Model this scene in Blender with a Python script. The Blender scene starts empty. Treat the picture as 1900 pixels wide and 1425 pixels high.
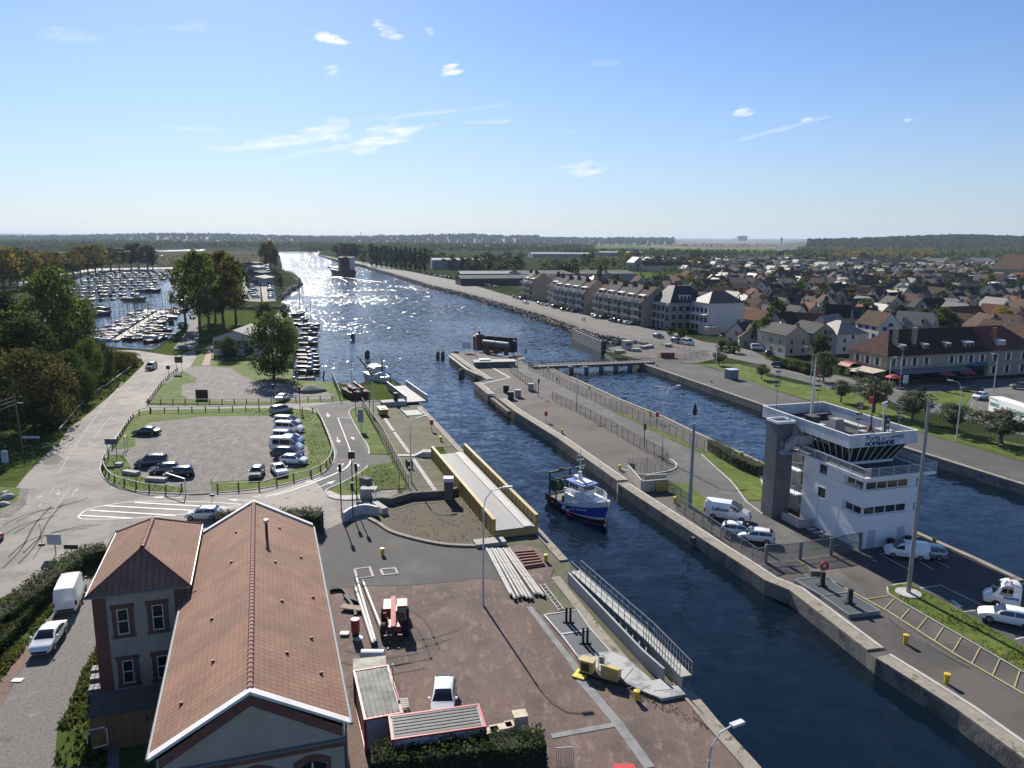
import bpy,bmesh,math,random
from mathutils import Vector,Matrix
from mathutils.geometry import delaunay_2d_cdt
R=math.radians
scene=bpy.context.scene
COL=scene.collection
random.seed(7)
# ---- camera, sky, sun
F_PX,CAM_H,PITCH,ROLL=1427.0,34.0,R(10.69),R(0.39)
_c,_s,_cp,_sp=math.cos(ROLL),math.sin(ROLL),math.cos(PITCH),math.sin(PITCH)
cam_d=bpy.data.cameras.new('camera')
cam_d.sensor_width=36.0
cam_d.lens=F_PX/1900.0*36.0
cam_d.clip_start=0.5
cam_d.clip_end=80000
cam=bpy.data.objects.new('camera',cam_d)
COL.objects.link(cam)
ax_r=Vector((_c,_s*_sp,_s*_cp))
ax_u=Vector((-_s,_c*_sp,_c*_cp))
ax_f=Vector((0,_cp,-_sp))
mw=Matrix((ax_r,ax_u,-ax_f)).transposed().to_4x4()
mw.translation=(0,0,CAM_H)
cam.matrix_world=mw
scene.camera=cam
SUN_AZ,SUN_EL=-19.5,32.5
world=bpy.data.worlds.new('World')
scene.world=world
world.use_nodes=True
sun_d=bpy.data.lights.new('sun','SUN')
sun_d.energy=5.0
sun_d.angle=R(0.5)
sun_d.color=(1.0,0.94,0.85)
sun=bpy.data.objects.new('sun',sun_d)
COL.objects.link(sun)
sdir=Vector((math.sin(R(SUN_AZ))*math.cos(R(SUN_EL)),math.cos(R(SUN_AZ))*math.cos(R(SUN_EL)),math.sin(R(SUN_EL))))
sun.rotation_euler=sdir.to_track_quat('Z','Y').to_euler()
scene.view_settings.view_transform='Standard'
scene.view_settings.look='None'
scene.view_settings.gamma=1.0
scene.view_settings.exposure=0.8
scene.cycles.max_bounces=6
scene.cycles.volume_bounces=0
scene.cycles.transparent_max_bounces=6
scene.cycles.sample_clamp_indirect=6.0
def ray(px,py):
 return ax_r*(px-950.0)+ax_u*(712.5-py)+ax_f*F_PX
def P(px,py,z=0.0):
 d=ray(px,py)
 t=(z-CAM_H)/d.z
 return Vector((d.x*t,d.y*t,z))
def PY(px,py,Y):
 d=ray(px,py)
 t=Y/d.y
 return Vector((d.x*t,Y,CAM_H+d.z*t))
CR=dict(A=(0,420),B=(460,420),C=(940,420),D=(1420,420),E=(0,720),F=(460,720),G=(940,720),H=(1420,720),I=(0,1065),J=(460,1065),K=(940,1065),L=(1420,1065))
CS=1900.0/480.0
def q(k,x,y,z=0.0):
 o=CR[k]
 return P(o[0]+x/CS,o[1]+y/CS,z)
def g(*a,z=0.0):
 out,k,i=[],None,0
 while i<len(a):
  if isinstance(a[i],str):
   k=a[i]
   i+=1
   continue
  if k=='X':
   out.append(P(a[i],a[i+1],z))
  else:
   out.append(q(k,a[i],a[i+1],z))
  i+=2
 return out
 # ---- sky with thin clouds
def build_world():
 nt=world.node_tree
 n,l=nt.nodes,nt.links
 n.clear()
 out=n.new('ShaderNodeOutputWorld')
 bg=n.new('ShaderNodeBackground')
 sky=n.new('ShaderNodeTexSky')
 sky.sky_type='NISHITA'
 sky.sun_disc=False
 sky.sun_elevation=R(SUN_EL)
 sky.sun_rotation=R(SUN_AZ)
 sky.altitude=0
 sky.air_density=SKY['air']
 sky.dust_density=SKY['dust']
 sky.ozone_density=SKY['ozone']
 bg.inputs['Strength'].default_value=SKY['strength']
 tc=n.new('ShaderNodeTexCoord')
 def mth(op,a,b=None,c=None):
  m=n.new('ShaderNodeMath')
  m.operation=op
  for i,v in enumerate((a,b,c)):
   if v is None:
    continue
   if isinstance(v,(int,float)):
    m.inputs[i].default_value=v
   else:
    l.new(v,m.inputs[i])
  return m.outputs[0]
 sp=n.new('ShaderNodeSeparateXYZ')
 l.new(tc.outputs['Generated'],sp.inputs[0])
 az=mth('ARCTAN2',sp.outputs[0],sp.outputs[1])
 el=mth('ARCSINE',sp.outputs[2])
 cmb=n.new('ShaderNodeCombineXYZ')
 l.new(mth('MULTIPLY_ADD',az,26.0,mth('MULTIPLY',el,18.0)),cmb.inputs[0])
 l.new(mth('MULTIPLY_ADD',el,120.0,mth('MULTIPLY',az,-22.0)),cmb.inputs[1])
 nz=n.new('ShaderNodeTexNoise')
 nz.inputs['Scale'].default_value=1.0
 nz.inputs['Detail'].default_value=8
 nz.inputs['Roughness'].default_value=0.62
 l.new(cmb.outputs[0],nz.inputs['Vector'])
 total=None
 for(px,py,w,h,rot,amp,soft)in CLOUDS:
  d=ray(px,py).normalized()
  a0,e0=math.atan2(d.x,d.y),math.asin(d.z)
  da,de=mth('SUBTRACT',az,a0),mth('SUBTRACT',el,e0)
  cr,sr=math.cos(R(rot)),math.sin(R(rot))
  u=mth('ADD',mth('MULTIPLY',da,cr*F_PX/w),mth('MULTIPLY',de,sr*F_PX/w))
  v=mth('ADD',mth('MULTIPLY',da,-sr*F_PX/h),mth('MULTIPLY',de,cr*F_PX/h))
  r2=mth('ADD',mth('MULTIPLY',u,u),mth('MULTIPLY',v,v))
  env=mth('SUBTRACT',1.0,r2)
  dn=mth('MULTIPLY_ADD',mth('SUBTRACT',nz.outputs['Fac'],0.56),4.5,env)
  m=n.new('ShaderNodeClamp')
  l.new(mth('MULTIPLY',mth('MULTIPLY',dn,soft),mth('GREATER_THAN',env,-1.0)),m.inputs[0])
  m2=n.new('ShaderNodeClamp')
  l.new(mth('MULTIPLY',mth('ADD',env,1.0),1.3),m2 .inputs[0])
  k=mth('MULTIPLY',mth('MULTIPLY',m.outputs[0],m2 .outputs[0]),amp)
  total=k if total is None else mth('MAXIMUM',total,k)
 mix=n.new('ShaderNodeMix')
 mix.data_type='RGBA'
 cl=n.new('ShaderNodeClamp')
 l.new(total,cl.inputs[0])
 l.new(cl.outputs[0],mix.inputs['Factor'])
 hs=n.new('ShaderNodeHueSaturation')
 hs.inputs['Saturation'].default_value=SKY['sat']
 hs.inputs['Value'].default_value=1.0
 l.new(sky.outputs[0],hs.inputs['Color'])
 gm=n.new('ShaderNodeMix')
 gm.data_type='RGBA'
 gm.blend_type='MULTIPLY'
 gm.inputs['Factor'].default_value=1.0
 gm.inputs['B'].default_value=(*SKY['tint'],1)
 l.new(hs.outputs[0],gm.inputs['A'])
 l.new(gm.outputs['Result'],mix.inputs['A'])
 mix.inputs['B'].default_value=(*SKY['cloud'],1)
 hf=n.new('ShaderNodeMapRange')
 hf.interpolation_type='SMOOTHSTEP'
 hf.inputs['From Min'].default_value=-.02
 hf.inputs['From Max'].default_value=.24
 hf.inputs['To Min'].default_value=.5
 hf.inputs['To Max'].default_value=0
 l.new(el,hf.inputs[0])
 hm_=n.new('ShaderNodeMix')
 hm_.data_type='RGBA'
 l.new(hf.outputs[0],hm_.inputs['Factor'])
 l.new(gm.outputs['Result'],hm_.inputs['A'])
 hm_.inputs['B'].default_value=(*SKY['hz'],1)
 l.new(hm_.outputs['Result'],mix.inputs['A'])
 l.new(mix.outputs['Result'],bg.inputs['Color'])
 l.new(bg.outputs[0],out.inputs[0])
HAZE=4.5e-5
SKY=dict(air=1.0,dust=0.2,ozone=2.0,strength=0.061,sat=1.1,tint=(.84,.90,1.14),cloud=(9.5,9.9,10.4),hz=(3.6,4.9,6.6))
CLOUDS=[(612,73,42,12,-14,.95,1.2),(720,60,34,13,-30,.9,1.0),(836,131,24,13,0,.95,1.6),(797,60,14,9,-20,.55,1.0),(616,131,17,9,20,.6,1.0),(530,262,150,14,9,.9,.7),(600,240,60,18,20,.9,.7),(705,258,110,25,14,.95,.75),(1085,313,50,15,0,.7,1.0),(1385,208,24,10,8,.75,1.2),(1455,238,150,5,13,.4,.6),(1497,222,14,6,10,.7,1.0),(1540,233,12,5,0,.6,1.0),(1683,222,9,4,0,.5,1.0),(780,212,180,5,7,.4,.6),(370,241,60,6,0,.45,.7),(540,288,70,7,12,.35,.7),(910,226,70,5,3,.5,.7),(1120,117,40,8,0,.3,.6),(125,66,55,16,0,.35,.5),(1270,270,26,4,8,.3,.6),(330,52,70,10,10,.25,.5),(700,92,30,4,10,.2,.6),(1050,245,40,6,0,.25,.6)]
build_world()
# ---- materials
MATS={}
def M(name,col,rough=.75,var=.12,scale=.6,col2=None,metal=0.0,bump=0.0,bscale=8.0,world_space=False,detail=4,rnd=0.0,spec=.4,stretch=None,fac=(.35,.65)):
 if name in MATS:
  return MATS[name]
 m=bpy.data.materials.new(name)
 m.use_nodes=True
 MATS[name]=m
 n,l=m.node_tree.nodes,m.node_tree.links
 b=n['Principled BSDF']
 b.inputs['Roughness'].default_value=rough
 b.inputs['Metallic'].default_value=metal
 b.inputs['Specular IOR Level'].default_value=spec
 if world_space:
  co=n.new('ShaderNodeNewGeometry').outputs['Position']
 else:
  co=n.new('ShaderNodeTexCoord').outputs['Object']
 if stretch:
  mp=n.new('ShaderNodeMapping')
  mp.inputs['Scale'].default_value=stretch
  l.new(co,mp.inputs[0])
  co=mp.outputs[0]
 c1=tuple(c*(1-var)for c in col)
 c2=col2 or tuple(min(1,c*(1+var))for c in col)
 nz=n.new('ShaderNodeTexNoise')
 nz.inputs['Scale'].default_value=scale
 nz.inputs['Detail'].default_value=detail
 nz.inputs['Roughness'].default_value=.6
 l.new(co,nz.inputs['Vector'])
 rp=n.new('ShaderNodeValToRGB')
 rp.color_ramp.elements[0].position=fac[0]
 rp.color_ramp.elements[1].position=fac[1]
 rp.color_ramp.elements[0].color=(*c1,1)
 rp.color_ramp.elements[1].color=(*c2,1)
 l.new(nz.outputs['Fac'],rp.inputs[0])
 res=rp.outputs[0]
 if rnd:
  oi=n.new('ShaderNodeObjectInfo')
  hs=n.new('ShaderNodeHueSaturation')
  mr=n.new('ShaderNodeMapRange')
  mr.inputs['To Min'].default_value=1-rnd
  mr.inputs['To Max'].default_value=1+rnd
  l.new(oi.outputs['Random'],mr.inputs[0])
  l.new(mr.outputs[0],hs.inputs['Value'])
  l.new(res,hs.inputs['Color'])
  res=hs.outputs[0]
 l.new(res,b.inputs['Base Color'])
 if bump:
  bn=n.new('ShaderNodeTexNoise')
  bn.inputs['Scale'].default_value=bscale
  bn.inputs['Detail'].default_value=3
  l.new(co,bn.inputs['Vector'])
  bp=n.new('ShaderNodeBump')
  bp.inputs['Strength'].default_value=bump
  bp.inputs['Distance'].default_value=.05
  l.new(bn.outputs['Fac'],bp.inputs['Height'])
  l.new(bp.outputs[0],b.inputs['Normal'])
 return m
def ground_mat(name,layers,rough=.9,bump=.3,bscale=3.0,spec=.25):
 if name in MATS:
  return MATS[name]
 m=bpy.data.materials.new(name)
 m.use_nodes=True
 MATS[name]=m
 n,l=m.node_tree.nodes,m.node_tree.links
 b=n['Principled BSDF']
 b.inputs['Roughness'].default_value=rough
 b.inputs['Specular IOR Level'].default_value=spec
 co=n.new('ShaderNodeNewGeometry').outputs['Position']
 res=None
 for i,(col,sc,lo,hi,st)in enumerate(layers):
  if res is None:
   rgb=n.new('ShaderNodeRGB')
   rgb.outputs[0].default_value=(*col,1)
   res=rgb.outputs[0]
   continue
  mp=n.new('ShaderNodeMapping')
  mp.inputs['Location'].default_value=(i*13.7,i*7.1,0)
  mp.inputs['Rotation'].default_value=(0,0,R(18))
  mp.inputs['Scale'].default_value=(sc*(st or 1),sc,sc)
  l.new(co,mp.inputs[0])
  nz=n.new('ShaderNodeTexNoise')
  nz.inputs['Scale'].default_value=1.0
  nz.inputs['Detail'].default_value=7
  nz.inputs['Roughness'].default_value=.65
  l.new(mp.outputs[0],nz.inputs['Vector'])
  mr=n.new('ShaderNodeMapRange')
  mr.interpolation_type='SMOOTHSTEP'
  mr.inputs['From Min'].default_value=lo
  mr.inputs['From Max'].default_value=hi
  l.new(nz.outputs['Fac'],mr.inputs[0])
  mx=n.new('ShaderNodeMix')
  mx.data_type='RGBA'
  l.new(mr.outputs[0],mx.inputs['Factor'])
  l.new(res,mx.inputs['A'])
  mx.inputs['B'].default_value=(*col,1)
  res=mx.outputs['Result']
 l.new(res,b.inputs['Base Color'])
 if bump:
  bn=n.new('ShaderNodeTexNoise')
  bn.inputs['Scale'].default_value=bscale
  bn.inputs['Detail'].default_value=5
  bn.inputs['Roughness'].default_value=.7
  l.new(co,bn.inputs['Vector'])
  bp=n.new('ShaderNodeBump')
  bp.inputs['Strength'].default_value=bump
  bp.inputs['Distance'].default_value=.08
  l.new(bn.outputs['Fac'],bp.inputs['Height'])
  l.new(bp.outputs[0],b.inputs['Normal'])
 return m
def tile_mat(name,c1,c2,tw,th,mortar,rough=.8,dark=None,bump=.5,offset=0.0,stain=None,rows=0):
 if name in MATS:
  return MATS[name]
 m=bpy.data.materials.new(name)
 m.use_nodes=True
 MATS[name]=m
 n,l=m.node_tree.nodes,m.node_tree.links
 b=n['Principled BSDF']
 b.inputs['Roughness'].default_value=rough
 b.inputs['Specular IOR Level'].default_value=.25
 uv=n.new('ShaderNodeUVMap')
 bk=n.new('ShaderNodeTexBrick')
 bk.offset=offset
 bk.inputs['Scale'].default_value=1.0
 bk.inputs['Brick Width'].default_value=tw
 bk.inputs['Row Height'].default_value=th
 bk.inputs['Mortar Size'].default_value=mortar
 bk.inputs['Mortar Smooth'].default_value=.3
 bk.inputs['Color1'].default_value=(*c1,1)
 bk.inputs['Color2'].default_value=(*c2,1)
 d=dark or tuple(c*.35 for c in c1)
 bk.inputs['Mortar'].default_value=(*d,1)
 l.new(uv.outputs[0],bk.inputs['Vector'])
 nz=n.new('ShaderNodeTexNoise')
 nz.inputs['Scale'].default_value=.35
 nz.inputs['Detail'].default_value=6
 nz.inputs['Roughness'].default_value=.7
 l.new(uv.outputs[0],nz.inputs['Vector'])
 mr=n.new('ShaderNodeMapRange')
 mr.inputs['From Min'].default_value=.3
 mr.inputs['From Max'].default_value=.7
 mr.inputs['To Min'].default_value=.68
 mr.inputs['To Max'].default_value=1.2
 l.new(nz.outputs['Fac'],mr.inputs[0])
 mx=n.new('ShaderNodeMix')
 mx.data_type='RGBA'
 mx.blend_type='MULTIPLY'
 mx.inputs['Factor'].default_value=1
 l.new(bk.outputs['Color'],mx.inputs['A'])
 l.new(mr.outputs[0],mx.inputs['B'])
 res=mx.outputs['Result']
 if rows:
  sy=n.new('ShaderNodeSeparateXYZ')
  l.new(uv.outputs[0],sy.inputs[0])
  last=sy.outputs[1]
  for op,v in(('DIVIDE',rows),('FRACT',0),('LESS_THAN',.16),('MULTIPLY_ADD',-.22)):
   mm=n.new('ShaderNodeMath')
   mm.operation=op
   l.new(last,mm.inputs[0])
   mm.inputs[1].default_value=v
   mm.inputs[2].default_value=1
   last=mm.outputs[0]
  rx=n.new('ShaderNodeMix')
  rx.data_type='RGBA'
  rx.blend_type='MULTIPLY'
  rx.inputs['Factor'].default_value=1
  l.new(res,rx.inputs['A'])
  l.new(last,rx.inputs['B'])
  res=rx.outputs['Result']
 if stain:
  for k,(col,sc,lo,hi,st)in enumerate(stain):
   mp=n.new('ShaderNodeMapping')
   mp.inputs['Location'].default_value=(k*5.3,2.1,0)
   mp.inputs['Scale'].default_value=(sc,sc*st,1)
   l.new(uv.outputs[0],mp.inputs[0])
   sn=n.new('ShaderNodeTexNoise')
   sn.inputs['Scale'].default_value=1
   sn.inputs['Detail'].default_value=7
   sn.inputs['Roughness'].default_value=.7
   l.new(mp.outputs[0],sn.inputs['Vector'])
   sr=n.new('ShaderNodeMapRange')
   sr.inputs['From Min'].default_value=lo
   sr.inputs['From Max'].default_value=hi
   sr.inputs['To Max'].default_value=.75
   l.new(sn.outputs['Fac'],sr.inputs[0])
   sx=n.new('ShaderNodeMix')
   sx.data_type='RGBA'
   l.new(sr.outputs[0],sx.inputs['Factor'])
   l.new(res,sx.inputs['A'])
   sx.inputs['B'].default_value=(*col,1)
   res=sx.outputs['Result']
 l.new(res,b.inputs['Base Color'])
 bp=n.new('ShaderNodeBump')
 bp.inputs['Strength'].default_value=bump
 bp.inputs['Distance'].default_value=.03
 iv=n.new('ShaderNodeMath')
 iv.operation='SUBTRACT'
 iv.inputs[0].default_value=1
 l.new(bk.outputs['Fac'],iv.inputs[1])
 l.new(iv.outputs[0],bp.inputs['Height'])
 l.new(bp.outputs[0],b.inputs['Normal'])
 return m
def leaf_mat(name,c1,c2,rnd=.25,trans=.45):
 if name in MATS:
  return MATS[name]
 m=bpy.data.materials.new(name)
 m.use_nodes=True
 MATS[name]=m
 n,l=m.node_tree.nodes,m.node_tree.links
 n.clear()
 out=n.new('ShaderNodeOutputMaterial')
 co=n.new('ShaderNodeTexCoord')
 nz=n.new('ShaderNodeTexNoise')
 nz.inputs['Scale'].default_value=.9
 nz.inputs['Detail'].default_value=3
 l.new(co.outputs['Object'],nz.inputs['Vector'])
 rp=n.new('ShaderNodeValToRGB')
 rp.color_ramp.elements[0].position=.35
 rp.color_ramp.elements[1].position=.65
 rp.color_ramp.elements[0].color=(*c1,1)
 rp.color_ramp.elements[1].color=(*c2,1)
 l.new(nz.outputs['Fac'],rp.inputs[0])
 oi=n.new('ShaderNodeObjectInfo')
 hs=n.new('ShaderNodeHueSaturation')
 mr=n.new('ShaderNodeMapRange')
 mr.inputs['To Min'].default_value=1-rnd
 mr.inputs['To Max'].default_value=1+rnd
 l.new(oi.outputs['Random'],mr.inputs[0])
 l.new(mr.outputs[0],hs.inputs['Value'])
 l.new(rp.outputs[0],hs.inputs['Color'])
 df=n.new('ShaderNodeBsdfDiffuse')
 tr=n.new('ShaderNodeBsdfTranslucent')
 mx=n.new('ShaderNodeMixShader')
 mx.inputs[0].default_value=trans
 l.new(hs.outputs[0],df.inputs[0])
 l.new(hs.outputs[0],tr.inputs[0])
 l.new(df.outputs[0],mx.inputs[1])
 l.new(tr.outputs[0],mx.inputs[2])
 l.new(mx.outputs[0],out.inputs[0])
 return m
 # ---- objects
def link(name,data=None,parent=None,loc=None,rz=0.0):
 o=bpy.data.objects.new(name,data)
 COL.objects.link(o)
 if parent:
  o.parent=parent
 if loc is not None:
  o.location=loc
 if rz:
  o.rotation_euler=(0,0,rz)
 return o
def tag(o,label=None,cat=None,group=None,kind=None):
 if label:
  o['label']=label
 if cat:
  o['category']=cat
 if group:
  o['group']=group
 if kind:
  o['kind']=kind
 return o
def thing(name,label,cat,loc=(0,0,0),rz=0.0,group=None):
 o=link(name,None,None,loc,rz)
 o.empty_display_size=.3
 return tag(o,label,cat,group)
def copy_tree(o,parent=None):
 c=o.copy()
 COL.objects.link(c)
 if parent:
  c.parent=parent
 for ch in o.children:
  copy_tree(ch,c)
 return c
def dup(o,loc,rz,label,group=None,scale=None):
 c=copy_tree(o)
 c.location=loc
 c.rotation_euler=(0,0,rz)
 c['label']=label
 if group:
  c['group']=group
 elif 'group' in c:
  del c['group']
 if scale:
  c.scale=scale if hasattr(scale,'__len__')else(scale,)*3
 return c
def az(deg):
 return-R(deg)
class MB:
 def __init__(s):
  s.v,s.f,s.m,s.cur,s.uv=[],[],[],0,{}
 def add(s,pts,faces,uvs=None):
  b=len(s.v)
  s.v.extend(tuple(p)for p in pts)
  for i,f in enumerate(faces):
   if uvs:
    s.uv[len(s.f)]=uvs[i]
   s.f.append(tuple(b+k for k in f))
   s.m.append(s.cur)
  return s
 def mat(s,i):
  s.cur=i
  return s
 def quad(s,a,b,c,d,uv=None):
  return s.add((a,b,c,d),[(0,1,2,3)],[uv]if uv else None)
 def uvquad(s,a,b,c,d):
  a,b,c,d=map(Vector,(a,b,c,d))
  u=(b-a).normalized()
  nn=(b-a).cross(d-a)
  v=nn.cross(u).normalized()
  uv=[((p-a).dot(u),(p-a).dot(v))for p in(a,b,c,d)]
  return s.add((a,b,c,d),[(0,1,2,3)],[uv])
 def uvpoly(s,pts,udir=None):
  pts=[Vector(p)for p in pts]
  u=Vector(udir).normalized()if udir is not None else(pts[1]-pts[0]).normalized()
  nn=(pts[1]-pts[0]).cross(pts[2]-pts[0])
  v=nn.cross(u).normalized()
  uv=[((p-pts[0]).dot(u),(p-pts[0]).dot(v))for p in pts]
  return s.add(pts,[tuple(range(len(pts)))],[uv])
 def poly(s,pts):
  return s.add(pts,[tuple(range(len(pts)))])
 def box(s,x,y,z,sx,sy,sz,rz=0.0,rx=0.0,ry=0.0):
  mt=Matrix.Rotation(rz,3,'Z')@Matrix.Rotation(ry,3,'Y')@Matrix.Rotation(rx,3,'X')
  c=Vector((x,y,z+sz/2))
  pts=[c+mt@Vector((dx*sx/2,dy*sy/2,dz*sz/2))for dz in(-1,1)for dx,dy in((-1,-1),(1,-1),(1,1),(-1,1))]
  return s.add(pts,[(0,3,2,1),(4,5,6,7),(0,1,5,4),(1,2,6,5),(2,3,7,6),(3,0,4,7)])
 def beam(s,a,b,w,h):
  a,b=Vector(a),Vector(b)
  d=(b-a).normalized()
  side=d.cross(Vector((0,0,1)))
  side=Vector((1,0,0))if side.length<1e-4 else side.normalized()
  up=side.cross(d)
  o=[side*(i*w/2)+up*(j*h/2)for i,j in((-1,-1),(1,-1),(1,1),(-1,1))]
  pts=[a+k for k in o]+[b+k for k in o]
  return s.add(pts,[(0,1,2,3),(7,6,5,4),(0,4,5,1),(1,5,6,2),(2,6,7,3),(3,7,4,0)])
 def prism(s,poly,z0,z1,cap=True,bottom=True):
  n=len(poly)
  pts=[(p[0],p[1],z0)for p in poly]+[(p[0],p[1],z1)for p in poly]
  fs=[(i,(i+1)%n,(i+1)%n+n,i+n)for i in range(n)]
  if cap:
   fs.append(tuple(range(n,2*n)))
  if bottom:
   fs.append(tuple(reversed(range(n))))
  return s.add(pts,fs)
 def tube(s,pts,r,n=8,caps=True):
  pts=[Vector(p)for p in pts]
  rs=r if hasattr(r,'__len__')else[r]*len(pts)
  rings=[]
  ref=None
  for i,p in enumerate(pts):
   d=(pts[min(i+1,len(pts)-1)]-pts[max(i-1,0)])
   d=d.normalized()if d.length>1e-9 else Vector((0,0,1))
   if ref is None:
    ref=Vector((1,0,0))if abs(d.x)<.9 else Vector((0,1,0))
   a=(ref-d*ref.dot(d)).normalized()
   ref=a
   b=d.cross(a)
   rings.append([p+(a*math.cos(2*math.pi*k/n)+b*math.sin(2*math.pi*k/n))*rs[i]for k in range(n)])
  V=[p for rr in rings for p in rr]
  fs=[]
  for i in range(len(pts)-1):
   for k in range(n):
    fs.append((i*n+k,i*n+(k+1)%n,(i+1)*n+(k+1)%n,(i+1)*n+k))
  if caps:
   fs.append(tuple(reversed(range(n))))
   fs.append(tuple(range((len(pts)-1)*n,len(pts)*n)))
  return s.add(V,fs)
 def lathe(s,prof,n=16,c=(0,0,0)):
  V=[(c[0]+r*math.cos(2*math.pi*k/n),c[1]+r*math.sin(2*math.pi*k/n),c[2]+z)for r,z in prof for k in range(n)]
  fs=[]
  for i in range(len(prof)-1):
   for k in range(n):
    fs.append((i*n+k,i*n+(k+1)%n,(i+1)*n+(k+1)%n,(i+1)*n+k))
  fs.append(tuple(range((len(prof)-1)*n,len(prof)*n)))
  fs.append(tuple(reversed(range(n))))
  return s.add(V,fs)
 def ball(s,c,r,n=10,sz=1.0):
  prof=[(max(.001,r*math.sin(math.pi*i/6)),-r*sz*math.cos(math.pi*i/6))for i in range(7)]
  return s.lathe(prof,n,c)
 def loft(s,secs,closed=True,caps=True):
  n=len(secs[0])
  V=[p for sc in secs for p in sc]
  fs=[]
  for i in range(len(secs)-1):
   for k in range(n if closed else n-1):
    fs.append((i*n+k,i*n+(k+1)%n,(i+1)*n+(k+1)%n,(i+1)*n+k))
  if caps:
   fs.append(tuple(reversed(range(n))))
   fs.append(tuple(range((len(secs)-1)*n,len(secs)*n)))
  return s.add(V,fs)
 def sheet(s,pts,z=None):
  p2=[Vector((p[0],p[1]))for p in pts]
  n=len(p2)
  vv,ee,ff,*_=delaunay_2d_cdt(p2,[],[list(range(n))],1,1e-5)
  zz=z if z is not None else pts[0][2]
  return s.add([(p.x,p.y,zz)for p in vv],[tuple(f)for f in ff])
 def mesh(s,name):
  me=bpy.data.meshes.new(name)
  me.from_pydata(s.v,[],s.f)
  if s.uv:
   lay=me.uv_layers.new(name='UVMap')
   for fi,uvs in s.uv.items():
    po=me.polygons[fi]
    for k,li in enumerate(po.loop_indices):
     lay.data[li].uv=uvs[k]
  if max(s.m,default=0)>0:
   me.polygons.foreach_set('material_index',s.m)
  return me
 def build(s,name,mats,parent=None,smooth=False,loc=None,rz=0.0,fix=True):
  me=s.mesh(name)
  for m in(mats if isinstance(mats,(list,tuple))else[mats]):
   me.materials.append(m)
  if fix and len(s.f)<4000:
   bm=bmesh.new()
   bm.from_mesh(me)
   bmesh.ops.recalc_face_normals(bm,faces=bm.faces)
   bm.to_mesh(me)
   bm.free()
  if smooth:
   me.polygons.foreach_set('use_smooth',[True]*len(me.polygons))
   if smooth!='all':
    try:
     me.set_sharp_from_angle(angle=R(35))
    except Exception:
     pass
  return link(name,me,parent,loc,rz)
def struct(name,mb,m,smooth=False,kind='structure'):
 o=mb.build(name,m,None,smooth,fix=False)
 o['kind']=kind
 return o
def frame(origin,azim):
 return Matrix.Translation(Vector(origin))@Matrix.Rotation(az(azim),4,'Z')
def arc(cx,cy,r,a0,a1,n,z=0):
 return[(cx+r*math.cos(a0+(a1-a0)*i/n),cy+r*math.sin(a0+(a1-a0)*i/n),z)for i in range(n+1)]
def text_mesh(txt,size,depth=.01,bold=0.0,shear=0.0,align='LEFT',spacing=1.0):
 cu=bpy.data.curves.new('txt','FONT')
 cu.body=txt
 cu.size=size
 cu.extrude=depth
 cu.offset=bold
 cu.shear=shear
 cu.align_x=align
 cu.space_character=spacing
 to=bpy.data.objects.new('txt',cu)
 COL.objects.link(to)
 dg=bpy.context.evaluated_depsgraph_get()
 me=bpy.data.meshes.new_from_object(to.evaluated_get(dg))
 bpy.data.objects.remove(to)
 bpy.data.curves.remove(cu)
 return me
def place_text(name,me,m,parent,origin,xdir,ydir):
 x,y=Vector(xdir).normalized(),Vector(ydir).normalized()
 zz=x.cross(y)
 mt=Matrix((x,y,zz)).transposed().to_4x4()
 mt.translation=Vector(origin)
 me.transform(mt)
 me.materials.clear()
 me.materials.append(m)
 return link(name,me,parent)
 # ---- water bodies and land
WZ=-1.35
CANAL=g('X',1460,1480,1392,1406,1334,1343,1271,1267,1152,1150,1054,1041,992,973,920,898,852,829,783,755,772,742,742,712,728,703,690,704,655,716,617,708,546,710,540,690,545,660,552,640,553,615,540,590,528,582,523,577,458,575,380,571,378,567,458,570,521,570,522,551,533,541,546,533,557,526,552,516,543,508,532,503,524,500,522,488,518,474,517,466,597,465.5,591,473,622,483,655,490,682,496,720,507,776,524,793,530,854,544,940,569,1016,592,1092,620,1129,627,1193,640,1175,651,1122,655,1150,672,985,678,960,668,905,655,870,652,833,657,868,682,902,705,879,711,905,733,918,735,924,741,955,765,1035,815,1145,894,1147,900,1306,1005,1380,1053,1420,1080,1465,1098,1608,1209,1625,1224,1690,1265,1779,1323,1900,1412,2050,1520)
CHAMBER=g('X',1032,684,1004,671,1165,664,1190,675,1276,705,1412,752,1540,792,1683,834,1900,902,2250,1012,2300,1230,1900,1079,1814,1038,1698,987,1560,925,1415,859,1299,806,1231,773,1155,743,1061,700)
MARINA=g('X',179,642,285,649,321,622,364,592,372,560,345,498,177,503,60,540,80,600)
grass=ground_mat('grass_ground',[((.06,.086,.022),1,0,1,None),((.08,.095,.03),.08,.45,.6,None),((.03,.05,.016),.6,.5,.65,None),((.11,.10,.06),.25,.58,.7,None)],bump=.6,bscale=6,spec=0)
town=ground_mat('town_ground',[((.045,.055,.026),1,0,1,None),((.03,.042,.018),.05,.45,.52,None),((.085,.08,.065),.04,.56,.62,None)],bump=.2,spec=0)
quay_wall=ground_mat('quay_stone',[((.20,.185,.16),1,0,1,None),((.10,.095,.085),.5,.45,.65,None),((.045,.05,.032),.35,.55,.7,None)],bump=.6,bscale=2)
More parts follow.
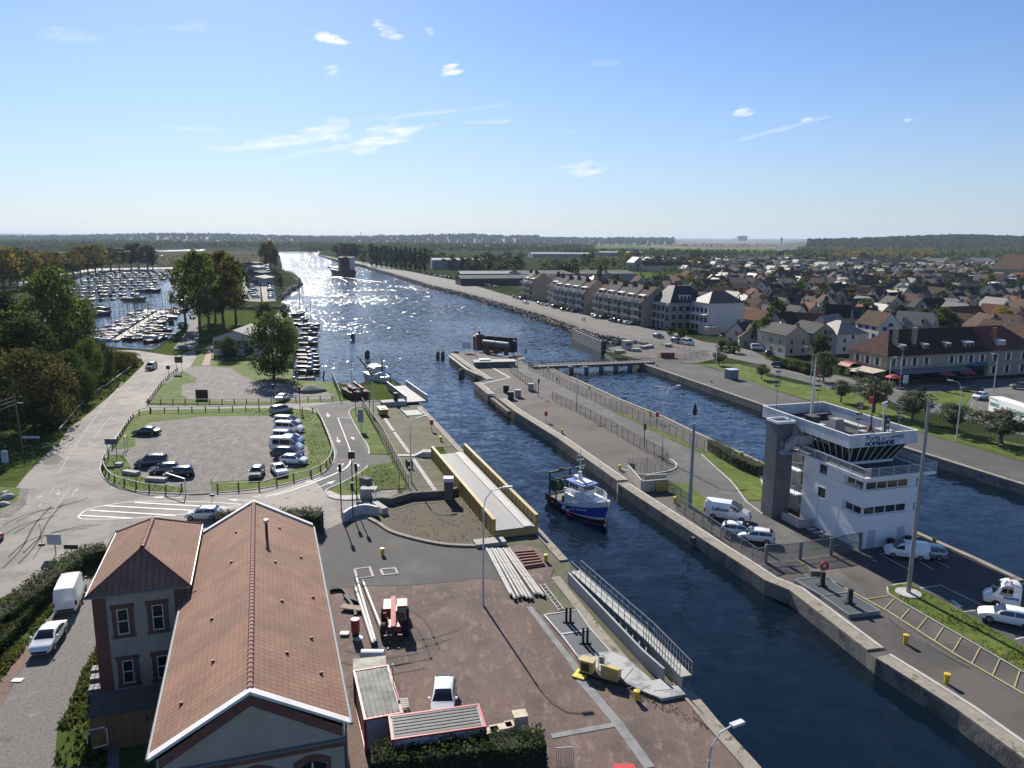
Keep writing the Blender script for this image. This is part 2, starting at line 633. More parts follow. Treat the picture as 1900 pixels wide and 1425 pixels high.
def build_land():
 big=30000
 outer=[Vector((-big,-60)),Vector((big,-60)),Vector((big,40000)),Vector((-big,40000))]
 verts=list(outer)
 faces=[[0,1,2,3]]
 edges=[]
 rings=[]
 for poly in(CANAL,CHAMBER,MARINA):
  b=len(verts)
  verts+=[Vector((p.x,p.y))for p in poly]
  n=len(poly)
  edges+=[(b+i,b+(i+1)%n)for i in range(n)]
  rings.append(poly)
 vv,ee,ff,*_=delaunay_2d_cdt(verts,edges,[],0,1e-5)
 def inside(p,poly):
  r=False
  n=len(poly)
  j=n-1
  for i in range(n):
   a,c=poly[i],poly[j]
   if(a.y>p.y)!=(c.y>p.y)and p.x<(c.x-a.x)*(p.y-a.y)/(c.y-a.y)+a.x:
    r=not r
   j=i
  return r
 mb=MB()
 keep=[]
 for f in ff:
  c=sum((vv[i]for i in f),Vector((0,0)))/len(f)
  if not any(inside(c,po)for po in rings):
   keep.append(tuple(f))
 mb.add([(v.x,v.y,0)for v in vv],keep)
 struct('ground',mb,town)
 wl=MB()
 for poly in rings:
  n=len(poly)
  for i in range(n):
   a,c=poly[i],poly[(i+1)%n]
   if any(po is not poly and inside((a+c)/2,po)for po in rings):
    continue
   wl.quad((a.x,a.y,0),(c.x,c.y,0),(c.x,c.y,WZ-1.5),(a.x,a.y,WZ-1.5))
 struct('quay_walls',wl,quay_wall)
build_land()
def water_mat(calm=None):
 m=bpy.data.materials.new('water')
 m.use_nodes=True
 n,l=m.node_tree.nodes,m.node_tree.links
 b=n['Principled BSDF']
 b.inputs['Base Color'].default_value=(.0025,.0075,.014,1)
 b.inputs['Roughness'].default_value=.1
 b.inputs['IOR'].default_value=1.33
 b.inputs['Specular IOR Level'].default_value=.4
 co=n.new('ShaderNodeNewGeometry').outputs['Position']
 acc=None
 pn=n.new('ShaderNodeTexNoise')
 pn.inputs['Scale'].default_value=.018
 pn.inputs['Detail'].default_value=3
 l.new(co,pn.inputs['Vector'])
 pr=n.new('ShaderNodeMapRange')
 pr.inputs['From Min'].default_value=.38
 pr.inputs['From Max'].default_value=.62
 pr.inputs['To Min'].default_value=.55
 pr.inputs['To Max'].default_value=1.25
 l.new(pn.outputs['Fac'],pr.inputs[0])
 for sc,amp,rot in((.12,.12,10),(.5,.85,24),(1.7,.9,40)):
  mp=n.new('ShaderNodeMapping')
  mp.inputs['Rotation'].default_value=(0,0,R(rot))
  mp.inputs['Scale'].default_value=(sc*.6,sc,sc)
  l.new(co,mp.inputs[0])
  nz=n.new('ShaderNodeTexNoise')
  nz.inputs['Scale'].default_value=1
  nz.inputs['Detail'].default_value=2
  l.new(mp.outputs[0],nz.inputs['Vector'])
  sb=n.new('ShaderNodeVectorMath')
  sb.operation='SUBTRACT'
  sb.inputs[1].default_value=(.5,.5,.5)
  l.new(nz.outputs['Color'],sb.inputs[0])
  ml=n.new('ShaderNodeVectorMath')
  ml.operation='MULTIPLY'
  ml.inputs[1].default_value=(amp*1.5,amp*1.5,0)
  l.new(sb.outputs[0],ml.inputs[0])
  if acc is None:
   acc=ml.outputs[0]
  else:
   ad=n.new('ShaderNodeVectorMath')
   l.new(acc,ad.inputs[0])
   l.new(ml.outputs[0],ad.inputs[1])
   acc=ad.outputs[0]
 sc_=n.new('ShaderNodeVectorMath')
 sc_.operation='SCALE'
 l.new(acc,sc_.inputs[0])
 sp=n.new('ShaderNodeSeparateXYZ')
 l.new(co,sp.inputs[0])
 yr=n.new('ShaderNodeMapRange')
 yr.inputs['From Min'].default_value=70
 yr.inputs['From Max'].default_value=420
 yr.inputs['To Min'].default_value=.12
 yr.inputs['To Max'].default_value=.92
 l.new(sp.outputs[1],yr.inputs[0])
 ym=n.new('ShaderNodeMath')
 ym.operation='MULTIPLY'
 if calm:
  ym.inputs[0].default_value=calm
 else:
  l.new(yr.outputs[0],ym.inputs[0])
 l.new(pr.outputs[0],ym.inputs[1])
 l.new(ym.outputs[0],sc_.inputs['Scale'])
 up=n.new('ShaderNodeVectorMath')
 up.inputs[1].default_value=(0,0,1)
 l.new(sc_.outputs[0],up.inputs[0])
 nm=n.new('ShaderNodeVectorMath')
 nm.operation='NORMALIZE'
 l.new(up.outputs[0],nm.inputs[0])
 l.new(nm.outputs[0],b.inputs['Normal'])
 return m
water=water_mat()
MATS['water']=water
wm=MB()
wm.quad((-1200,5,WZ),(400,5,WZ),(400,2600,WZ),(-1200,2600,WZ))
struct('water',wm,water)
sheltered=True
mw_=MB()
mw_.sheet(MARINA,WZ+.012)
struct('water',mw_,water_mat(.22))
# ---- ground sheets
asphalt_old=ground_mat('asphalt_dusty',[((.235,.218,.19),1,0,1,None),((.165,.157,.143),.18,.42,.62,None),((.30,.27,.23),.05,.5,.68,None),((.09,.087,.082),.9,.58,.72,None)],bump=.15)
asphalt=ground_mat('asphalt',[((.085,.083,.08),1,0,1,None),((.12,.115,.105),.15,.42,.65,None),((.055,.054,.053),.6,.55,.7,None)],bump=.15)
asphalt_road=ground_mat('asphalt_road',[((.125,.12,.108),1,0,1,None),((.09,.087,.08),.15,.45,.65,None),((.17,.16,.14),.3,.6,.72,None)],bump=.15)
asphalt_dark=ground_mat('asphalt_dark',[((.072,.069,.066),1,0,1,None),((.10,.096,.09),.12,.48,.68,None),((.13,.125,.115),.5,.66,.8,None)],bump=.15)
asphalt_quay=ground_mat('asphalt_quay',[((.098,.088,.078),1,0,1,None),((.065,.06,.055),.12,.45,.62,None),((.15,.135,.115),.4,.6,.75,None)],bump=.15)
red_yard=ground_mat('red_yard',[((.135,.093,.076),1,0,1,None),((.09,.066,.057),.15,.45,.62,None),((.19,.14,.115),.5,.5,.68,2.5),((.065,.06,.033),.2,.62,.74,None),((.20,.16,.135),2.2,.6,.72,3.0),((.075,.055,.048),5.0,.55,.66,None)],bump=.4)
gravel=ground_mat('gravel',[((.175,.16,.143),1,0,1,None),((.11,.103,.096),.35,.42,.62,2.5),((.27,.235,.19),.22,.56,.72,1.6),((.07,.067,.064),2.6,.5,.62,2.0),((.26,.24,.21),6.0,.58,.66,2.0)],bump=.7,bscale=5)
lane_gravel=ground_mat('gravel_lane_stone',[((.165,.155,.142),1,0,1,None),((.115,.108,.10),5.0,.45,.62,None),((.21,.195,.175),.5,.55,.7,None),((.08,.08,.05),.35,.62,.74,None)],bump=.8,bscale=6)
red_dirt=ground_mat('red_dirt',[((.17,.105,.08),1,0,1,None),((.11,.075,.06),.8,.45,.65,None),((.06,.075,.03),.5,.6,.7,None)],bump=.5)
lawn=ground_mat('lawn',[((.085,.122,.022),1,0,1,None),((.13,.15,.034),.22,.45,.62,None),((.055,.084,.016),.9,.48,.66,None),((.17,.15,.075),.16,.62,.74,None),((.045,.068,.014),3.5,.58,.68,None)],bump=1.0,bscale=9,spec=.1)
pit_m=ground_mat('pit_moss',[((.075,.064,.042),1,0,1,None),((.085,.08,.034),.3,.5,.66,None),((.12,.105,.08),.5,.62,.74,None)],bump=.6)
moss=ground_mat('mossy_yard',[((.10,.095,.055),1,0,1,None),((.065,.07,.035),.2,.42,.6,None),((.14,.125,.09),.6,.55,.7,None),((.06,.055,.045),.12,.56,.68,None)],bump=.5)
concrete=ground_mat('concrete',[((.30,.28,.245),1,0,1,None),((.20,.19,.165),.5,.45,.65,None),((.38,.35,.30),1.4,.58,.7,None),((.14,.13,.11),2.5,.62,.72,None)],bump=.3)
coping_m=ground_mat('coping_stone',[((.26,.23,.185),1,0,1,None),((.22,.195,.16),.7,.45,.62,None),((.36,.32,.25),1.5,.58,.7,None),((.09,.085,.06),1.1,.56,.66,None)],bump=.5)
pale_conc=ground_mat('pale_concrete',[((.42,.41,.385),1,0,1,None),((.32,.31,.29),.9,.45,.65,None)],bump=.2)
slab_grey=ground_mat('grey_channel',[((.22,.225,.22),1,0,1,None),((.16,.165,.16),.6,.45,.65,None)],bump=.2)
paint_w=M('road_paint_white',(.62,.61,.58),.7,col2=(.42,.41,.39),scale=1.3,var=.0,world_space=True,fac=(.4,.75))
paint_y=M('road_paint_yellow',(.40,.33,.16),.7,col2=(.26,.22,.12),scale=1.3,world_space=True)
paint_faint=M('road_paint_worn',(.36,.34,.31),.8,col2=(.22,.205,.185),scale=.8,world_space=True,fac=(.42,.6))
red_path_m=M('red_path',(.20,.105,.085),.85,scale=1.0,world_space=True)
field_a=M('field_green',(.085,.12,.035),.9,scale=.01,var=.15,world_space=True,spec=0)
field_b=M('field_pale',(.17,.175,.07),.9,scale=.01,var=.15,world_space=True,spec=0)
field_c=M('field_brown',(.14,.095,.075),.9,scale=.01,var=.12,world_space=True,spec=0)
marsh_m=M('marsh',(.085,.075,.05),.9,scale=.01,var=.3,world_space=True,spec=0,stretch=(.3,1,1))
def sheet(name,pts,m,z,kind='structure'):
 mb=MB()
 mb.sheet(pts,z)
 return struct(name,mb,m,kind=kind)
def offset(line,d):
 out=[]
 n=len(line)
 for i,p in enumerate(line):
  a,b=Vector(line[max(i-1,0)]),Vector(line[min(i+1,n-1)])
  t=(b-a)
  t.z=0
  t.normalize()
  out.append(Vector((p[0]-t.y*d,p[1]+t.x*d,p[2])))
 return out
def band(line,w,z,side=0.0):
 mb=MB()
 l1,l2=offset(line,side+w/2),offset(line,side-w/2)
 for i in range(len(line)-1):
  mb.quad((*l1[i][:2],z),(*l1[i+1][:2],z),(*l2[i+1][:2],z),(*l2[i][:2],z))
 return mb
def kerb_mb(mb,line,w,h,z0=0.0,side=0.0):
 l1,l2=offset(line,side+w/2),offset(line,side-w/2)
 for i in range(len(line)-1):
  a,b,c,d=l1[i],l1[i+1],l2[i+1],l2[i]
  mb.add([(a.x,a.y,z0),(b.x,b.y,z0),(c.x,c.y,z0),(d.x,d.y,z0),(a.x,a.y,z0+h),(b.x,b.y,z0+h),(c.x,c.y,z0+h),(d.x,d.y,z0+h)],[(4,5,6,7),(0,1,5,4),(2,3,7,6),(1,2,6,5),(3,0,4,7)])
def smooth_line(pts,n=4):
 out=[]
 p=[Vector(a)for a in pts]
 for i in range(len(p)-1):
  p0,p1,p2,p3=p[max(i-1,0)],p[i],p[i+1],p[min(i+2,len(p)-1)]
  for k in range(n):
   t=k/n
   out.append(.5*((2*p1)+(p2-p0)*t+(2*p0-5*p1+4*p2-p3)*t*t+(3*p1-p0-3*p2+p3)*t**3))
 out.append(p[-1])
 return out
sheet('grass_land',g('X',-900,1500,-900,560,40,560,100,610,179,646,285,652,330,622,366,595,400,575,458,577,523,579,540,592,551,615,550,640,543,660,538,690,544,713,617,711,655,719,728,706,800,780,860,840,960,945,1040,1040,1390,1425,1380,1500),grass,.01)
sheet('lawn',g('A',1100,1300,1190,1165,1330,1075,1500,900,1560,830,1880,800,'B',60,700,250,620,330,900,330,1130,620,1145,690,1250,700,1280,0,1308),lawn,.03)
sheet('gravel_lot',g('A',1400,1275,1330,1240,1340,1160,1430,1150,1450,1120,1340,1062,1380,1035,1540,1028,1700,1045,1780,1100,1900,1145,'B',140,1140,290,1160,350,1180,420,1205,530,1200,640,1240,600,1268,0,1290),gravel,.045)
road_poly=g('X',-160,1180,-200,930,0,925,30,905,50,880,90,840,128,795,'A',590,1425,800,1250,940,1130,1060,1010,1010,960,930,935,720,935,700,910,1000,912,1250,950,1300,952,1430,905,1445,960,1400,1030,1310,1080,1230,1150,1190,1165,1100,1290,'E',1060,100,1100,128,1900,126,'F',300,112,690,98,830,88,1170,100,1170,145,840,150,1100,700,1100,800,900,830,880,965,690,990,590,1040,'X',520,1000,380,985,215,985,190,1030,40,1095)
sheet('road',road_poly,asphalt_old,.06)
sheet('road_new_asphalt',g('F',560,760,500,690,640,545,655,470,620,370,560,250,520,180,440,140,690,100,1160,100,1160,140,840,145,740,170,820,340,880,450,1040,500,1060,545,880,575,800,650,640,740),asphalt,.075)
sheet('grass_roadside',g('E',0,560,430,420,'X',130,790,'A',590,1425,780,1270,1060,1005,980,940,700,930,620,960,'X',60,690,-120,740,-120,880),grass,.07)
sheet('lawn',g('E',0,730,150,740,130,830,0,900,-100,900,-100,740),lawn,.09)
sheet('gravel_strip',g('E',150,745,210,740,190,860,80,950,-60,960,-60,890,60,880),gravel,.085)
isl=smooth_line(g('E',1160,775,1000,762,880,740,790,690,735,610,760,530,800,500),4)+g('E',1000,478)+g('E',785,455)+smooth_line(g('E',830,390,900,300,1000,190,1100,165),4)+g('E',1900,150)+g('F',150,152)+smooth_line(g('F',300,152,450,165,530,205,585,330,630,440,635,520,590,595,480,655,250,715,0,755),4)+g('E',1580,775)+g('E',1400,785)
sheet('car_park_lawn',isl,lawn,.16)
ik=MB()
kerb_mb(ik,isl+[isl[0]],.18,.11,.06)
struct('kerb',ik,pale_conc)
sheet('car_park_gravel',g('E',1400,790,1570,782,1540,700,1700,690,1880,680,'F',100,700,330,610,440,560,450,470,400,370,420,290,330,230,200,210,0,210,'E',1500,215,1300,240,1100,260,1000,330,990,440,780,470,780,500,900,500,1000,640,1180,720,1360,745),gravel,.175)
sheet('asphalt_patch',g('F',655,395,805,385,870,470,875,515,655,520),asphalt_dark,.079)
sheet('asphalt_patch',g('E',560,60,700,40,640,120,520,260,440,380,400,400,470,250),asphalt,.064)
sheet('asphalt_patch',g('E',300,520,380,470,470,520,420,560,330,570),asphalt,.064)
lawn2=g('F',745,175,790,148,845,148,1030,490,890,490,882,430,825,345,770,245)
lawn3=g('F',880,578,1055,548,1175,742,980,752,910,790,680,800,610,770,600,750,700,700,800,645)
sheet('lawn',lawn2,lawn,.15)
sheet('lawn',lawn3,lawn,.15)
kb=MB()
kerb_mb(kb,smooth_line(g('F',890,492,882,430,825,345,770,245,742,178,790,146,845,144),3),.22,.1,.07)
kerb_mb(kb,smooth_line(g('F',880,575,860,600,800,640,700,695,590,745,575,770,600,805,690,825,830,820,870,790),3),.25,.1,.07)
struct('kerb',kb,pale_conc)
sheet('pavement',g('F',575,770,600,760,680,795,860,790,860,815,690,825,610,810),pale_conc,.155)
sheet('mossy_quay',g('F',845,112,1180,110,1270,130,1540,430,1370,440,1560,740,1560,770,1400,785,1050,800,1180,745),moss,.085)
sheet('pivot_pit_floor',g('F',960,880,1100,830,1500,790,1620,820,1640,890,1780,1090,1700,1165,1550,1160,1400,1145,1200,1105,1050,1055,960,985),pit_m,.087)
sheet('asphalt_yard',g('F',500,1000,590,1045,690,992,890,967,960,1005,1050,1065,1200,1112,1400,1155,1550,1168,1700,1172,1900,1170,'G',60,1230,20,1300,'F',1900,1425,1730,1400,'J',1500,62,1280,82,1100,92,870,92,800,100,500,110,420,0),asphalt_dark,.09)
sheet('red_tarmac_yard',g('J',560,110,870,94,1100,93,1280,83,1500,63,1730,20,'G',-60,1180,120,1160,230,1180,350,1330,'K',320,30,500,280,650,720,1330,935,1800,1425,'X',1440,1490,560,1500,600,1300),red_yard,.075)
mossq=sheet('mossy_quay',g('K',230,80,330,60,520,275,270,310,160,250),moss,.095)
sheet('gravel_lane',g('X',-200,1500,-200,1330,0,1270,60,1180,105,1120,150,1075,225,1075,220,1500),lane_gravel,.03)
sheet('red_dirt_strip',g('I',-60,1000,0,985,200,650,230,540,190,520,100,640,50,760,-60,800),red_dirt,.045)
sheet('grass_verge',g('I',400,1425,420,1150,520,950,620,700,720,530,790,540,790,1425),grass,.05)
sheet('red_path',g('A',1540,880,1562,890,1540,1022,1480,1022),red_path_m,.06)
sheet('marina_path',g('A',1420,560,1445,565,1480,760,1450,900,1270,900,1330,830,1380,760),asphalt,.05)
sheet('marina_back_path',g('A',120,420,450,340,700,310,1280,300,1280,312,700,326,470,356,130,440),pale_conc,.05)
sheet('marina_lane',g('X',488,560,481,510,482,482,498,482,505,520,512,558),asphalt_old,.05)
sheet('boat_yard',g('X',445,558,455,500,480,480,484,560),gravel,.04)
cope=MB()
def coping(pts,w,side,h=.22,z0=-.02):
 kerb_mb(cope,pts,w,h,z0,side)
coping(g('X',1440,1460,1392,1406,1334,1343,1271,1267),1.1,.55)
coping(g('X',1054,1041,992,973,920,898,852,829,783,755),1.0,.5)
isle_edge=[g('X',833,657,868,682,902,705),g('X',879,711,905,733),g('X',924,741,955,765,1035,815,1145,894),g('X',1147,900,1306,1005,1380,1053,1420,1080,1465,1098,1608,1209),g('X',1625,1224,1690,1265,1779,1323,1900,1412,1990,1480)]
for e in isle_edge:
 coping(e,1.3,.65)
coping(g('X',1061,700,1155,743,1231,773,1299,806,1415,859,1560,925,1698,987,1814,1038,1900,1079),.7,-.35)
coping(g('X',1190,675,1276,705,1412,752,1540,792,1683,834,1900,902,2200,998),.8,.4)
struct('quay_coping',cope,coping_m)
wl=MB()
for e in isle_edge:
 l1=offset(e,1.5)
 for i in range(len(e)-1):
  wl.beam((l1[i].x,l1[i].y,.1),(l1[i+1].x,l1[i+1].y,.1),.3,.2)
struct('quay_kerb',wl,pale_conc)
sheet('island_quay',g('X',833,657,868,682,902,705,879,711,905,733,918,735,924,741,955,765,1035,815,1145,894,1147,900,1306,1005,1380,1053,1420,1080,1465,1098,1608,1209,1625,1224,1690,1265,1779,1323,1900,1412,2000,1487,2300,1230,1900,1079,1814,1038,1698,987,1560,925,1415,859,1299,806,1231,773,1155,743,1061,700,1026,683,985,678,960,668,905,655,870,652),asphalt_quay,.03)
sheet('island_road',smooth_line(g('X',945,682,985,700,1050,742,1120,775,1200,815,1236,838,1256,862),2)+g('G',1220,620,1100,640,1180,680,1330,710,1450,800,1560,880,1700,980,1900,1080)+g('H',0,1290,300,1390)+g('X',1495,1070,1640,1140,1900,1300,1960,1310,1900,1290,1700,1190,1640,1140,1560,1060,1500,1010,1470,985)+g('G',1880,930,1760,840,1690,740,1640,680,1560,610,1430,490,1180,370,960,260,800,190,620,90,420,-20)+smooth_line(g('X',1000,690,985,682,970,678),2),asphalt,.05)
sheet('lawn',g('G',770,170,830,175,1000,262,1200,345,1380,440,1470,470,1880,670,1880,830,1780,830,1690,730,1640,680,1560,600,1430,480,1180,370,960,255),lawn,.09)
sheet('lawn',g('G',1190,685,1330,710,1450,800,1550,880,1500,890,1420,920,1260,830,1180,740),lawn,.08)
sheet('car_park',g('H',720,1200,1090,1140,1900,1440,'L',1900,560,1400,230,1000,60,800,-10),asphalt_dark,.07)
sheet('lawn',g('L',900,100,960,88,1060,75,1150,130,1400,260,1900,550,2100,690,2100,830,1900,730,1400,440,1000,210,905,150),lawn,.16)
kb=MB()
kerb_mb(kb,g('L',2100,830,1900,732,1400,442,1000,212,905,152,895,105,960,84,1060,72),.15,.1,.06)
kerb_mb(kb,g('G',1880,930,1760,840,1690,740,1640,680,1560,610,1430,490),.18,.1,.05)
kerb_mb(kb,smooth_line(g('G',840,600,990,640,1130,625,1230,600,1245,560,1200,525),3),.3,.12,.05)
struct('kerb',kb,pale_conc)
sheet('pale_stone_strip',g('H',-50,640,130,650,130,960,60,950),pale_conc,.1)
yl=MB()
kb2=g('H',240,1270)+g('L',420,20,900,280,1400,600,1900,890)
for ln in(kb2,):
 kerb_mb(yl,ln,.22,.04,.07)
for a in((740,190,915,163),(870,265,945,187),(988,340,1060,260),(1112,415,1187,323),(1240,495,1308,395),(1377,575,1440,470),(1517,662,1575,548),(1665,755,1720,632),(1825,850,1868,715)):
 p0,p1=q('L',a[0],a[1]),q('L',a[2],a[3])
 kerb_mb(yl,[p0,p1],.11,.015,.07)
struct('yellow_parking_lines',yl,paint_y)
sheet('quay_apron',g('C',1000,1008,1190,1000,1390,1012,1480,1035,1900,1165,'D',0,1180,400,1310,'H',700,210,1190,340,1900,545,'X',2250,960,2220,1000,1900,900,1683,833,1540,791,1412,751,1276,704),asphalt_dark,.03)
sheet('lawn',g('C',1390,1012,1700,1010,1900,1060,'D',0,1100,250,1160,'H',600,20,1000,190,1300,300,1900,420,'X',2200,890,2250,950,1900,857,'H',1190,338,700,208,'D',400,1305,0,1178,'C',1500,1035),lawn,.045)
sheet('cycle_path',g('C',1850,1020,'D',0,1075,300,1145,560,1225,'H',560,-30,1000,130,1500,250,1900,350,'X',2200,870,2200,850,'H',1900,300,1350,150,900,10,'D',560,1170,200,1080,0,1040,'C',1860,1000),asphalt,.06)
sheet('road',g('X',590,472,622,481,655,487.5,682,493,720,503,776,518,800,525,854,538,'C',0,555,250,625,500,705,700,775,900,830,1150,870,1320,900,1500,950,1300,990,1190,1000,1400,1005,1600,960,1900,1025,'D',0,1040,250,1095,560,1170,900,1260,1160,1300,1300,1370,1500,1420,2400,1600,2400,1150,1900,1110,1500,1130,1000,1160,880,1170,520,1095,200,1020,0,975,'C',1900,960,1750,890,1450,850,1200,770,1000,740,800,690,560,640,300,570,0,505,'X',854,522,776,507,682,488,622,478),asphalt_road,.05)
sheet('quay_apron',g('C',720,912,760,890,880,872,1010,862,1190,880,1350,905,1520,950,1320,992,1190,1002,1060,1000,890,955),asphalt_quay,.035)
sheet('stone_verge',g('X',682,496,720,507,776,524,793,530,854,544,940,569,1016,592,1092,620,1129,627,1193,640,1230,640,1200,625,1000,565,854,530,776,512,682,490),asphalt_quay,.03)
sheet('mossy_quay',g('X',852,829,992,973,1044,1031,1054,1041,1150,1150,1271,1267,1334,1343,1392,1406,1440,1460,1380,1490,1250,1380,1120,1240,1000,1080,900,960,780,760),moss,.025)
sheet('lawn',g('D',1170,1245,1220,1222,1300,1210,1500,1210,1530,1225,1480,1290,1530,1370,1540,1400,1400,1330,1200,1280),lawn,.12)
sheet('field',g('C',370,305,560,305,900,335,1300,345,1300,360,1150,370,820,400,560,370,390,340),field_a,.06)
sheet('field',g('C',480,130,950,128,1900,150,'D',0,140,440,135,560,150,560,205,0,215,'C',1900,185,1300,165,900,150,480,150),field_b,.06)
sheet('field',g('C',1060,125,1900,130,'D',0,130,420,128,430,140,0,152,'C',1900,163,1500,160,1060,140),field_c,.10)
sheet('field',g('C',500,150,900,140,1200,160,1900,172,'D',0,160,420,170,420,215,0,220,'C',1900,200,900,160,500,165),field_a,.14)
sheet('field',g('C',560,395,700,410,750,390,830,380,810,360,560,350),field_a,.10)
sheet('marsh',g('A',700,300,620,200,900,185,1500,178,1900,180,'B',100,190,100,260,'A',1750,290),marsh_m,.05)
sheet('field',g('A',-200,145,420,148,400,158,-200,165),field_b,.05)
sheet('pond',g('A',180,200,500,187,500,200,300,212),water,.09)
sheet('pond',g('A',735,183,1000,178,1505,168,1505,180,1100,188,735,194),water,.09)
sheet('pond',g('A',1155,213,1195,209,1215,212,1190,218),water,.09)
# ---- trees and hedges
bark=M('bark',(.10,.085,.065),.9,.3,scale=3)
bark_dark=M('bark_dark',(.055,.046,.036),.9,.3,scale=3)
LEAF=dict(dark=leaf_mat('leaf_dark',(.032,.048,.016),(.075,.095,.03)),green=leaf_mat('leaf_green',(.05,.078,.02),(.12,.15,.036)),olive=leaf_mat('leaf_olive',(.085,.095,.06),(.17,.18,.12),.15),yellow=leaf_mat('leaf_yellow',(.13,.11,.024),(.26,.20,.04)),autumn=leaf_mat('leaf_autumn',(.085,.082,.022),(.19,.155,.034)),brown=leaf_mat('leaf_brown',(.058,.06,.022),(.13,.118,.042)),tuft=leaf_mat('leaf_tuft',(.06,.082,.02),(.125,.14,.04),.1,.5),hedge=leaf_mat('leaf_hedge',(.035,.048,.017),(.11,.125,.05),.1),cypress=leaf_mat('leaf_poplar',(.038,.055,.017),(.08,.10,.03)))
def leaf_quads(mb,rng,c,n,rad,size,flat=1.0):
 pts,fs=[],[]
 for _ in range(n):
  while True:
   d=Vector((rng.uniform(-1,1),rng.uniform(-1,1),rng.uniform(-1,1)))
   if d.length<1:
    break
  p=Vector(c)+Vector((d.x*rad,d.y*rad,d.z*rad*flat))
  s=size*rng.uniform(.6,1.3)
  a=Vector((rng.gauss(0,1),rng.gauss(0,1),rng.gauss(0,.8))).normalized()
  b=a.cross(Vector((rng.gauss(0,1),rng.gauss(0,1),rng.gauss(0,1)))).normalized()
  k=len(pts)
  pts+=[p-a*s*.6,p+b*s*.42,p+a*s*.6,p-b*s*.42]
  fs.append((k,k+1,k+2,k+3))
 mb.add(pts,fs)
def crown_mb(seed,rx,rz,zc,clumps,per,size,shape='round',gap=.0,clump=.26):
 rng=random.Random(seed)
 mb=MB()
 cs=[]
 ph=[rng.uniform(0,6.28)for _ in range(6)]
 for _ in range(clumps):
  u=rng.uniform(-1,1)
  th=rng.uniform(0,2*math.pi)
  rr=rng.random()**.45
  bump=1+.16*math.sin(3*th+ph[0])+.13*math.sin(5*th+4*u+ph[1])+.10*math.sin(7*u+2*th+ph[2])
  h=math.sqrt(max(0,1-u*u))
  if shape=='column':
   h=(1-abs(u)**3)*(.75+.25*math.cos(u*1.5+.6))
  elif shape=='cone':
   h=max(.06,(1-u)*.62)
  elif shape=='dome':
   h=math.sqrt(max(0,1-max(u,0)**2))if u>0 else(1+u*.35)
  p=Vector((math.cos(th)*h*rr*rx*bump,math.sin(th)*h*rr*rx*bump,zc+u*rz*(.9+.1*bump)))
  cs.append(p)
  leaf_quads(mb,rng,p,per,rx*clump*rng.uniform(.7,1.3),size,.8)
 return mb,cs
def trunk_mb(seed,cs,h0,r,zc,limbs=7):
 rng=random.Random(seed)
 mb=MB()
 top=Vector((rng.uniform(-.2,.2),rng.uniform(-.2,.2),zc))
 mb.tube([(0,0,-.2),(0,0,h0*.5),(top.x*.4,top.y*.4,h0),top],[r*1.35,r,r*.8,r*.35],7)
 for c in rng.sample(cs,min(limbs,len(cs))):
  st=Vector((0,0,h0*rng.uniform(.7,1.05)))
  mid=st.lerp(c,.5)+Vector((0,0,-.05*c.length))
  mb.tube([st,mid,c],[r*.5,r*.33,r*.12],5)
 return mb
TREE={}
def proto(kind,var,leaf,**k):
 key=(kind,var,leaf)
 if key in TREE:
  return TREE[key]
 seed=hash_(kind)+var*17
 P_=dict(near=dict(rx=4.3,rz=4.1,zc=6.0,clumps=170,per=40,size=.34,shape='round',h0=2.2,r=.28),round=dict(rx=3.9,rz=3.8,zc=6.3,clumps=70,per=24,size=.62,shape='round',h0=2.6,r=.24),bush=dict(rx=4.6,rz=4.4,zc=5.4,clumps=80,per=26,size=.6,shape='dome',h0=1.0,r=.2),nearbush=dict(rx=5.2,rz=4.4,zc=5.6,clumps=190,per=42,size=.34,shape='dome',h0=1.4,r=.25),poplar=dict(rx=1.7,rz=4.7,zc=5.3,clumps=70,per=22,size=.5,shape='column',h0=1.2,r=.2),tall=dict(rx=2.6,rz=3.9,zc=6.6,clumps=105,per=25,size=.36,shape='dome',h0=3.4,r=.2),olive=dict(rx=3.6,rz=3.0,zc=6.6,clumps=90,per=34,size=.42,shape='round',h0=3.6,r=.26),pine=dict(rx=2.4,rz=4.6,zc=5.2,clumps=70,per=24,size=.55,shape='cone',h0=1.0,r=.2),far=dict(rx=4.2,rz=4.1,zc=5.9,clumps=34,per=16,size=1.15,shape='round',h0=2.0,r=.28),)[kind]
 mb,cs=crown_mb(seed,P_['rx'],P_['rz'],P_['zc'],P_['clumps'],P_['per'],P_['size'],P_['shape'])
 cm=mb.mesh('crown')
 cm.materials.append(LEAF[leaf])
 tm=trunk_mb(seed,cs,P_['h0'],P_['r'],P_['zc']+P_['rz']*.3,10 if kind in('near','tall','olive','nearbush')else 5).mesh('trunk')
 tm.materials.append(bark if kind in('tall','olive')else bark_dark)
 TREE[key]=(cm,tm)
 return TREE[key]
def hash_(s):
 return sum((i+3)*ord(c)for i,c in enumerate(s))%9973
def tree(name,kind,leaf,loc,h,wide,label,group=None,var=0,rz=None,cat='tree'):
 cm,tm=proto(kind,var,leaf)
 t=thing(name,label,cat,loc,0,group)
 s=h/10.0
 c=link('crown',cm,t)
 k=link('trunk',tm,t)
 t.rotation_euler=(0,0,rz if rz is not None else random.uniform(0,6.28))
 t.scale=(s*wide,s*wide,s)
 return t
def tree_px(name,kind,leaf,bx,by,topy,wpx,label,group=None,var=0,cat='tree'):
 b=P(bx,by)
 h=PY(bx,topy,b.y).z
 rw=dict(near=8.6,round=7.8,bush=9.2,nearbush=10.4,poplar=3.4,tall=5.2,olive=7.2,pine=4.8,far=8.4)[kind]
 w=wpx*b.length/F_PX
 return tree(name,kind,leaf,b,h,(w/rw)/(h/10.0)*.88,label,group,var,cat=cat)
tree_px('broadleaf_tree','near','green',108,705,512,112,'tall loose green tree left of the marina, highest of the roadside trees')
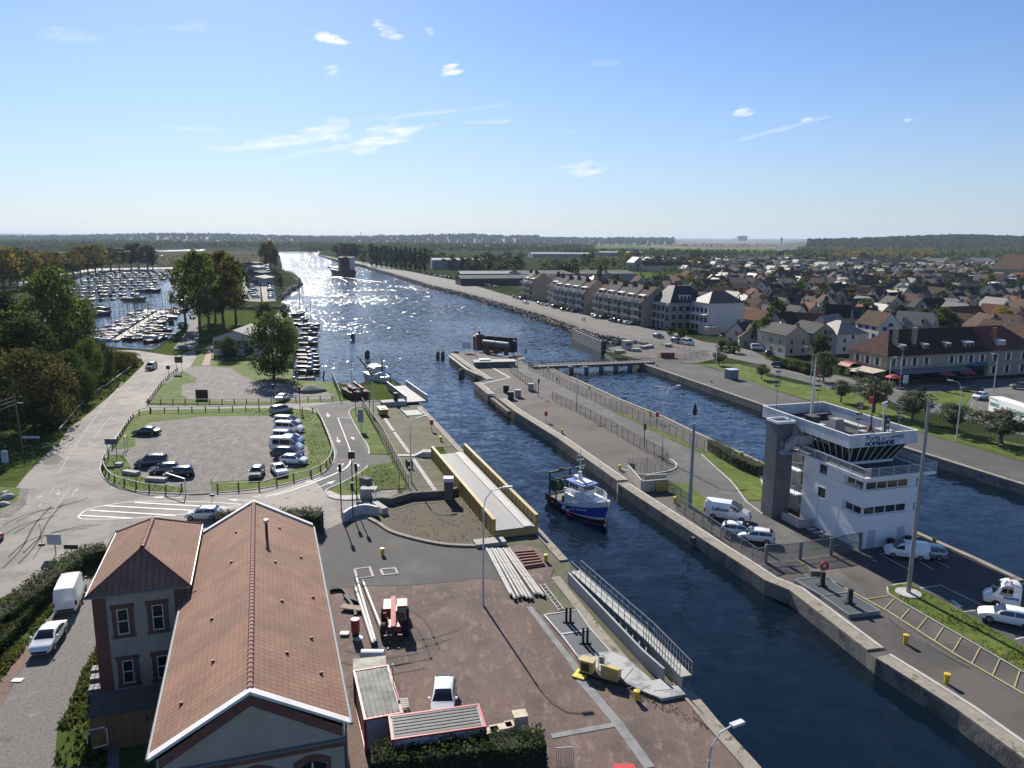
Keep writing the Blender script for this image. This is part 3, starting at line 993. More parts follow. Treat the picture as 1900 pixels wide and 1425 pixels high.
tree_px('broadleaf_tree','near','dark',8,700,552,110,'dark dense tree behind the tall green tree at the picture edge',var=1)
tree_px('broadleaf_tree','near','dark',150,690,560,75,'dark narrow tree between the tall green tree and the marina water',var=2)
tree_px('broadleaf_tree','nearbush','brown',64,800,657,145,'wide brown green domed tree over the wooden utility pole')
tree_px('broadleaf_tree','nearbush','dark',-30,790,640,120,'dark domed tree cut by the picture edge beside the utility pole',var=1)
tree_px('broadleaf_tree','near','dark',55,745,600,110,'dark tree between the tall green tree and the wide domed tree',var=3)
for i,(bx,by,ty,w,lf,lb)in enumerate([(140,745,655,50,'dark','ivy covered upright shrub next to the wide domed tree'),(172,722,630,48,'green','tall green shrub at the bend of the metal guard rail'),(196,708,640,44,'dark','dark shrub where the marina road meets the guard rail'),(120,770,690,55,'brown','low brown shrub under the wide domed tree by the rail'),(162,750,690,40,'green','small green shrub standing above the rail foot'),(222,690,652,50,'brown','dry brown scrub inside the bend of the marina road'),(243,680,655,36,'brown','last dry scrub bush before the marina road bend'),(90,790,715,60,'dark','dark shrub at the foot of the wide domed tree')]):
 tree_px('shrub','nearbush',lf,bx,by,ty,w,lb,'shrubs along the guard rail',i%2,cat='shrub')
row=[(-20,545,462,46),(8,542,463,44),(34,538,466,40),(55,535,470,36),(74,530,470,36),(92,527,471,34),(108,522,472,32),(124,519,471,30),(138,517,468,28),(150,514,462,28),(164,512,459,28),(178,510,458,28),(190,508,461,22),(20,530,468,40),(64,524,472,34),(100,518,473,30)]
for i,(bx,by,ty,w)in enumerate(row):
 lf=('autumn','yellow','green','yellow','autumn')[i%5]
 tree_px('avenue_tree','tall',lf,bx,by,ty,w*1.25,'bare stemmed tree with %s crown in the avenue behind the marina'%{'autumn':'olive brown','yellow':'yellow','green':'green'}[lf],'avenue trees behind the marina',i%3)
for i,(bx,by,ty,w)in enumerate([(206,502,462,26),(222,500,464,22),(244,500,456,24),(258,499,455,26),(274,500,457,26),(284,501,462,18)]):
 tree_px('broadleaf_tree','tall',('brown','dark')[i%2],bx,by,ty,w*1.25,'dark thin tree of the clump behind the far marina pontoons','tree clump behind the far pontoons',i%3)
pop=[(345,610,492,62,'autumn'),(372,625,476,74,'green'),(388,608,480,58,'autumn'),(415,612,478,76,'autumn'),(438,600,488,60,'green'),(400,596,484,50,'brown')]
plab=['leftmost tall poplar between the marina and the canal','broadest tall poplar at the marina bank, many grey stems','middle poplar of the marina clump','tall golden green poplar behind the white club house','rightmost poplar of the clump, beside the boat yard','brown poplar in the heart of the marina clump']
for i,(bx,by,ty,w,lf)in enumerate(pop):
 tree_px('poplar_tree','tall',lf,bx,by,ty,w*.95,plab[i],'poplars between marina and canal',i%3)
tree_px('willow_tree','nearbush','dark',508,702,590,96,'dark round willow beside the white club house',var=1)
tree_px('broadleaf_tree','near','dark',532,668,606,46,'dark tree overhanging the moored motor boats',var=2)
tree_px('broadleaf_tree','round','brown',494,610,563,42,'brown tree behind the willow on the canal bank')
tree_px('broadleaf_tree','round','green',528,596,566,22,'small tree at the mouth of the marina inlet',var=1)
tree_px('shrub','nearbush','dark',425,668,628,44,'dark bush against the wall of the white club house',cat='shrub')
tree_px('shrub','nearbush','autumn',463,664,646,22,'yellowish bush at the right end of the club house',var=1,cat='shrub')
tree_px('shrub','bush','dark',338,612,598,20,'round dark bush on the marina quay',cat='shrub')
for i,(bx,by,ty,w,lf)in enumerate([(492,500,452,24,'autumn'),(503,500,449,26,'autumn'),(511,500,462,18,'dark'),(500,497,455,22,'green')]):
 tree_px('broadleaf_tree','round',lf,bx,by,ty,w,['olive tree with tall crown at the far end of the boat yard lane','tallest tree at the canal bend beyond the boat yard','low dark tree at the water beyond the boat yard','green tree behind the pair at the canal bend'][i],'trees at the canal bend',i%2)
for i,(bx,by,ty,w)in enumerate([(511,520,503,14),(517,526,506,16),(520,534,512,18),(508,512,499,12)]):
 tree_px('shrub','bush','dark',bx,by,ty,w,'dark shrub between the boat yard lane and the canal','shrubs along the boat yard lane',0,cat='shrub')
for i,(bx,by,ty,w,lb)in enumerate([(1560,746,706,34,'thin olive tree on the lawn, first from the canal road'),(1621,766,700,58,'full olive tree in front of the striped terrace'),(1692,783,726,58,'olive tree left of the round lawn'),(1769,802,748,52,'olive tree beside the curved street lamp'),(1856,823,762,80,'broad olive tree in front of the white trailer'),(1334,678,654,24,'small tree at the junction behind the lock apron'),(1413,704,676,26,'small tree on the lawn near the grey kiosk')]):
 tree_px('olive_tree','olive','olive',bx,by,ty,w*1.12,lb,'young trees on the quay lawn',i%2)
tree_px('broadleaf_tree','near','olive',1528,708,655,46,'round grey green tree in front of the pale terrace house',var=2)
tree_px('pine_tree','round','dark',1522,668,624,36,'dark loose pine beside the cream house with white dormer')
tree_px('broadleaf_tree','near','green',1416,646,592,50,'green tree by the road right of the white villa',var=1)
tree_px('broadleaf_tree','round','dark',1440,612,560,40,'dark tree behind the white villa')
for i,(bx,by,ty,w)in enumerate([(1455,682,668,26),(1478,688,671,26),(1497,694,674,26),(1440,674,662,20),(1264,628,610,22),(1245,622,606,20),(1340,652,632,28),(1360,655,634,28),(1712,732,716,14),(1640,716,706,10),(1560,694,676,18)]):
 tree_px('shrub','bush','dark',bx,by,ty,w,['garden shrub behind the pavement left of the restaurant','garden shrub below the white villa'][4<=i<8],'front garden shrubs',i%2,cat='shrub')
k=0
for bx,by,ty,w,lf,kd,lb in([(1042+7*i,522+i*.7,489+i*.5,12,'cypress','poplar','dense poplar of the short row behind the apartment houses')for i in range(5)]+[(1113,527,490,12,'cypress','poplar','left one of two separate poplars on the green field'),(1124,524,492,9,'cypress','poplar','right one of two separate poplars on the green field')]+[(690+9*i,494+1.0*i,457+.4*i,13,'cypress','poplar','tall poplar of the long row along the right canal bank')for i in range(12)]):
 tree_px('poplar_tree',kd,lf,bx,by,ty,w,lb,lb.replace('dense poplar of the','poplars of the'),k%2)
 k+=1
rng=random.Random(11)
for i in range(60):
 t=i/59
 bx=628+t*330+rng.uniform(-8,8)
 by=480+t*26+rng.uniform(-8,6)
 if 612<bx<662:
  by=478
 hpx=rng.uniform(15,27)
 lf=rng.choice(['dark','dark','green','brown','cypress'])
 tree_px('broadleaf_tree','far',lf,bx,by,by-hpx,hpx*rng.uniform(.9,1.4),'%s tree in the belt beyond the right canal bank'%{'dark':'dark','green':'mid green','brown':'brownish','cypress':'deep green'}[lf],'tree belt beyond the right bank',i%3)
for i in range(46):
 bx=rng.uniform(880,1340)
 by=rng.uniform(480,500)if bx>1040 else rng.uniform(478,512)
 hpx=rng.uniform(11,22)
 lf=rng.choice(['dark','green','brown','dark','yellow'])
 tree_px('broadleaf_tree','far',lf,bx,by,by-hpx,hpx*rng.uniform(.9,1.5),'%s tree around the green field beyond the apartment houses'%{'dark':'dark','green':'mid green','brown':'brownish','yellow':'yellow'}[lf],'trees around the green field',i%3)
def hedge(name,line,w,h,label,leaf='hedge',dens=150,size=.17,seed=0):
 rng=random.Random(seed)
 mb=MB()
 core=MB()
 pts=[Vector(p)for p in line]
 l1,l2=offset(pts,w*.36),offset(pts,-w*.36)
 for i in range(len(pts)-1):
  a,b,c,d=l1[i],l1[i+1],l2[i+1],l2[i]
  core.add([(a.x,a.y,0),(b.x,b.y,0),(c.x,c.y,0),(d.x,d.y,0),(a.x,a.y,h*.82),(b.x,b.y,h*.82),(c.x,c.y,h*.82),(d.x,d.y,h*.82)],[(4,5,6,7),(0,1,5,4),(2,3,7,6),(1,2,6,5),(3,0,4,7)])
  L=(pts[i+1]-pts[i]).length
  t=(pts[i+1]-pts[i]).normalized()
  s=Vector((-t.y,t.x,0))
  n=int(L*dens)
  for _ in range(n):
   u=rng.uniform(0,L)
   if rng.random()<.5:
    p=pts[i]+t*u+s*rng.uniform(-w/2,w/2)+Vector((0,0,h*(.8+.22*rng.random()**1.5+.05*math.sin(u*1.7))))
   else:
    sd=rng.choice((-1,1))
    p=pts[i]+t*u+s*sd*w*rng.uniform(.34,.52)+Vector((0,0,rng.uniform(0,h)))
   leaf_quads(mb,rng,p,2,.14,size)
 o=mb.build(name,LEAF[leaf],None,fix=False)
 tag(o,label,'hedge')
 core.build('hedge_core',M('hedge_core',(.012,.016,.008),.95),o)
 return o
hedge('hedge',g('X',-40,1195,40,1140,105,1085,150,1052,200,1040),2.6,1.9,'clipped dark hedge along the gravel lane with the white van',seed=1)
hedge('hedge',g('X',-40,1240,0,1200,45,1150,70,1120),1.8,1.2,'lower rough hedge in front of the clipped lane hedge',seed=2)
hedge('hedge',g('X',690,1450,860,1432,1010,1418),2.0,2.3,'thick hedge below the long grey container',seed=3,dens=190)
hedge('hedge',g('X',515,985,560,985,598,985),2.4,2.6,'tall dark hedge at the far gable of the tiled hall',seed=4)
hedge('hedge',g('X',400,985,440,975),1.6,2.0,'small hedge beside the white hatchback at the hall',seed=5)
hedge('hedge',g('G',1500,455,1600,520,1700,580,1870,650),1.8,1.9,'pale leaved hedge along the island quay beside the tower',leaf='olive',seed=6,dens=120)
hedge('hedge',g('D',120,1040,250,1070,340,1095),1.6,1.0,'dark low hedge between road and gardens',leaf='dark',seed=7,dens=60,size=.3)
def woods(name,area,n,hmin,hmax,size,leaf,seed,ground=0.0):
 rng=random.Random(seed)
 mb=MB()
 for _ in range(n):
  b=area(rng)
  b=P(*b)if len(b)==2 else b
  h=rng.uniform(hmin,hmax)
  cz=h*.55
  r=h*.5
  for _ in range(11):
   th,u=rng.uniform(0,6.28),rng.uniform(-1,1)
   hh=math.sqrt(1-u*u)
   p=b+Vector((math.cos(th)*hh*r,math.sin(th)*hh*r,cz+u*h*.5))
   a=Vector((rng.gauss(0,1),rng.gauss(0,1),rng.gauss(0,.7))).normalized()
   c=a.cross(Vector((rng.gauss(0,1),rng.gauss(0,1),rng.gauss(0,1)))).normalized()
   s=size*rng.uniform(.6,1.2)*h/12
   mb.add([p-a*s,p+c*s*.8,p+a*s,p-c*s*.8],[(0,1,2,3)])
 o=mb.build(name,LEAF[leaf],None,fix=False)
 o['kind']='stuff'
 return o
woods('far_woods',lambda r:(r.uniform(-120,620),r.uniform(446,460)),2600,10,16,4.2,'dark',21)
woods('far_woods',lambda r:(r.uniform(560,1100),r.uniform(449,466)),2400,9,15,4.2,'dark',22)
woods('far_woods',lambda r:(r.uniform(1480,2000),r.uniform(459,478)),2400,9,15,4.0,'dark',23)
woods('far_woods',lambda r:(r.uniform(1040,1500),r.choice((452.5,456,470,474))+r.uniform(-1,1.5)),650,6,11,4,'dark',24)
woods('far_woods',lambda r:(r.uniform(1540,1740),r.uniform(468,480)),500,9,14,4.0,'autumn',25)
woods('marsh_scrub',lambda r:(r.uniform(180,500),r.uniform(474,495)),300,1.5,3.5,4.0,'brown',26)
woods('garden_greenery',lambda r:(r.uniform(1000,1960),486+46*r.random()**1.6),480,3,6,4.0,'green',51)
woods('garden_greenery',lambda r:(r.uniform(1000,1960),484+30*r.random()**1.6),520,3,7,4.0,'dark',52)
woods('far_woods',lambda r:(r.uniform(-60,160),r.uniform(461,466)),350,6,10,4,'dark',27)
def ridge(name,samples,Y,depth,m):
 mb=MB()
 crest=[PY(x,y,Y)for x,y in samples]
 n=len(crest)
 rows=[]
 for t in(-1,-.6,-.25,0,.3,1):
  rows.append([Vector((c.x*(Y+t*depth)/Y,Y+t*depth,max(-2,c.z*(1-abs(t)**1.6)-(2 if abs(t)==1 else 0))))for c in crest])
 mb.loft(rows,closed=False,caps=False)
 return struct(name,mb,m,smooth='all')
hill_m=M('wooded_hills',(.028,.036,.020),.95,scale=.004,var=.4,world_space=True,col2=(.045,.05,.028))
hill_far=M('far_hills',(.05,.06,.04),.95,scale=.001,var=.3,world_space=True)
rr=random.Random(5)
def on_ridge(x,crest,Y0,depth,Y):
 c=PY(x,crest,Y0)
 return Vector((c.x*Y/Y0,Y,max(0,c.z*(1-abs((Y-Y0)/depth)**1.6)-1.5)))
woods('hill_woods',lambda r:(lambda x:on_ridge(x,449.5-8.5*math.exp(-((x-1790)/170)**2),3300,700,r.uniform(2640,3320)))(r.uniform(1500,2000)),3000,9,15,5.0,'dark',43)
woods('hill_woods',lambda r:(lambda x:on_ridge(x,437.5+x*.0021+2.5*math.sin(x*.011+1)*(x<900)+(4 if x>1000 else 0),6500,1700,r.uniform(4900,6520)))(r.uniform(-150,1250)),3200,11,18,6.5,'dark',44)
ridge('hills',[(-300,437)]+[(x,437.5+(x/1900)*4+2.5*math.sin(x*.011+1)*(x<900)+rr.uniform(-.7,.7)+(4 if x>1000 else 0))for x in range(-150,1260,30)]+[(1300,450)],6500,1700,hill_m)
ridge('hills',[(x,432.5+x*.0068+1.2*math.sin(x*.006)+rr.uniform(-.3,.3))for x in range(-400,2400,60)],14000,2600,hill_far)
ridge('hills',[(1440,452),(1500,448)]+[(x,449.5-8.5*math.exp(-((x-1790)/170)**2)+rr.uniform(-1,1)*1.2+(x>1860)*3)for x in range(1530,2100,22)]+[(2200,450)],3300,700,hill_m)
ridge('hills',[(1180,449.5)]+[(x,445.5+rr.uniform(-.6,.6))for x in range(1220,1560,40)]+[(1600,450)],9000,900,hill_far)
# ---- vehicles
glass_dark=M('car_glass',(.012,.014,.016),.06,.1,spec=.8)
tyre_m=M('tyre',(.016,.016,.017),.85)
rim_m=M('rim',(.32,.32,.33),.35,metal=.8)
lamp_m=M('headlamp',(.65,.66,.68),.1,spec=.8)
red_m=M('rear_lamp',(.32,.012,.01),.2,spec=.7)
trim_m=M('black_trim',(.02,.02,.021),.6)
plate_m=M('number_plate',(.6,.6,.58),.5)
PAINT={}
def paint(name,col,rough=.22,metal=0.0):
 if name not in PAINT:
  PAINT[name]=M('car_paint_'+name,col,rough,.04,spec=.7,metal=metal)
  b=PAINT[name].node_tree.nodes['Principled BSDF']
  b.inputs['Coat Weight'].default_value=.6
  b.inputs['Coat Roughness'].default_value=.05
 return PAINT[name]
for nm,c in dict(white=(.78,.78,.77),silver=(.36,.37,.38),grey=(.13,.135,.14),black=(.014,.014,.016),navy=(.02,.03,.07),blue=(.05,.17,.34),red=(.33,.02,.02),teal=(.06,.12,.14),beige=(.30,.27,.22)).items():
 paint(nm,c,.25 if nm in('white','red')else.3,.5 if nm in('silver','grey','teal')else 0)
PROFILES={'hatch':dict(L=4.1,W=1.76,H=1.48,wb=2.5,gl=(-1.95,1.05),secs=[(-2.05,.55,.80,.78),(-1.98,.88,1.02,.84),(-1.75,.95,1.32,.86),(-1.35,.95,1.45,.87),(-.6,.93,1.48,.88),(.2,.92,1.46,.88),(.55,.92,1.33,.88),(1.12,.92,.96,.86),(1.65,.80,.83,.83),(1.95,.66,.70,.74),(2.05,.45,.50,.62)]),'sedan':dict(L=4.6,W=1.8,H=1.43,wb=2.8,gl=(-1.6,1.1),secs=[(-2.3,.55,.62,.74),(-2.22,.86,.92,.80),(-1.75,.95,1.0,.85),(-1.55,.95,1.05,.86),(-.95,.94,1.36,.87),(-.4,.93,1.43,.88),(.25,.92,1.40,.88),(.6,.92,1.27,.88),(1.15,.90,.94,.87),(1.75,.80,.83,.84),(2.2,.64,.68,.74),(2.3,.45,.5,.62)]),'estate':dict(L=4.7,W=1.82,H=1.5,wb=2.8,gl=(-2.25,1.05),secs=[(-2.35,.55,.75,.78),(-2.28,.92,1.0,.84),(-2.05,.96,1.36,.86),(-1.6,.95,1.46,.87),(-.6,.94,1.5,.88),(.2,.93,1.47,.89),(.55,.92,1.34,.89),(1.15,.92,.96,.87),(1.8,.80,.83,.84),(2.25,.64,.68,.74),(2.35,.45,.5,.62)]),'mpv':dict(L=4.6,W=1.85,H=1.75,wb=2.75,gl=(-2.2,1.25),secs=[(-2.3,.55,.9,.80),(-2.25,.98,1.2,.88),(-2.05,1.02,1.62,.89),(-1.6,1.02,1.74,.9),(-.5,1.02,1.76,.91),(.3,1.02,1.72,.91),(.7,1.02,1.56,.91),(1.35,1.0,1.06,.89),(1.85,.88,.92,.85),(2.2,.68,.74,.76),(2.3,.45,.52,.64)]),'van':dict(L=5.0,W=1.95,H=1.97,wb=3.1,gl=(.35,1.5),secs=[(-2.5,.5,1.75,.90),(-2.46,.9,1.93,.95),(-2.2,1.1,1.97,.97),(-1.0,1.12,1.98,.97),(.3,1.12,1.96,.97),(.75,1.12,1.86,.97),(1.55,1.1,1.18,.95),(2.05,.95,1.0,.90),(2.4,.7,.76,.80),(2.5,.45,.55,.68)]),'bigvan':dict(L=5.6,W=2.0,H=2.5,wb=3.4,gl=(1.0,2.0),secs=[(-2.8,.5,2.3,.94),(-2.76,.9,2.46,.98),(-2.5,1.2,2.5,1.0),(-1.0,
1.22,2.52,1.0),(.9,1.22,2.48,1.0),(1.35,1.22,2.25,.99),(2.0,1.15,1.28,.97),(2.4,.98,1.04,.92),(2.72,.7,.78,.82),(2.8,.45,.55,.7)]),}
def car(kind,paint_name,label,windows='full',cat='car',name=None):
 p=PROFILES[kind]
 t=thing(name or{'van':'van','bigvan':'van'}.get(kind,'car'),label,cat)
 z0=.24
 secs=[]
 for x,zb,zr,hw in p['secs']:
  gh=max(zr-zb,.02)
  inn=min(.24,.34*gh)if kind not in('van','bigvan')else min(.13,.12*gh)
  ring=[]
  for s in(1,-1):
   side=[(hw*.88,z0),(hw*.99,z0+.18),(hw,(z0+zb)/2+.08),(hw*.975,zb-.03),(hw*.955,zb),(hw-inn*.85-.02,zb+gh*.78),(hw-inn-.10,zb+gh*.97),(hw*.35,zb+gh)]
   if s==1:
    ring+=[(x,a,z)for a,z in side]
   else:
    ring+=[(x,-a,z)for a,z in reversed(side)]
  secs.append(ring)
 b=MB()
 b.loft(secs)
 body=b.build('body',paint(paint_name,None),t,smooth='all')
 body.data.set_sharp_from_angle(angle=R(50))
 gm=MB()
 def at(x):
  sc=p['secs']
  for i in range(len(sc)-1):
   if sc[i][0]<=x<=sc[i+1][0]:
    u=(x-sc[i][0])/(sc[i+1][0]-sc[i][0])
    return[sc[i][j]+(sc[i+1][j]-sc[i][j])*u for j in(1,2,3)]
  return sc[-1][1:]
 def flank(x,k,s,o=.012):
  zb,zr,hw=at(x)
  gh=max(zr-zb,.02)
  inn=min(.24,.34*gh)if kind not in('van','bigvan')else min(.13,.12*gh)
  y=hw*.955+(hw-inn*.85-.02-hw*.955)*(k/.78)
  return(x,s*(y+o),zb+gh*k)
 x0,x1=p['gl']
 if kind in('van','bigvan'):
  panes=[(x0,x1-.28)]
  if windows=='full':
   panes+=[(-2.2,-1.0),(-.92,x0-.1)]
 else:
  panes=[(x0+.25,x0+.85),(x0+.9,(x0+x1)/2+.12),((x0+x1)/2+.2,x1-.28)]
 for s in(1,-1):
  gm=MB()
  for a,c in panes:
   n=4
   for i in range(n):
    xa,xb=a+(c-a)*i/n,a+(c-a)*(i+1)/n
    gm.quad(flank(xa,.06,s),flank(xb,.06,s),flank(xb,.74,s),flank(xa,.74,s))
  gm.build('side_windows',glass_dark,t)
 sc=p['secs']
 idx=[i for i in range(len(sc)-1)if sc[i][0]<x1+.12 and(sc[i][2]-sc[i][1])>.18 and sc[i+1][2]<sc[i][2]-.05 and sc[i][0]>0]
 wm_=MB()
 ws=[i for i in idx]
 if ws:
  a,e=ws[0],ws[-1]+1
  A_,B_=sc[a],sc[e]
  def top(sx,hw,u):
   return
  steps=[sc[i]for i in range(a,e+1)]
  for i in range(len(steps)-1):
   s0,s1=steps[i],steps[i+1]
   f0=.06 if i==0 else 0
   l0,l1=s0[0]+(s1[0]-s0[0])*f0,s1[0]-(.05 if i==len(steps)-2 else 0)
   za=s0[2]+(s1[2]-s0[2])*f0
   zb_=s1[2]+(.02 if i==len(steps)-2 else 0)
   wa,wb=(s0[3]-.30,s1[3]-.10)if i==len(steps)-2 else(s0[3]-.30,s1[3]-.26)
   wm_.quad((l0+.02,-wa,za+.012),(l1+.02,-wb,zb_+.012),(l1+.02,wb,zb_+.012),(l0+.02,wa,za+.012))
  wm_.build('windscreen',glass_dark,t)
 if windows!='panel':
  r_=[i for i in range(len(sc)-1)if sc[i][0]<-.5 and sc[i+1][2]>sc[i][2]+.12 and sc[i+1][2]-sc[i+1][1]>.2]
  if r_:
   s0,s1=sc[r_[-1]],sc[r_[-1]+1]
   rm=MB()
   rm.quad((s0[0]-.01,-s0[3]+.16,s0[2]+.03),(s0[0]-.01,s0[3]-.16,s0[2]+.03),(s1[0]-.03,s1[3]-.28,s1[2]-.02),(s1[0]-.03,-s1[3]+.28,s1[2]-.02))
   rm.build('rear_window',glass_dark,t)
 fx=sc[-2][0]
 hl=sc[-3]
 rl=sc[1]
 for s in(1,-1):
  m=MB()
  m.box(hl[0]+.08,s*(hl[3]-.17),hl[1]-.22,.34,.34,.15,rz=-s*.3)
  m.build('headlight',lamp_m,t)
  m=MB()
  m.box(rl[0]+.02,s*(rl[3]-.07),rl[1]-.22 if kind not in('van','bigvan')else.75,.14,.2,.24 if kind not in('van','bigvan')else.45)
  m.build('rear_light',red_m,t)
  m=MB()
  m.box(x1-.25,s*(sc[6][3]+.1),1.0 if kind not in('van','bigvan')else 1.25,.12,.18,.14 if kind not in('van','bigvan')else.28)
  m.build('wing_mirror',paint(paint_name,None)if kind not in('van','bigvan')else trim_m,t)
 tr=MB()
 tr.box(sc[-1][0]-.04,0,.28,.16,1.15,.22)
 tr.box(sc[0][0]+.02,0,.28,.12,1.35,.2)
 tr.build('bumper',trim_m,t)
 pm=MB()
 pm.box(sc[0][0]-.035,0,.62,.02,.5,.11)
 pm.build('number_plate',plate_m,t)
 wb=p['wb']
 for fx in(wb/2+.05,-wb/2+.05):
  for s in(1,-1):
   w=MB()
   y=s*(p['W']/2-.09)
   w.tube([(fx,y-.11,.32),(fx,y-.1,.32),(fx,y+.1,.32),(fx,y+.11,.32)],[.27,.325,.325,.27],16)
   wo=w.build('wheel',tyre_m,t,smooth=True)
   rm=MB()
   rm.tube([(fx,y+s*.10,.32),(fx,y+s*.118,.32)],[.205,.19],12)
   rm.build('rim',rim_m,wo)
 return t
CARS={}
def put_car(kind,col,px,py,heading,label,group=None,windows='full',scale=1.0,cat=None,pos=None):
 cat=cat or('van' if 'van' in kind else 'car')
 key=(kind,windows)
 loc=(pos if pos is not None else P(px,py))+Vector((0,0,.19 if pos is None else 0))
 if key not in CARS:
  t=car(kind,col,label,windows,cat)
  CARS[key]=t
  t.location=loc
  t.rotation_euler=(0,0,R(90-heading))
  if group:
   t['group']=group
 else:
  t=dup(CARS[key],loc,R(90-heading),label,group)
  t['category']=cat
 for ch in t.children:
  if ch.name.split('.')[0]in('body',)or(ch.name.startswith('wing_mirror')and 'van' not in kind):
   ch.material_slots[0].link='OBJECT'
   ch.material_slots[0].material=paint(col,None)
 t.scale=(scale,)*3
 return t
G_='cars in the gravel car park'
put_car('sedan','black',272,808,-92,'black saloon parked alone at the upper left of the gravel car park',G_)
put_car('mpv','navy',281,866,-103,'dark blue people carrier, topmost of three dark cars side by side',G_)
put_car('hatch','grey',306,879,-112,'grey car between the blue people carrier and the silver topped car',G_)
put_car('hatch','black',333,886,-108,'dark hatchback behind the white height barrier, lowest of three',G_)
put_car('hatch','grey',477,886,172,'dark green grey hatchback facing the wooden rail by the park exit',G_)
put_car('sedan','white',518,880,150,'white saloon parked slanting at the wooden rail',G_)
put_car('hatch','white',546,862,96,'white hatchback, lowest of the parked column of vans',G_)
put_car('mpv','black',536,851,96,'black car squeezed between the white minibus and the hatchback',G_)
put_car('bigvan','white',533,838,96,'tall white high roofed minibus in the parked column',G_,scale=.93)
put_car('hatch','blue',542,824,96,'blue car showing only its bonnet behind the tall minibus',G_)
put_car('van','white',532,818,96,'white van with a blue side above the tall minibus',G_,scale=.88)
put_car('van','white',538,803,97,'long white minibus with dark side windows in the parked column',G_)
put_car('van','white',535,791,97,'white minibus just below the people carrier on the grass',G_,scale=.95)
put_car('mpv','silver',523,768,40,'silver people carrier parked on the grass above the minibuses',G_)
put_car('sedan','white',525,743,8,'white saloon in the upper lot behind the wooden rail')
put_car('hatch','white',378,964,-95,'white hatchback driving over the striped road marking')
put_car('mpv','beige',281,686,172,'dusty minivan driving on the marina road',scale=1.05)
put_car('sedan','white',92,1197,167,'white saloon with dark windscreen on the gravel lane')
put_car('bigvan','white',133,1118,-20,'tall white panel van parked in the shade on the gravel lane',windows='panel')
put_car('hatch','white',823,1312,178,'white hatchback behind the long grey container')
lv=put_car('van','white',1350,964,113,'white delivery van with black lettering on its side',windows='panel',scale=1.1)
put_car('hatch','white',1372,995,109,'white hatchback just below the lettered delivery van')
put_car('hatch','white',1402,1006,-72,'white hatchback nearest the island fence gate')
put_car('van','white',1680,1035,-73,'white small panel van in the shade of the control tower',windows='panel',scale=.88)
put_car('hatch','silver',1716,1036,-73,'silver hatchback half hidden behind the small panel van')
put_car('estate','white',1868,1158,-62,'white estate car with roof rails beside the breakdown truck')
put_car('sedan','black',1802,727,-72,'black saloon leaving the roundabout in front of the restaurant')
put_car('hatch','white',1818,741,-122,'white hatchback behind the white trailer on the roundabout')
put_car('hatch','grey',1892,722,-75,'grey car at the picture edge past the roundabout')
put_car('estate','navy',1222,628,150,'dark car driving on the canal road past the apartment house')
put_car('mpv','grey',1256,637,150,'dark car parked in front of the white villa')
put_car('van','white',1276,640,150,'white van parked in front of the white villa')
put_car('hatch','white',976,564,150,'small white car driving on the canal road')
put_car('van','white',1408,650,98,'white van parked at the junction left of the garden wall')
put_car('hatch','black',1432,660,98,'black car next to the white van at the junction')
put_car('hatch','navy',1446,682,118,'dark car on the road beside the garden hedge')
n_=['white','silver','grey','black','navy','white','red']
rc=random.Random(3)
for i,(x,y)in enumerate([(957,553),(963,555),(970,557),(1004,565),(1009,567),(1019,568),(1031,572),(1048,577),(1058,578),(1066,580),(1105,589),(1110,591),(1120,592),(1138,597),(1146,598),(1155,600),(1165,602),(1175,603),(1184,603)]):
 c=('grey','black','navy','grey','white','silver')[i%6]
 put_car(('hatch','sedan','mpv','estate')[i%4],c,x,y,60,'%s car parked nose in before the apartment houses'%{'navy':'dark blue'}.get(c,c),'cars parked before the apartment houses')
for i in range(30):
 t=i/29
 if i<15:
  x,y=505-8*(t*2),555-62*(t*2)
 else:
  x,y=476-10*rc.random(),556-62*(t*2-1)
 c=rc.choice(n_)
 put_car(rc.choice(['hatch','mpv','van','estate']),c,x+rc.uniform(-1,1),y,85,'%s vehicle parked along the boat yard lane'%c,'cars along the boat yard lane')
for i in range(16):
 t=i/15
 x,y=780+130*t+rc.uniform(-3,3),514+24*t+rc.uniform(-1.5,1)
 c=rc.choice(n_)
 put_car(rc.choice(['hatch','mpv','sedan']),c,x+12,y-5,60,'%s car parked by the low sheds on the right bank'%c,'cars by the low sheds')
for(x,y,c)in[(492,500,'red'),(491,530,'white'),(491,509,'white')]:
 put_car('van',c,x,y,8,'%s van standing on the boat yard lane'%c,'vans on the boat yard lane')
ink=M('ink_black',(.012,.012,.014),.5)
me=text_mesh('Lafosse',.62,.004,bold=.012,align='CENTER')
place_text('lettering',me,ink,lv,(-.75,-.985,1.05),(1,0,0),(0,0.06,1))
me=text_mesh('RESTAURATION',.1,.004,align='CENTER')
dm=MB()
dm.box(-2.47,0,1.3,.06,.9,.35)
dm.build('rear_panel',M('red_panel',(.5,.05,.06),.4),lv)
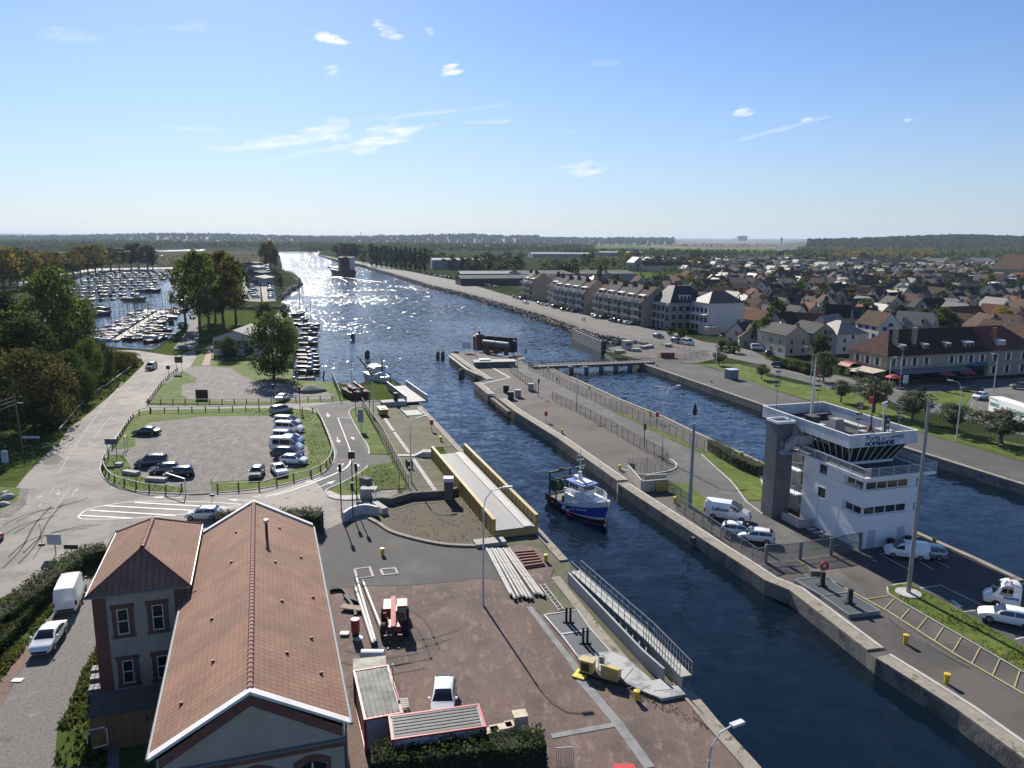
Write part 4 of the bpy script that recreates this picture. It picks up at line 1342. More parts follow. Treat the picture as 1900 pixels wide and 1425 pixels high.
def truck_and_lorries():
 a,e_=P(1832,772),P(1900,797)
 t=thing('semi_trailer','white lorry trailer with green lettering and diagonal green stripe','trailer',a,math.atan2(e_.y-a.y,e_.x-a.x))
 L,W,Ht=13.4,2.55,4.0
 wt=M('trailer_white',(.8,.8,.79),.4,.04)
 gr=M('trailer_green',(.02,.30,.16),.5)
 dk=M('trailer_dark',(.02,.06,.05),.5)
 b=MB()
 b.box(L/2,W/2,1.1,L,W,Ht-1.1)
 b.build('body',wt,t)
 f=MB()
 f.box(L/2,W/2,.85,L-.3,1.0,.22)
 f.box(L*.55,W/2,.45,2.6,2.3,.4)
 f.build('chassis',trim_m,t)
 st=MB()
 y=-.012
 def stripe(pts,w):
  for i in range(len(pts)-1):
   (x0,z0),(x1,z1)=pts[i],pts[i+1]
   st.quad((x0,y,z0-w/2),(x1,y,z1-w/2),(x1,y,z1+w/2),(x0,y,z0+w/2))
 stripe([(.1,3.75),(1.6,3.72),(2.8,3.55)],.12)
 st.quad((2.8,y,3.62),(2.95,y,3.5),(6.55,y,1.35),(6.4,y,1.5))
 stripe([(6.5,1.42),(9.0,1.36),(13.3,1.36)],.12)
 st.build('stripe',dk,t)
 me=text_mesh('TRANSPORTES',.78,.006,bold=.022)
 sx=2.95/max(v.co.x for v in me.vertices)
 me.transform(Matrix.Diagonal((sx,1.25,1,1)))
 place_text('lettering',me,gr,t,(.25,-.014,2.35),(1,0,0),(0,0,1))
 me=text_mesh('FLOR DO NORTE',.8,.006,bold=.022)
 sx=5.2/max(v.co.x for v in me.vertices)
 me.transform(Matrix.Diagonal((sx,1.25,1,1)))
 place_text('lettering',me,gr,t,(5.3,-.014,2.35),(1,0,0),(0,0,1))
 fl=MB()
 for k in range(5):
  an=k*2*math.pi/5+.3
  fl.add([(4.3,-.015,2.55)]+[(4.3+.42*math.cos(an+d)*r,-.015,2.55+.42*math.sin(an+d)*r)for d,r in((-.35,.7),(0,1),(.35,.7))],[(0,1,2,3)])
 fl.build('flower_emblem',M('emblem_red',(.45,.03,.05),.5),t)
 for x in(2.2,3.5,4.8):
  for yy in(.25,W-.25):
   w=MB()
   w.tube([(x,yy-.2,.5),(x,yy+.2,.5)],.5,16)
   wo=w.build('wheel',tyre_m,t)
 t=thing('breakdown_truck','white breakdown truck with orange beacons and checked blue badge, cut by the picture edge','truck',P(1885,1128)+Vector((0,0,.1)),R(90+63))
 b=MB()
 secs=[]
 for x,zb,zr,hw in[(-.2,.55,2.2,.98),(.1,1.0,2.42,1.0),(1.0,1.2,2.45,1.0),(1.45,1.2,2.2,.99),(2.05,1.15,1.3,.97),(2.5,.95,1.0,.92),(2.75,.6,.7,.8)]:
  ring=[(x,hw*s_,z)for s_,z in((.92,.35),(1,.6),(.98,zb),(.88,zr-.08),(.7,zr))]
  ring+=[(x,-a_[1],a_[2])for a_ in reversed(ring)]
  secs.append(ring)
 b.loft(secs)
 b.build('cab',paint('white',None),t,smooth=True)
 d=MB()
 d.box(-2.4,0,.95,4.4,2.1,.14)
 d.box(-.35,0,.9,.1,2.0,1.1)
 for s in(1,-1):
  d.box(-2.4,s*1.05,.75,4.4,.08,.34)
 d.build('flat_bed',M('bed_dark',(.05,.06,.09),.5),t)
 gl=MB()
 for s in(1,-1):
  gl.quad((.5,s*1.0,1.3),(1.55,s*.995,1.3),(1.3,s*.93,2.15),(.5,s*.93,2.25))
 gl.quad((1.52,-.75,2.2),(2.08,-.85,1.36),(2.08,.85,1.36),(1.52,.75,2.2))
 gl.build('side_windows',glass_dark,t)
 bl=MB()
 bl.quad((.0,1.012,1.0),(1.2,1.012,1.0),(1.2,1.005,1.24),(.0,1.005,1.24))
 bl.build('blue_badge',M('badge_blue',(.05,.17,.5),.5),t)
 or_=M('beacon_orange',(.6,.16,.03),.4)
 for s in(-.5,.5):
  m=MB()
  m.lathe([(.09,0),(.1,.1),(.06,.17)],10,(.7,s,2.44))
  m.build('beacon',or_,t)
 bar=MB()
 bar.box(.7,0,2.42,.25,1.5,.05)
 bar.build('light_bar',lamp_m,t)
 for x in(1.75,-1.9):
  for s in(1,-1):
   w=MB()
   w.tube([(x,s*.95-.12,.36),(x,s*.95+.12,.36)],.36,14)
   w.build('wheel',tyre_m,t)
truck_and_lorries()
def telehandler():
 t=thing('telehandler','red telehandler with lowered boom and forks on the red yard','telehandler',P(733,1165),R(-90+8))
 rd=M('machine_red',(.42,.045,.04),.4)
 dk=M('machine_dark',(.03,.03,.032),.6)
 b=MB()
 b.box(-.1,0,.62,4.0,1.1,.5)
 b.box(-1.3,-.62,.9,1.9,.75,.8)
 b.box(-1.55,.55,.95,1.2,.7,.55)
 b.build('body',rd,t)
 c=MB()
 c.loft([[(x,.25,z),(x,1.08,z),(x2,1.05,z2),(x2,.28,z2)]for x,z,x2,z2 in[(-.75,.95,-.6,2.3),(1.0,.95,.65,2.35)]])
 c.build('cab',dk,t)
 g_=MB()
 g_.quad((1.03,.32,1.1),(1.03,1.02,1.1),(.72,1.0,2.25),(.72,.34,2.25))
 g_.quad((-.6,1.09,1.1),(.85,1.09,1.1),(.6,1.07,2.2),(-.5,1.07,2.2))
 g_.build('cab_window',glass_dark,t)
 r_=MB()
 r_.box(.02,.66,2.33,1.45,.9,.1)
 r_.build('cab_roof',rd,t)
 bm_=MB()
 bm_.beam((-1.9,-.12,1.95),(2.0,-.12,1.05),.42,.42)
 bm_.build('boom',rd,t)
 bt=MB()
 bt.beam((1.9,-.12,1.1),(2.7,-.12,.6),.32,.34)
 bt.beam((2.6,-.9,.45),(2.6,.7,.45),.14,.6)
 bt.build('boom_head',dk,t)
 for s in(-.55,.35):
  fk=MB()
  fk.beam((2.66,s,.16),(3.8,s,.14),.14,.07)
  fk.beam((2.66,s,.14),(2.66,s,.85),.14,.06)
  fk.build('fork',dk,t)
 for x in(1.35,-1.45):
  for s in(1,-1):
   w=MB()
   w.tube([(x,s*1.0-.24,.62),(x,s*1.0-.2,.62),(x,s*1.0+.2,.62),(x,s*1.0+.24,.62)],[.5,.62,.62,.5],18)
   wo=w.build('wheel',tyre_m,t)
   rm=MB()
   rm.tube([(x,s*1.25-.03,.62),(x,s*1.25+.01,.62)],.3,12)
   rm.build('rim',rd,wo)
 m=MB()
 m.box(.9,-.85,1.75,.1,.3,.2)
 m.beam((.6,-.5,1.3),(.9,-.85,1.85),.05,.05)
 m.build('wing_mirror',dk,t)
telehandler()
# ---- boats
hull_w=M('hull_white',(.55,.55,.54),.3,.06,spec=.6)
deck_w=M('deck_cream',(.38,.36,.31),.5,.1)
mast_m=M('mast',(.16,.16,.165),.45,metal=.3)
COVER=dict(navy=M('cover_navy',(.02,.028,.06),.8),dark=M('cover_dark',(.03,.03,.032),.8),red=M('cover_red',(.22,.03,.03),.8),cream=M('cover_cream',(.36,.33,.27),.8),teal=M('cover_teal',(.05,.13,.14),.8))
HULL=dict(white=hull_w,navy=M('hull_navy',(.02,.03,.08),.3,spec=.6),red=M('hull_red',(.22,.035,.03),.35),grey=M('hull_grey',(.16,.17,.175),.4),wood=M('hull_wood',(.13,.07,.035),.5))
glassb=glass_dark
def hull_mb(L,B,D,bow=.3,sheer=.25,trans=.75,n=10):
 secs=[]
 for i in range(n+1):
  u=i/n
  x=-L/2+L*u
  w=B/2*(trans+(1-trans)*math.sin(min(1,u/.45)*math.pi/2))if u<.45 else B/2*max(.02,math.cos((u-.45)/.55*math.pi/2)**.75)
  zd=D+sheer*(max(0,u-.35)/.65)**2
  fl=1-.35*(max(0,u-.4)/.6)
  rake=bow*max(0,u-.6)/.4
  secs.append([(x-rake*1.0,w*.25*fl,-.35),(x-rake*.6,w*.8*fl,-.1),(x-rake*.2,w*.95,zd*.6),(x,w,zd),(x,w*.93,zd+.04),(x,-w*.93,zd+.04),(x,-w,zd),(x-rake*.2,-w*.95,zd*.6),(x-rake*.6,-w*.8*fl,-.1),(x-rake,-w*.25*fl,-.35)])
 m=MB()
 m.loft(secs)
 return m
def make_sail(L=9.0):
 t=thing('sailing_boat','white sailing boat','boat')
 hull_mb(L,L*.32,.95,.9,.3,.72).build('hull',hull_w,t,smooth=True)
 d=MB()
 d.loft([[(x,w,z0),(x,w*.8,z1),(x,-w*.8,z1),(x,-w,z0)]for x,w,z0,z1 in[(-.1*L,L*.10,.9,1.35),(.08*L,L*.10,.95,1.45),(.22*L,L*.07,1.0,1.3),(.27*L,L*.05,1.05,1.1)]])
 d.build('cabin',deck_w,t)
 w=MB()
 for s in(1,-1):
  w.quad((-.06*L,s*L*.096,1.08),(.17*L,s*L*.086,1.12),(.17*L,s*L*.08,1.3),(-.06*L,s*L*.088,1.28))
 w.build('window',glassb,t)
 c=MB()
 c.box(-.27*L,0,.92,.26*L,L*.15,.12)
 c.build('cockpit',COVER['dark'],t)
 m=MB()
 m.tube([(.06*L,0,1.0),(.06*L,0,L*1.28)],.075,6)
 m.beam((.06*L,-.5,L*.85),(.06*L,.5,L*.85),.04,.03)
 m.beam((.06*L,0,L*1.27),(L*.47,0,1.25),.03,.03)
 m.beam((.06*L,0,L*1.27),(-L*.48,0,1.15),.025,.025)
 for s in(-1,1):
  m.beam((.06*L,s*.5,L*.85),(.03*L,s*L*.14,1.05),.02,.02)
 m.build('mast',mast_m,t)
 b=MB()
 b.tube([(.05*L,0,1.85),(-.15*L,0,1.85),(-.34*L,0,1.75)],[.17,.15,.09],7)
 b.build('sail_cover',COVER['navy'],t)
 return t
def make_motor(L=6.5):
 t=thing('motor_boat','white motor boat','boat')
 hull_mb(L,L*.37,.8,.9,.35,.85).build('hull',hull_w,t,smooth=True)
 d=MB()
 d.loft([[(x,w,z0),(x+.05,w*.82,z1),(x+.05,-w*.82,z1),(x,-w,z0)]for x,w,z0,z1 in[(-.05*L,L*.13,.8,1.75),(.1*L,L*.13,.85,1.8),(.2*L,L*.11,.95,1.15),(.36*L,L*.06,1.05,1.1)]])
 d.build('cabin',hull_w,t)
 w=MB()
 for s in(1,-1):
  w.quad((-.03*L,s*L*.127,1.25),(.1*L,s*L*.125,1.28),(.12*L,s*L*.112,1.66),(-.03*L,s*L*.112,1.64))
 w.quad((.125*L,L*.1,1.72),(.205*L,L*.095,1.2),(.205*L,-L*.095,1.2),(.125*L,-L*.1,1.72))
 w.build('window',glassb,t)
 c=MB()
 c.box(-.28*L,0,.82,.36*L,L*.27,.1)
 c.build('cockpit',COVER['cream'],t)
 e=MB()
 e.box(-.53*L,0,.25,.3,.35,.8)
 e.build('engine',trim_m,t)
 return t
SB,MBT=make_sail(),make_motor()
SB.location,MBT.location=P(200,611,WZ),P(312,612,WZ)
first={'s':True,'m':True}
def boat(kind,loc,heading,hull,cover,label,group,scale=1.0,lean=None):
 src=SB if kind=='s' else MBT
 loc=Vector((loc[0],loc[1],WZ))
 if first[kind]:
  first[kind]=False
  t=src
  t.location=loc
  t.rotation_euler=(0,0,R(90-heading))
  t['label']=label
  t['group']=group
 else:
  t=dup(src,loc,R(90-heading),label,group)
 t.scale=(scale,)*3
 for ch in t.children:
  nm=ch.name.split('.')[0]
  if nm=='hull' and hull!='white':
   ch.material_slots[0].link='OBJECT'
   ch.material_slots[0].material=HULL[hull]
  if nm in('sail_cover','cockpit')and cover:
   ch.material_slots[0].link='OBJECT'
   ch.material_slots[0].material=COVER[cover]
 return t
plank=M('pontoon_planks',(.36,.32,.26),.85,.2,scale=2)
def pontoon(a,b,w,label,group='marina pontoons'):
 m=MB()
 a,b=Vector((a[0],a[1],WZ+.15)),Vector((b[0],b[1],WZ+.15))
 m.beam(a,b,w,.5)
 n=max(2,int((b-a).length/12))
 o=m.build('pontoon',plank)
 tag(o,label,'pontoon',group)
 for i in range(n+1):
  p=a.lerp(b,i/n)
  pl=MB()
  pl.tube([(p.x,p.y,WZ-1.2),(p.x,p.y,WZ+1.8)],.14,6)
  pl.build('pile',mast_m,o)
 return o
def marina():
 rng=random.Random(42)
 p0,p1=P(214,633,WZ),P(298,578,WZ)
 pontoon(p0,p1,2.2,'pale near pontoon walkway, running away from the marina road')
 d=(p1-p0)
 L=d.length
 d.normalize()
 side=Vector((d.y,-d.x,0))
 hd=math.degrees(math.atan2(d.x,d.y))
 hulls=['white','grey','white','navy','white','wood','grey','navy','wood']
 cov=['navy','dark','navy','cream','red','teal','dark']
 i=0
 s=1.5
 while s<L:
  for sd in(-1,1):
   kind='s' if(sd<0 and rng.random()<.85)or(sd>0 and rng.random()<.35)else 'm'
   h,c=rng.choice(hulls),rng.choice(cov)
   sc=rng.uniform(.85,1.15)
   off=(9.0 if kind=='s' else 6.5)*sc/2+1.6
   boat(kind,p0+d*(s+rng.uniform(-.3,.3))+side*sd*off,hd-90*sd if rng.random()<.5 else hd+90*sd,h,c,'%s %s with %s cover on the %s side of the near pontoon'%(h if h!='wood' else 'wooden','sailing boat' if kind=='s' else 'motor boat',{'navy':'dark blue'}.get(c,c),'canal' if sd>0 else 'tree'),'boats at the near pontoon',sc)
  s+=4.3
 pontoon(P(330,621,WZ),P(240,617,WZ),1.4,'short finger pontoon with the low red boats')
 for(x,y,sc,lb)in[(286,634,1.15,'white motor boat at the quay by the green bank, left one of two'),(300,630,1.0,'white motor boat at the quay by the green bank, right one of two')]:
  boat('m',P(x,y,WZ),20,'white','navy',lb,'motor boats at the marina quay',sc)
 for(x,y,h)in[(265,613,'red'),(262,620,'red'),(305,616,'navy')]:
  boat('m',P(x,y,WZ),84,h,'cream','low %s motor boat lying at the short finger pontoon'%{'navy':'dark blue'}.get(h,h),'low boats at the finger pontoon',1.0)
 for(x,y,sc,lb)in[(178,585,1.5,'large dark sailing yacht with red stripe behind the near pontoon boats'),(182,576,1.3,'long cream decked sailing yacht just beyond the large dark yacht')]:
  boat('s',P(x,y,WZ),76,'navy' if sc>1.4 else 'wood','cream',lb,'yachts by the marina trees',sc)
 boat('m',P(252,558,WZ),88,'white','cream','big white cabin cruiser lying before the far pontoon rows','cabin cruisers',1.9)
 boat('s',P(276,542,WZ),80,'navy','dark','sailing boat with the tallest mast, outermost of the far rows','tall masted boats',1.75)
 rows=[(557,105,238),(550,110,260),(543,112,268),(537,115,278),(531,150,292),(526,152,300),(521,155,304),(516,165,312),(512,168,316),(508,172,320),(505,180,322)]
 names=['first','second','third','fourth','fifth','sixth','seventh','eighth','ninth','tenth','last']
 for r,(y,xa,xb)in enumerate(rows):
  a,b=P(xa,y+2,WZ),P(xb,y-2,WZ)
  if r%2==0:
   pontoon(a+Vector((0,8,0)),b+Vector((0,8,0)),1.6,'far marina pontoon behind the %s boat row, counted from the club house'%names[r])
  LL=(b-a).length
  s=0
  while s<LL:
   kind='s' if rng.random()<.62 else 'm'
   h,c=rng.choice(hulls),rng.choice(cov)
   boat(kind,a.lerp(b,s/LL)+Vector((0,rng.uniform(-1.5,1.5),0)),rng.choice((-8,172))+rng.uniform(-6,6),h,c,'%s %s with %s cover in the %s of the far marina rows'%(h if h!='wood' else 'wooden','sailing boat' if kind=='s' else 'motor boat',{'navy':'dark blue'}.get(c,c),names[r]),'boats in the far marina rows',rng.uniform(.8,1.2))
   s+=rng.uniform(4.6,6.8)
 for i in range(6):
  boat('m' if i%2 else 's',P(330+i*6,560-i*3,WZ),70,hulls[i],cov[i],'%s boat moored at the bank under the tall poplars'%(hulls[i]if hulls[i]!='wood' else 'wooden'),'boats under the poplars',1.0)
 ys=[(572,692),(574,684),(573,676),(574,668),(572,662),(570,654),(574,640),(568,632),(574,622),(577,612),(562,604),(560,596),(575,606)]
 for i,(x,y)in enumerate(ys):
  kind='s' if i in(7,10,12)else 'm'
  h=('white','navy','white','white','grey','white','white','white','white','wood','grey','white','wood')[i]
  boat(kind,P(x,y,WZ),95,h,cov[i%7],'%s %s, number %s of the canal moorings counted from the wooden rail'%(h if h!='wood' else 'wooden','sailing boat' if kind=='s' else 'motor boat',['one','two','three','four','five','six','seven','eight','nine','ten','eleven','twelve','thirteen'][i]),'boats at the canal moorings',1.0)
 boat('s',P(556,585,WZ),5,'grey','dark','grey steel two masted boat moored off the inlet mouth','steel boats',1.5)
 pontoon(P(552,704,WZ),P(584,702,WZ),1.2,'landing stage at the lower end of the canal moorings','canal landing stages')
marina()
def fishing_boat():
 st,bw=P(1042,944,WZ),P(1128,966,WZ)
 c=(P(1080,956,WZ))
 t=thing('fishing_trawler','blue and white fishing trawler with net drums sailing through the lock channel','boat',c+Vector((0,1.6,0)),R(90-146))
 L,B=12.2,4.6
 n=14
 blue=M('trawler_blue',(.025,.06,.40),.3,.06,spec=.6)
 wht=M('trawler_white',(.74,.74,.72),.4,.08)
 redp=M('trawler_red',(.22,.025,.02),.5)
 dark=M('trawler_gear',(.045,.05,.045),.8,.3,scale=3)
 woodd=M('trawler_deck',(.10,.085,.07),.8,.3)
 def half(u):
  return B/2*(.86+.14*math.sin(min(1,u/.4)*math.pi/2))if u<.5 else B/2*max(.03,math.cos((u-.5)/.5*math.pi/2)**.62)
 def dz(u):
  return 1.25+1.75*(max(0,u-.32)/.68)**1.25
 def ring(u,lv):
  x=-L/2+L*u
  w=half(u)
  rk=1.0*max(0,u-.55)/.45
  out=[]
  for k,(f,z)in enumerate(lv):
   zz=z*dz(u)if z>0 else z
   out.append((x-rk*(1-max(0,z))*1.0,w*f,zz))
  return out
 bands=[('hull_bottom',[(.45,-.7),(.8,-.1),(.86,.1)],redp),('boot_stripe',[(.86,.1),(.89,.22)],wht),('hull',[(.89,.22),(.95,.5),(1.0,.82)],blue),('bulwark',[(1.0,.82),(1.02,1.12)],wht)]
 for nm,lv,m in bands:
  mb=MB()
  lv2=lv
  for s in(1,-1):
   rows=[[(p[0],p[1]*s,p[2])for p in ring(i/n,lv2)]for i in range(n+1)]
   mb.loft(rows,closed=False,caps=False)
  r0=ring(0,lv2)
  for i in range(len(r0)-1):
   mb.quad((r0[i][0],r0[i][1],r0[i][2]),(r0[i][0],-r0[i][1],r0[i][2]),(r0[i+1][0],-r0[i+1][1],r0[i+1][2]),(r0[i+1][0],r0[i+1][1],r0[i+1][2]))
  mb.build(nm,m,t,smooth=True)
 dk=MB()
 rows=[[(-L/2+L*i/n,half(i/n)*.98*s,dz(i/n)*.84)for s in(1,-1)]for i in range(n+1)]
 dk.loft(rows,closed=False,caps=False)
 dk.build('deck',woodd,t)
 rs=MB()
 for s in(1,-1):
  rs.loft([[(-L/2+L*u-.02,(half(u)*1.0+.03)*s,.35),(-L/2+L*u-.02,(half(u)*1.02+.03)*s,dz(u)*1.14)]for u in(.0,.1,.2,.28)],closed=False,caps=False)
 rs.quad((-L/2-.03,1.9,.4),(-L/2-.03,-1.9,.4),(-L/2-.03,-2.0,1.42),(-L/2-.03,2.0,1.42))
 rs.build('stern_plating',M('rust_plate',(.10,.065,.045),.8,.35,scale=2,col2=(.06,.05,.04)),t)
 dh=MB()
 secs=[[(x,w,z0),(x,w*.97,z1),(x,-w*.97,z1),(x,-w,z0)]for x,w,z0,z1 in[(-1.6,1.95,1.2,2.75),(.5,2.0,1.4,2.8),(3.2,1.6,2.0,2.95),(4.6,.95,2.4,3.0)]]
 dh.loft(secs)
 dh.build('whaleback',wht,t)
 wh=MB()
 secs=[[(x,w,2.7),(x+.0,w*.96,4.55),(x,-w*.96,4.55),(x,-w,2.7)]for x,w in[(-1.5,1.25),(.6,1.35),(1.5,1.2),(1.75,1.0)]]
 wh.loft(secs)
 wh.build('wheelhouse',wht,t)
 wn=MB()
 for k in range(5):
  y0=-.98+k*.4
  wn.quad((1.78,y0,3.75),(1.78,y0+.33,3.75),(1.78,y0+.33,4.35),(1.78,y0,4.35))
 for s in(1,-1):
  for x0 in(-1.2,-.5,.2):
   wn.quad((x0,s*1.33,3.75),(x0+.55,s*1.36,3.75),(x0+.55,s*1.32,4.35),(x0,s*1.29,4.35))
 wn.build('window',glassb,t)
 rf=MB()
 rf.box(0,0,4.55,4.1,2.9,.14)
 rf.build('roof',M('trawler_roof',(.10,.16,.42),.5),t)
 rw=MB()
 rw.box(.5,0,4.69,1.8,1.9,.16)
 rw.box(-1.3,.2,4.69,.9,.8,.5)
 rw.build('roof_hatch',wht,t)
 ms=MB()
 ms.tube([(-.4,0,4.69),(-.4,0,6.1)],[.34,.26],8)
 ms.tube([(-.4,0,6.1),(-.4,0,9.4)],[.09,.05],6)
 for z,w in((6.9,.9),(7.9,.7),(8.6,.5)):
  ms.beam((-.4,-w,z),(-.4,w,z),.07,.07)
 ms.beam((-.1,.5,6.6),(-.1,-.5,6.75),.2,.1)
 ms.tube([(-.4,-.6,7.9),(-.4,-.6,9.6)],.03,5)
 ms.build('mast',M('mast_white',(.6,.6,.6),.5),t)
 gt=MB()
 for s in(1,-1):
  gt.beam((-5.2,s*1.9,1.0),(-5.2,s*1.9,4.9),.18,.22)
  gt.beam((-3.6,s*1.9,1.0),(-3.6,s*1.9,4.4),.14,.18)
  gt.beam((-5.2,s*1.9,4.3),(-3.6,s*1.9,4.3),.14,.14)
 gt.beam((-5.2,-2.1,4.95),(-5.2,2.1,4.95),.3,.26)
 gt.beam((-3.6,-1.9,4.35),(-3.6,1.9,4.35),.16,.16)
 gt.build('gantry',dark,t)
 for y,mname in((-1.2,'green'),(-.1,'teal'),(1.05,'brown')):
  nd=MB()
  nd.tube([(-4.5,y-.46,3.0),(-4.5,y-.42,3.0),(-4.5,y-.41,3.0),(-4.5,y+.41,3.0),(-4.5,y+.42,3.0),(-4.5,y+.46,3.0)],[.95,.95,.72,.72,.95,.95],16)
  nd.build('net_drum',M('net_'+mname,dict(green=(.05,.075,.05),teal=(.03,.10,.10),brown=(.10,.075,.05))[mname],.9,.3,scale=4),t)
 cl=MB()
 cl.box(-3.0,.6,1.1,1.4,1.1,.9)
 cl.build('fish_box',dark,t)
 wb_=MB()
 wb_.box(-2.4,-1.0,1.1,.9,.8,.7)
 wb_.build('winch',dark,t)
 for yy,zz in((-.2,5.55),(.3,5.45)):
  cl=MB()
  cl.tube([(-4.9,yy,4.9),(-4.9,yy,zz)],.2,8)
  cl.build('net_float',dark,t)
 rl=MB()
 for z in(3.25,3.55,3.85):
  pts=[(-1.6,-1.95,z-.2),(1.0,-1.9,z-.1),(3.2,-1.55,z),(4.7,-.8,z+.05),(5.1,0,z+.1),(4.7,.8,z+.05),(3.2,1.55,z),(1.0,1.9,z-.1),(-1.6,1.95,z-.2)]
  rl.tube(pts,.035,5)
 for(x,y,z)in[(-1.6,1.95,3.6),(1.0,1.9,3.7),(2.2,1.7,3.8),(3.2,1.55,3.85),(4.7,.8,3.9),(5.1,0,3.95)]:
  for s in(1,-1):
   rl.tube([(x,y*s,2.6),(x,y*s,z)],.035,5)
 rl.build('railing',wht,t)
 for(x,y,z,mm,r)in[(-.9,-2.5,.75,'white',.3),(.1,-2.5,.45,'white',.3),(.35,-2.6,.25,'red',.36)]:
  fb=MB()
  fb.ball((x,y,z),r,10,1.3)
  fb.build('fender',M('fender_'+mm,(.66,.66,.62)if mm=='white' else(.36,.04,.05),.5),t,smooth=True)
 tyre=MB()
 for x in(-3.6,-2.4):
  tyre.tube([(x,-2.42,.5),(x,-2.62,.5)],.38,12)
 tyre.build('tyre_fender',tyre_m,t)
 t.scale=(.9,.9,.88)
 for s in(-1,1):
  me=text_mesh('CN 733328',.62,.004,bold=.02,align='CENTER')
  x0,x1=.0,3.2
  for v in me.vertices:
   xx=1.9+(v.co.x if s<0 else-v.co.x)*1.05
   u=(xx+L/2)/L
   zl=.56+(v.co.y/.5)*.13
   f=.95+(zl-.5)/.32*.05
   rk=1.0*max(0,u-.55)/.45
   v.co=Vector((xx-rk*(1-zl),s*(half(u)*f+.03+v.co.z),zl*dz(u)))
  me.materials.clear()
  me.materials.append(wht)
  link('lettering',me,t)
fishing_boat()
def coaster():
 a,b=P(638,516,WZ),P(622,497,WZ)
 hd=math.degrees(math.atan2(b.x-a.x,b.y-a.y))
 c=P(634,513,WZ)
 t=thing('cargo_ship','rust red coaster with tall stern bridge steaming up the canal','ship',c+Vector((-10,38,0)),R(90-(-24)))
 t.scale=(1,1,.84)
 rd=M('ship_red',(.085,.028,.024),.5,.25,scale=.2)
 wt=M('ship_white',(.55,.55,.55),.5)
 L,B=82,15
 hull_mb(L,B,6.2,4,2.0,.93,16).build('hull',rd,t,smooth=True)
 h=MB()
 h.box(6,0,6.2,52,11.5,2.0)
 h.build('hatch_covers',M('ship_hatch',(.20,.12,.08),.6),t)
 d=MB()
 d.box(-31,0,6.2,13,13,5.5)
 d.box(-31,0,11.7,11,12,6)
 d.box(-30.5,0,17.7,9,13.4,3.2)
 d.build('bridge_house',M('ship_house',(.10,.034,.03),.5),t)
 w=MB()
 w.box(-37.6,-4,7.5,.5,4.8,12)
 w.box(-36.7,-4,14.5,.5,4.8,6)
 w.build('stern_wall',wt,t)
 f=MB()
 f.box(-36.4,1.8,11.7,2.6,3.2,10.2)
 f.build('funnel',M('ship_funnel',(.16,.04,.035),.5),t)
 g_=MB()
 g_.box(-30.5,0,19.3,9.2,13.6,1.0)
 g_.build('bridge_window',glassb,t)
 m=MB()
 m.tube([(-30,0,20.9),(-30,0,26)],.25,6)
 m.beam((-30,-2.5,24),(-30,2.5,24),.25,.25)
 m.tube([(36,0,8),(36,0,19)],.22,6)
 m.tube([(-36,6.2,6),(-36,6.2,17)],.5,6)
 m.build('mast',mast_m,t)
 foam=M('wake_foam',(.06,.10,.15),.6,scale=.5,col2=(.62,.66,.68),world_space=True,fac=(.54,.62),stretch=(1,.5,1))
 st=c+Vector((4,-6,0))
 dirv=Vector((.42,-1,0)).normalized()
 for off,n0,w0 in((0,9,2.2),(-9,8,1.2)):
  mb=MB()
  ln=[st+Vector((off,0,0))+Vector((dirv.x*s+.0018*s*s*(1 if off==0 else-.4),dirv.y*s,.03))for s in range(0,90,8)]
  mb=band(ln,w0,WZ+.03)
  struct('wake',mb,foam)
 mb=MB()
 mb.sheet([(c.x+5,c.y-1),(c.x-5,c.y+1),(c.x-8,c.y-22),(c.x+14,c.y-24)],WZ+.02)
 struct('wake',mb,foam)
coaster()
# ---- buildings
def proj(p):
 d=Vector(p)-Vector((0,0,CAM_H))
 z=d.dot(ax_f)
 return(950+F_PX*d.dot(ax_r)/z,712.5-F_PX*d.dot(ax_u)/z)
tile_red=tile_mat('roof_tile_red',(.255,.137,.088),(.275,.155,.103),.44,90,.022,dark=(.085,.045,.032),stain=[((.15,.105,.068),.16,.48,.66,.6),((.21,.165,.12),.5,.6,.75,.25),((.07,.05,.035),.9,.64,.76,.3)],rows=.36)
tile_dark=M('ridge_tile',(.19,.075,.06),.7,.2,scale=3)
render_grey=M('render_grey',(.45,.41,.34),.9,.15,scale=.5,col2=(.32,.29,.24),spec=.1)
render_cream=M('render_cream',(.52,.46,.36),.85,.1,scale=.5)
brick_m=tile_mat('brick_red',(.20,.075,.055),(.25,.10,.07),.24,.075,.012,dark=(.12,.09,.075),offset=.5)
white_p=M('white_coping',(.62,.62,.60),.6,.1,scale=1)
frame_w=M('window_frame_white',(.66,.66,.64),.5)
glass_w=M('window_glass',(.02,.024,.028),.08,.1,spec=.8)
zinc=M('zinc',(.20,.215,.225),.5,.12,metal=.3)
wood_b=tile_mat('shed_boards',(.22,.13,.065),(.17,.10,.05),.16,6,.012)
grey_conc=tile_mat('tower_concrete',(.165,.17,.175),(.145,.15,.155),3.2,1.25,.02,dark=(.07,.075,.08))
tower_white=M('tower_white',(.76,.77,.78),.5,.03,scale=.3)
panel_white=tile_mat('parapet_panel',(.66,.68,.69),(.62,.64,.66),1.15,4,.02,dark=(.42,.43,.44),rough=.35)
seam_m=M('panel_seam',(.42,.43,.44),.6)
roof_felt=M('roof_felt',(.035,.035,.036),.9,.2,scale=1)
steel_w=M('painted_steel_white',(.55,.56,.56),.4)
steel_g=M('galvanised',(.30,.31,.31),.45,metal=.5)
steel_d=M('steel_dark',(.05,.052,.055),.6)
def wbox(parent,name,m,*a,**k):
 b=MB()
 b.box(*a,**k)
 return b.build(name,m,parent)
